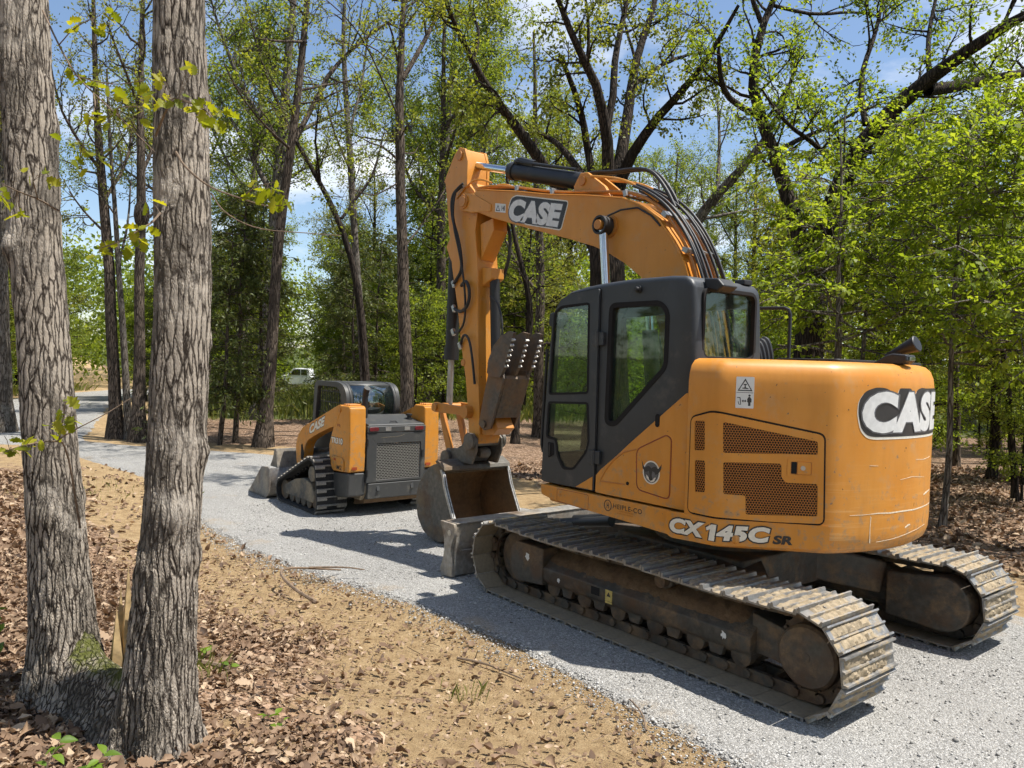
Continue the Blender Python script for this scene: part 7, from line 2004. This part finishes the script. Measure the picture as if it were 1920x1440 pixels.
# ------------------------------------------------------------------ the twin-trunked oak beside the camera
def near_trunk(rows, parent, seed, mossy):
    rg = np.random.default_rng(seed)
    P = np.array(rows); P = P[np.argsort(P[:, 2])]
    g = float(height(P[0, 0], P[0, 1]))
    z = np.r_[np.arange(g - .06, 3.35, .0075), np.arange(3.36, P[-1, 2], .06)]
    cx = np.interp(z, P[:, 2], P[:, 0]); cy = np.interp(z, P[:, 2], P[:, 1]); r = np.interp(z, P[:, 2], P[:, 3])
    for _ in range(30):
        for a in (cx, cy, r): a[1:-1] = a[1:-1] * .5 + (a[:-2] + a[2:]) * .25
    n = 150
    th = np.linspace(0, 2 * math.pi, n, endpoint=False)
    Z, TH = np.meshgrid(z, th, indexing='ij')
    h = Z - g
    rr = r[:, None] * (1 + .05 * np.sin(2 * TH + 1.1 * Z + seed) + .03 * np.sin(5 * TH - .8 * Z))
    fl = np.exp(-np.maximum(h, 0) / .16)
    rr = rr * (1 + fl * (.10 + .13 * np.sin(4 * TH + seed) + .08 * np.sin(7 * TH + 2)))
    # knots and swellings
    for _ in range(7):
        z0, t0, s, a = rg.uniform(.4, 3.2), rg.uniform(0, 6.28), rg.uniform(.03, .09), rg.uniform(.01, .03)
        dt = np.angle(np.exp(1j * (TH - t0))) * r[:, None]
        rr = rr + a * np.exp(-(dt ** 2 + (Z - z0) ** 2) / s ** 2)
    X = cx[:, None] + rr * np.cos(TH); Y = cy[:, None] + rr * np.sin(TH)
    V_ = np.stack([X, Y, Z], -1).reshape(-1, 3)
    o = np.array((P[0, 0], P[0, 1], g))
    m = len(z); idx = np.arange(m * n).reshape(m, n); nx = np.roll(idx, -1, 1)
    F = np.stack([idx[:-1], nx[:-1], nx[1:], idx[1:]], -1).reshape(-1, 4)
    me = bpy.data.meshes.new('trunk'); fill_mesh(me, V_ - NEAR_O, F); me.materials.append(M['bark_near']); me.shade_smooth()
    d = np.hypot(X - mossy[0], Y - mossy[1])
    mo = .85 * np.exp(-(d / .22) ** 2) * smoothstep(.62, .30, Z)
    point_attr(me, 'moss', mo.ravel())
    ob = bpy.data.objects.new('trunk', me); COL.objects.link(ob); ob.parent = parent
    return ob
NEAR_O = np.array((-.1, 4.62, float(height(-.1, 4.62))))
OAK = empty('twin_trunked_oak', tuple(NEAR_O)); tag(OAK, 'rough-barked oak with two grey trunks rising from one mossy base', 'tree')
MOSS = (-.02, 4.56)
near_trunk(NEAR_L, OAK, 1, MOSS)
TR_R = near_trunk(NEAR_R, OAK, 2, MOSS)

def root_saddle():
    """the mossy saddle between the two trunks, with a splintered stub"""
    n, m = 60, 60
    a = np.array(NEAR_L[-3][:2]); b = np.array(NEAR_R[-3][:2])
    U, W = np.meshgrid(np.linspace(-.25, 1.2, n), np.linspace(-1, 1, m), indexing='ij')
    d = (b - a); q = V(-d[1], d[0]) / np.linalg.norm(d)
    X = a[0] + d[0] * U + q[0] * W * .30; Y = a[1] + d[1] * U + q[1] * W * .30
    H = .44 * np.exp(-(W / .52) ** 2) * (1 - .35 * np.sin(np.clip(U, 0, 1) * math.pi)) * smoothstep(-.25, .05, U) * smoothstep(1.2, .95, U)
    Z = height(X, Y) - .05 + H + .035 * (fnoise(X * 14, Y * 14, 41) - .5)
    o = grid_mesh('root_saddle', np.stack([X, Y, Z], -1) - NEAR_O, M['bark_near'], OAK)
    point_attr(o.data, 'moss', (.62 * smoothstep(.10, .30, H) * smoothstep(1.0, .2, np.abs(W))).ravel())
    sx, sy = .16, 4.51
    g = .30
    for k, (dx, dy, h, w) in enumerate(((0, 0, .72, .050), (.05, .02, .60, .046), (-.05, -.01, .54, .050), (.03, -.04, .48, .044), (-.01, .05, .52, .050))):
        s = MB(); x, y = sx + dx, sy + dy
        s.add([(x - w, y - w * .6, g - .02), (x + w, y - w * .6, g - .02), (x + w * .8, y + w * .6, g - .02), (x - w * .8, y + w * .6, g - .02), (x - w * .9, y - w * .4, g + h * .55), (x + w * .7, y - w * .4, g + h * .5), (x + w * .5, y + w * .4, g + h * .52), (x - w * .6, y + w * .4, g + h * .6), (x - w * .3 + .01, y, g + h)],
              [(0, 1, 5, 4), (1, 2, 6, 5), (2, 3, 7, 6), (3, 0, 4, 7), (4, 5, 8), (5, 6, 8), (6, 7, 8), (7, 4, 8), (3, 2, 1, 0)])
        s.v = [tuple(np.array(v) - NEAR_O) for v in s.v]
        s.build('broken_stub', M['pale_wood'], OAK, smooth=0)
root_saddle()

def near_crown():
    """limbs and leaves of the near oak, overhead"""
    rg = np.random.default_rng(21)
    for rows, sd in ((NEAR_L, 0), (NEAR_R, 1)):
        P = sorted(rows, key=lambda p: p[2])
        top = np.array(P[-1]); prev = np.array(P[-3])
        d = unit((top - prev)[:3])
        tr = [tuple(top)]
        for k in range(1, 7):
            q = top[:3] + d * k * 1.0 + rg.normal(0, .08, 3)
            tr.append((q[0], q[1], q[2], top[3] * (1 - k / 8)))
        tr[0] = tuple(top[:3] - d * .15) + (top[3],)
        lm = []
        for k in range(5):
            b = tr[1 + k]; a = rg.uniform(1.2, 3.6)
            dd = V(math.cos(a), math.sin(a), .6); pp = np.array(b[:3]); L = []
            for j in range(6):
                L.append((pp[0], pp[1], pp[2], b[3] * .5 * (1 - j / 7))); dd = unit(dd + rg.normal(0, .15, 3)); pp = pp + dd * .45
            lm.append(L)
        o = tuple(NEAR_O)
        wood, crown = grow_tree('limbs', OAK, local(tr, o), [local(l, o) for l in lm], M['bark_brown'], M['leaf_oak'], rg, n1=14, n2=5, leaves=6, lsize=.10, blen=1.3, clear=.3)
        wood.name = 'limb'
near_crown()

def oak_leaf_mesh(seed, L=.062, cup=.25):
    rg = random.Random(seed)
    prof = [(0, .02), (.10, .10), (.20, .26), (.30, .18), (.42, .38), (.54, .22), (.66, .36), (.76, .20), (.86, .24), (1.0, .0)]
    n = len(prof)
    v = []; fold = rg.uniform(.15, .45); cv = rg.uniform(-.5, .15) * cup * 2
    for t, w in prof:
        w *= rg.uniform(.8, 1.15)
        z = cv * t * t
        v += [(t * L, 0, z * L), (t * L, w * L, (z + fold * w) * L), (t * L, -w * L, (z + fold * w) * L)]
    f = []
    for i in range(n - 1):
        a, b = 3 * i, 3 * (i + 1)
        f += [(a, b, b + 1, a + 1), (a, a + 2, b + 2, b)]
    me = bpy.data.meshes.new('leaf'); me.from_pydata(v, [], f)
    me.shade_smooth()
    return me

def sprays():
    rg = np.random.default_rng(31)
    meshes = []
    for k in range(6):
        me = oak_leaf_mesh(k, .070); me.materials.append(M['leaf_near'])
        face_attr(me, 'rnd', np.full(len(me.polygons), .12 + .15 * k)); meshes.append(me)
    for main, sides, pts in SPRAYS:
        t = MB()
        for j, path in enumerate([main] + list(sides)):
            P = chaikin([np.array(p) - NEAR_O for p in path], 2)
            t.tube(P, list(np.linspace(.0052 if j == 0 else .0030, .0014, len(P))), 6)
        nodes = [np.array(p) for path in [main] + list(sides) for p in chaikin(path, 2)]
        for p in pts:                                   # leaf stalk back to the twig
            p = np.array(p)
            q = min(nodes, key=lambda c: np.linalg.norm(c - p))
            if np.linalg.norm(q - p) > .01:
                mid = (p + q) / 2 + V(0, 0, .01)
                t.tube([q - NEAR_O, mid - NEAR_O, p - NEAR_O], .0011, 4)
        br = t.build('branch', M['twig'], OAK)
        for i, p in enumerate(pts):
            for j in range(2):
                o = bpy.data.objects.new('leaf', meshes[int(rg.integers(6))]); COL.objects.link(o); o.parent = br
                o.location = tuple(np.array(p) - NEAR_O + rg.normal(0, .010, 3))
                o.rotation_euler = (rg.normal(0, .7), rg.normal(.5, .45), rg.uniform(0, 6.28))
                s = rg.uniform(.5, .92); o.scale = (s, s, s)
sprays()

# ------------------------------------------------------------------ fallen leaves, twigs, seedlings, grass
def litter_w(x, y):
    """how much leaf litter lies here"""
    left = y - edge_y(L_EDGE, x); right = edge_y(R_EDGE, x) - y
    lw = 1.15 + .5 * smoothstep(2, -2, x)
    n = fnoise(x * 1.7, y * 1.7, 51)
    w = np.where(left > 0, smoothstep(.85, 2.2, left / lw + 1.5 * (n - .5)), np.where(right > 0, smoothstep(1.2, 3.0, right + 1.6 * (n - .5)), 0))
    return np.maximum(w, np.where((left > .05), .07, 0))

def fallen_leaves():
    rg = np.random.default_rng(61)
    X = []; Y = []; S = []
    def pool(n, x0, x1, y0, y1, s0, s1):
        x = rg.uniform(x0, x1, n); y = rg.uniform(y0, y1, n)
        k = rg.uniform(size=n) < litter_w(x, y)
        X.append(x[k]); Y.append(y[k]); S.append(rg.uniform(s0, s1, k.sum()))
    pool(60000, -3.2, 4.5, 2.1, 5.6, .010, .040)
    pool(16000, -3.0, 4.5, 2.1, 5.6, .03, .070)
    pool(14000, -3.6, 5.0, 5.5, 8.5, .03, .075)
    pool(9000, 4.0, 13, 1.9, 5.2, .05, .10)
    pool(16000, -1.5, 9, -14, -3.0, .05, .11)
    x = np.concatenate(X); y = np.concatenate(Y); s = np.concatenate(S); n = len(x)
    z = height(x, y)
    # a curled, lobed blade: 10 verts, 4 quads
    base = V((0, 0, 0), (.30, .26, .10), (.30, -.26, .10), (.62, .34, .16), (.62, -.34, .16), (.36, 0, .0), (.66, 0, .02), (1.0, .10, .10), (1.0, -.10, .10), (1.08, 0, .06))
    F = np.array([(0, 5, 1, 1), (0, 2, 5, 5)])
    quads = np.array([(5, 6, 3, 1), (5, 2, 4, 6), (6, 9, 7, 3), (6, 4, 8, 9), (0, 5, 1, 0)])[:4]
    quads = np.vstack([quads, [[0, 2, 5, 1]]])
    curl = rg.normal(.9, 1.5, n)[:, None]; bend = rg.normal(0, .7, n)[:, None]
    B = np.repeat(base[None], n, 0)
    B = B * (1 + rg.normal(0, .12, B.shape))
    B[..., 2] = B[..., 2] * curl + bend * (B[..., 0] - .5) ** 2
    B = (B - V(.5, 0, 0)) * s[:, None, None]
    a = rg.uniform(0, 6.28, n); tx = rg.normal(0, .38, n); ty = rg.normal(0, .38, n)
    fl = rg.uniform(size=n) < .06
    tx = np.where(fl, rg.normal(0, 1.2, n), tx)
    ca, sa = np.cos(a), np.sin(a)
    y1 = B[..., 1] * np.cos(tx)[:, None] - B[..., 2] * np.sin(tx)[:, None]; z1 = B[..., 1] * np.sin(tx)[:, None] + B[..., 2] * np.cos(tx)[:, None]
    x1 = B[..., 0] * np.cos(ty)[:, None] + z1 * np.sin(ty)[:, None]; z1 = -B[..., 0] * np.sin(ty)[:, None] + z1 * np.cos(ty)[:, None]
    P = np.stack([x1 * ca[:, None] - y1 * sa[:, None] + x[:, None], x1 * sa[:, None] + y1 * ca[:, None] + y[:, None], z1 + (z + .010 + rg.uniform(0, .022, n))[:, None]], -1)
    me = bpy.data.meshes.new('fallen_leaves')
    fill_mesh(me, P.reshape(-1, 3), (quads[None] + 10 * np.arange(n)[:, None, None]).reshape(-1, 4))
    me.materials.append(M['leaf_dead']); me.shade_smooth()
    face_attr(me, 'rnd', np.repeat(np.clip(rg.normal(.5, .26, n), 0, 1), 5))
    o = bpy.data.objects.new('fallen_leaves', me); COL.objects.link(o)
    tag(o, 'brown dead leaves littering the ground of the wood', 'leaf litter', kind='stuff')
fallen_leaves()

def leaf_bits():
    """crumbled leaf fragments and crumbs of clay on the verge"""
    rg = np.random.default_rng(67)
    n = 80000
    x = rg.uniform(-3.2, 5.5, n); y = rg.uniform(1.9, 5.4, n)
    left = y - edge_y(L_EDGE, x)
    k = (left > .02) & (rg.uniform(size=n) < .25 + .75 * fnoise(x * 3.1, y * 3.1, 77)) & (rg.uniform(size=n) < .16 + .84 * litter_w(x, y))
    x = x[k]; y = y[k]; n = len(x)
    z = height(x, y) + .006
    s = rg.gamma(2.2, .0028, n) + .003
    q = rg.normal(size=(n, 3, 3)); q, _ = np.linalg.qr(q + np.diag((0, 0, 1.2))[None])
    base = V((-.6, -.3, 0), (.5, -.4, .15), (.7, .35, 0), (-.4, .4, .2))
    P = np.einsum('nij,kj->nki', q, base) * (s * rg.uniform(.8, 1.6, n))[:, None, None] * V(1, 1, .7) + np.stack([x, y, z], -1)[:, None]
    me = bpy.data.meshes.new('leaf_crumbs'); fill_mesh(me, P.reshape(-1, 3), np.arange(4 * n).reshape(n, 4)); me.materials.append(M['leaf_dead'])
    face_attr(me, 'rnd', np.clip(rg.normal(.62, .26, n), 0, 1))
    o = bpy.data.objects.new('leaf_crumbs', me); COL.objects.link(o); tag(o, 'crumbled bits of dead leaf scattered over the clay verge', 'leaf litter', kind='stuff')
leaf_bits()

def big_leaves():
    """the large dead leaves close by, each one apart"""
    rg = np.random.default_rng(63)
    ms = []
    for k in range(7):
        me = oak_leaf_mesh(40 + k, 1.0, .45); me.materials.append(M['leaf_dead'])
        face_attr(me, 'rnd', np.full(len(me.polygons), .2 + .11 * k)); ms.append(me)
    n = 0
    while n < 240:
        x = rg.uniform(-2.6, 1.6); y = rg.uniform(2.9, 5.0)
        if rg.uniform() > float(litter_w(x, y)): continue
        o = bpy.data.objects.new('dead_leaf', ms[int(rg.integers(7))]); COL.objects.link(o); o.parent = GROUND
        s = rg.uniform(.055, .10); o.scale = (s, s, s)
        o.location = (x, y, float(height(x, y)) + .030)
        o.rotation_euler = (rg.normal(0, .4) + (math.pi if rg.uniform() < .4 else 0), rg.normal(0, .3), rg.uniform(0, 6.28))
        n += 1
big_leaves()

def stick(pts, r, label, forks=()):
    o = V(pts[0][0], pts[0][1], float(height(pts[0][0], pts[0][1])))
    t = MB()
    def g(p): return (p[0] - o[0], p[1] - o[1], float(height(p[0], p[1])) + p[2] - o[2])
    P = chaikin([g(p) for p in pts], 2); t.tube(P, list(np.linspace(r, r * .45, len(P))), 6)
    ob = t.build('fallen_branch', M['twig'], None); ob.location = tuple(o)
    for f in forks:
        k = MB(); P = chaikin([g(p) for p in f], 2); k.tube(P, list(np.linspace(r * .7, r * .3, len(P))), 5); k.build('side_twig', M['twig'], ob)
    tag(ob, label, 'branch')
stick([(2.10, 2.62, .01), (2.35, 2.72, .10), (2.62, 2.74, .17), (2.78, 2.58, .17), (2.72, 2.28, .12), (2.80, 2.05, .06)], .016, 'forked fallen branch arching on the clay beside the gravel', [[(2.74, 2.4, .15), (2.62, 2.1, .13), (2.52, 1.95, .10)]])
stick([(.45, 2.35, .015), (.25, 2.27, .03), (.05, 2.25, .02), (-.10, 2.22, .02)], .009, 'thin straight twig lying on bare clay by the near track')
stick([(-1.05, 2.12, .015), (-.92, 2.0, .03), (-.82, 1.98, .06), (-.72, 1.90, .02)], .007, 'small hooked twig at the edge of the gravel', [[(-.9, 2.0, .04), (-.86, 2.1, .07)]])
stick([(.55, 4.08, .03), (.45, 3.98, .05), (.32, 3.90, .04)], .018, 'pale bark-stripped stick in the leaf litter beside the oak')
rs = np.random.default_rng(71)
def small_sticks():
    t = MB()
    for k in range(1100):
        x = rs.uniform(-2.6, 4.5); y = rs.uniform(2.2, 5.0)
        if rs.uniform() > .25 + .75 * float(litter_w(x, y)): continue
        a = rs.uniform(0, 6.28); L = rs.uniform(.03, .17); z = float(height(x, y)) + .012
        m = V(x + .5 * L * math.cos(a) + rs.normal(0, .01), y + .5 * L * math.sin(a) + rs.normal(0, .01), z + .012)
        t.tube([(x, y, z), m, (x + L * math.cos(a), y + L * math.sin(a), z + rs.uniform(0, .02))], rs.uniform(.001, .003), 3)
    tag(t.build('twig_litter', M['twig']), 'small dry twigs strewn over clay and leaf litter', 'twigs', kind='stuff')
small_sticks()

def seedling_leaf(L, seed):
    rg = random.Random(seed)
    prof = [(0, .015), (.15, .16), (.35, .27), (.55, .27), (.78, .16), (1.0, .0)]
    v = []; f = []
    for t, w in prof: v += [(t * L, 0, -.25 * t * t * L), (t * L, w * L, (.14 * w / .27 - .25 * t * t) * L), (t * L, -w * L, (.14 * w / .27 - .25 * t * t) * L)]
    for i in range(len(prof) - 1):
        a, b = 3 * i, 3 * i + 3; f += [(a, b, b + 1, a + 1), (a, a + 2, b + 2, b)]
    me = bpy.data.meshes.new('leaf'); me.from_pydata(v, [], f); me.shade_smooth(); me.materials.append(M['leaf_seed'])
    face_attr(me, 'rnd', np.full(len(f), rg.random())); return me
SEEDM = [seedling_leaf(1.0, k) for k in range(4)]
def seedling(x, y, h, nl, L, label, seed):
    rg = np.random.default_rng(seed)
    g = float(height(x, y)); root = empty('seedling', (x, y, g)); tag(root, label, 'seedling')
    s = MB(); P = chaikin([(0, 0, -.02), (rg.normal(0, .02), rg.normal(0, .02), h * .5), (rg.normal(0, .04), rg.normal(0, .04), h)], 2)
    s.tube(P, list(np.linspace(.003, .0015, len(P))), 6); s.build('stem', M['twig'], root)
    for k in range(nl):
        t = .45 + .55 * (k + 1) / nl
        p = P[min(len(P) - 1, int(t * (len(P) - 1)))]
        o = bpy.data.objects.new('leaf', SEEDM[k % 4]); COL.objects.link(o); o.parent = root
        o.location = tuple(p); q = L * rg.uniform(.7, 1.2); o.scale = (q, q, q)
        o.rotation_euler = (rg.normal(0, .25), rg.normal(-.25, .3), k * 2.4 + rg.normal(0, .4))
seedling(-.74, 4.98, .27, 9, .056, 'green seedling with a whorl of glossy leaves at the foot of the left trunk', 1)
seedling(-.80, 4.90, .20, 9, .060, 'broad-leaved green seedling rising out of dead leaves before the twin oak', 2)
seedling(-.74, 4.86, .13, 5, .05, 'low green seedling beside the broad-leaved one before the twin oak', 3)
seedling(.62, 4.98, .34, 7, .08, 'dark leggy seedling behind the left trunk of the oak', 4)
seedling(.40, 3.92, .06, 4, .055, 'single green sprout in the leaf litter beside the right trunk', 5)
seedling(-.28, 3.97, .07, 4, .05, 'tiny toothed green sprout among brown litter past the right trunk', 6)
seedling(-.40, 3.99, .05, 3, .045, 'tiny round-leaved sprout beside the toothed sprout', 7)
seedling(.62, 4.02, .08, 5, .05, 'grassy green sprout growing against the right trunk', 8)

def grass_patches():
    rg = np.random.default_rng(81)
    pos = []
    for (cx, cy, n, s) in ((-.14, 2.71, 40, .07), (.35, 4.05, 50, .08), (.55, 4.1, 40, .08), (9.6, 3.1, 200, .6)):
        pos.append(np.column_stack([rg.normal(cx, s, n), rg.normal(cy, s, n)]))
    n = 26000                                            # rough field grass seen past the trees
    az = rg.uniform(-34, 8, n); d = np.sqrt(rg.uniform(21 ** 2, 60 ** 2, n))
    a = -0.68045 - np.radians(az); q = np.column_stack([CAM[0] + d * np.cos(a), CAM[1] + d * np.sin(a)])
    k = (q[:, 1] > edge_y(L_EDGE, q[:, 0]) + .8) | (q[:, 1] < edge_y(R_EDGE, q[:, 0]) - 2.0)
    q = q[k & (np.hypot(q[:, 0], q[:, 1]) > 23)]
    near = np.concatenate(pos); P = np.vstack([near, q])
    n = len(P); big = np.r_[np.zeros(len(near)), np.ones(len(q))]
    h = np.where(big > 0, rg.uniform(.25, .75, n), rg.uniform(.04, .12, n)); w = np.where(big > 0, .022, .0013)
    z = height(P[:, 0], P[:, 1]); a = rg.uniform(0, 6.28, n); l = rg.normal(0, .35, (n, 2)) * h[:, None]
    sx, sy = np.cos(a) * w, np.sin(a) * w
    v = np.stack([np.column_stack([P[:, 0] - sx, P[:, 1] - sy, z - .01]), np.column_stack([P[:, 0] + sx, P[:, 1] + sy, z - .01]),
                  np.column_stack([P[:, 0] + l[:, 0] * .4 + sx * .8, P[:, 1] + l[:, 1] * .4 + sy * .8, z + h * .6]), np.column_stack([P[:, 0] + l[:, 0], P[:, 1] + l[:, 1], z + h])], 1)
    me = bpy.data.meshes.new('grass'); fill_mesh(me, v.reshape(-1, 3), np.arange(4 * n).reshape(n, 4)); me.materials.append(M['grass'])
    face_attr(me, 'rnd', np.clip(rg.normal(.55, .25, n), 0, 1))
    o = bpy.data.objects.new('grass', me); COL.objects.link(o); tag(o, 'rough sunlit grass of the field and in tufts', 'grass', kind='stuff')
grass_patches()
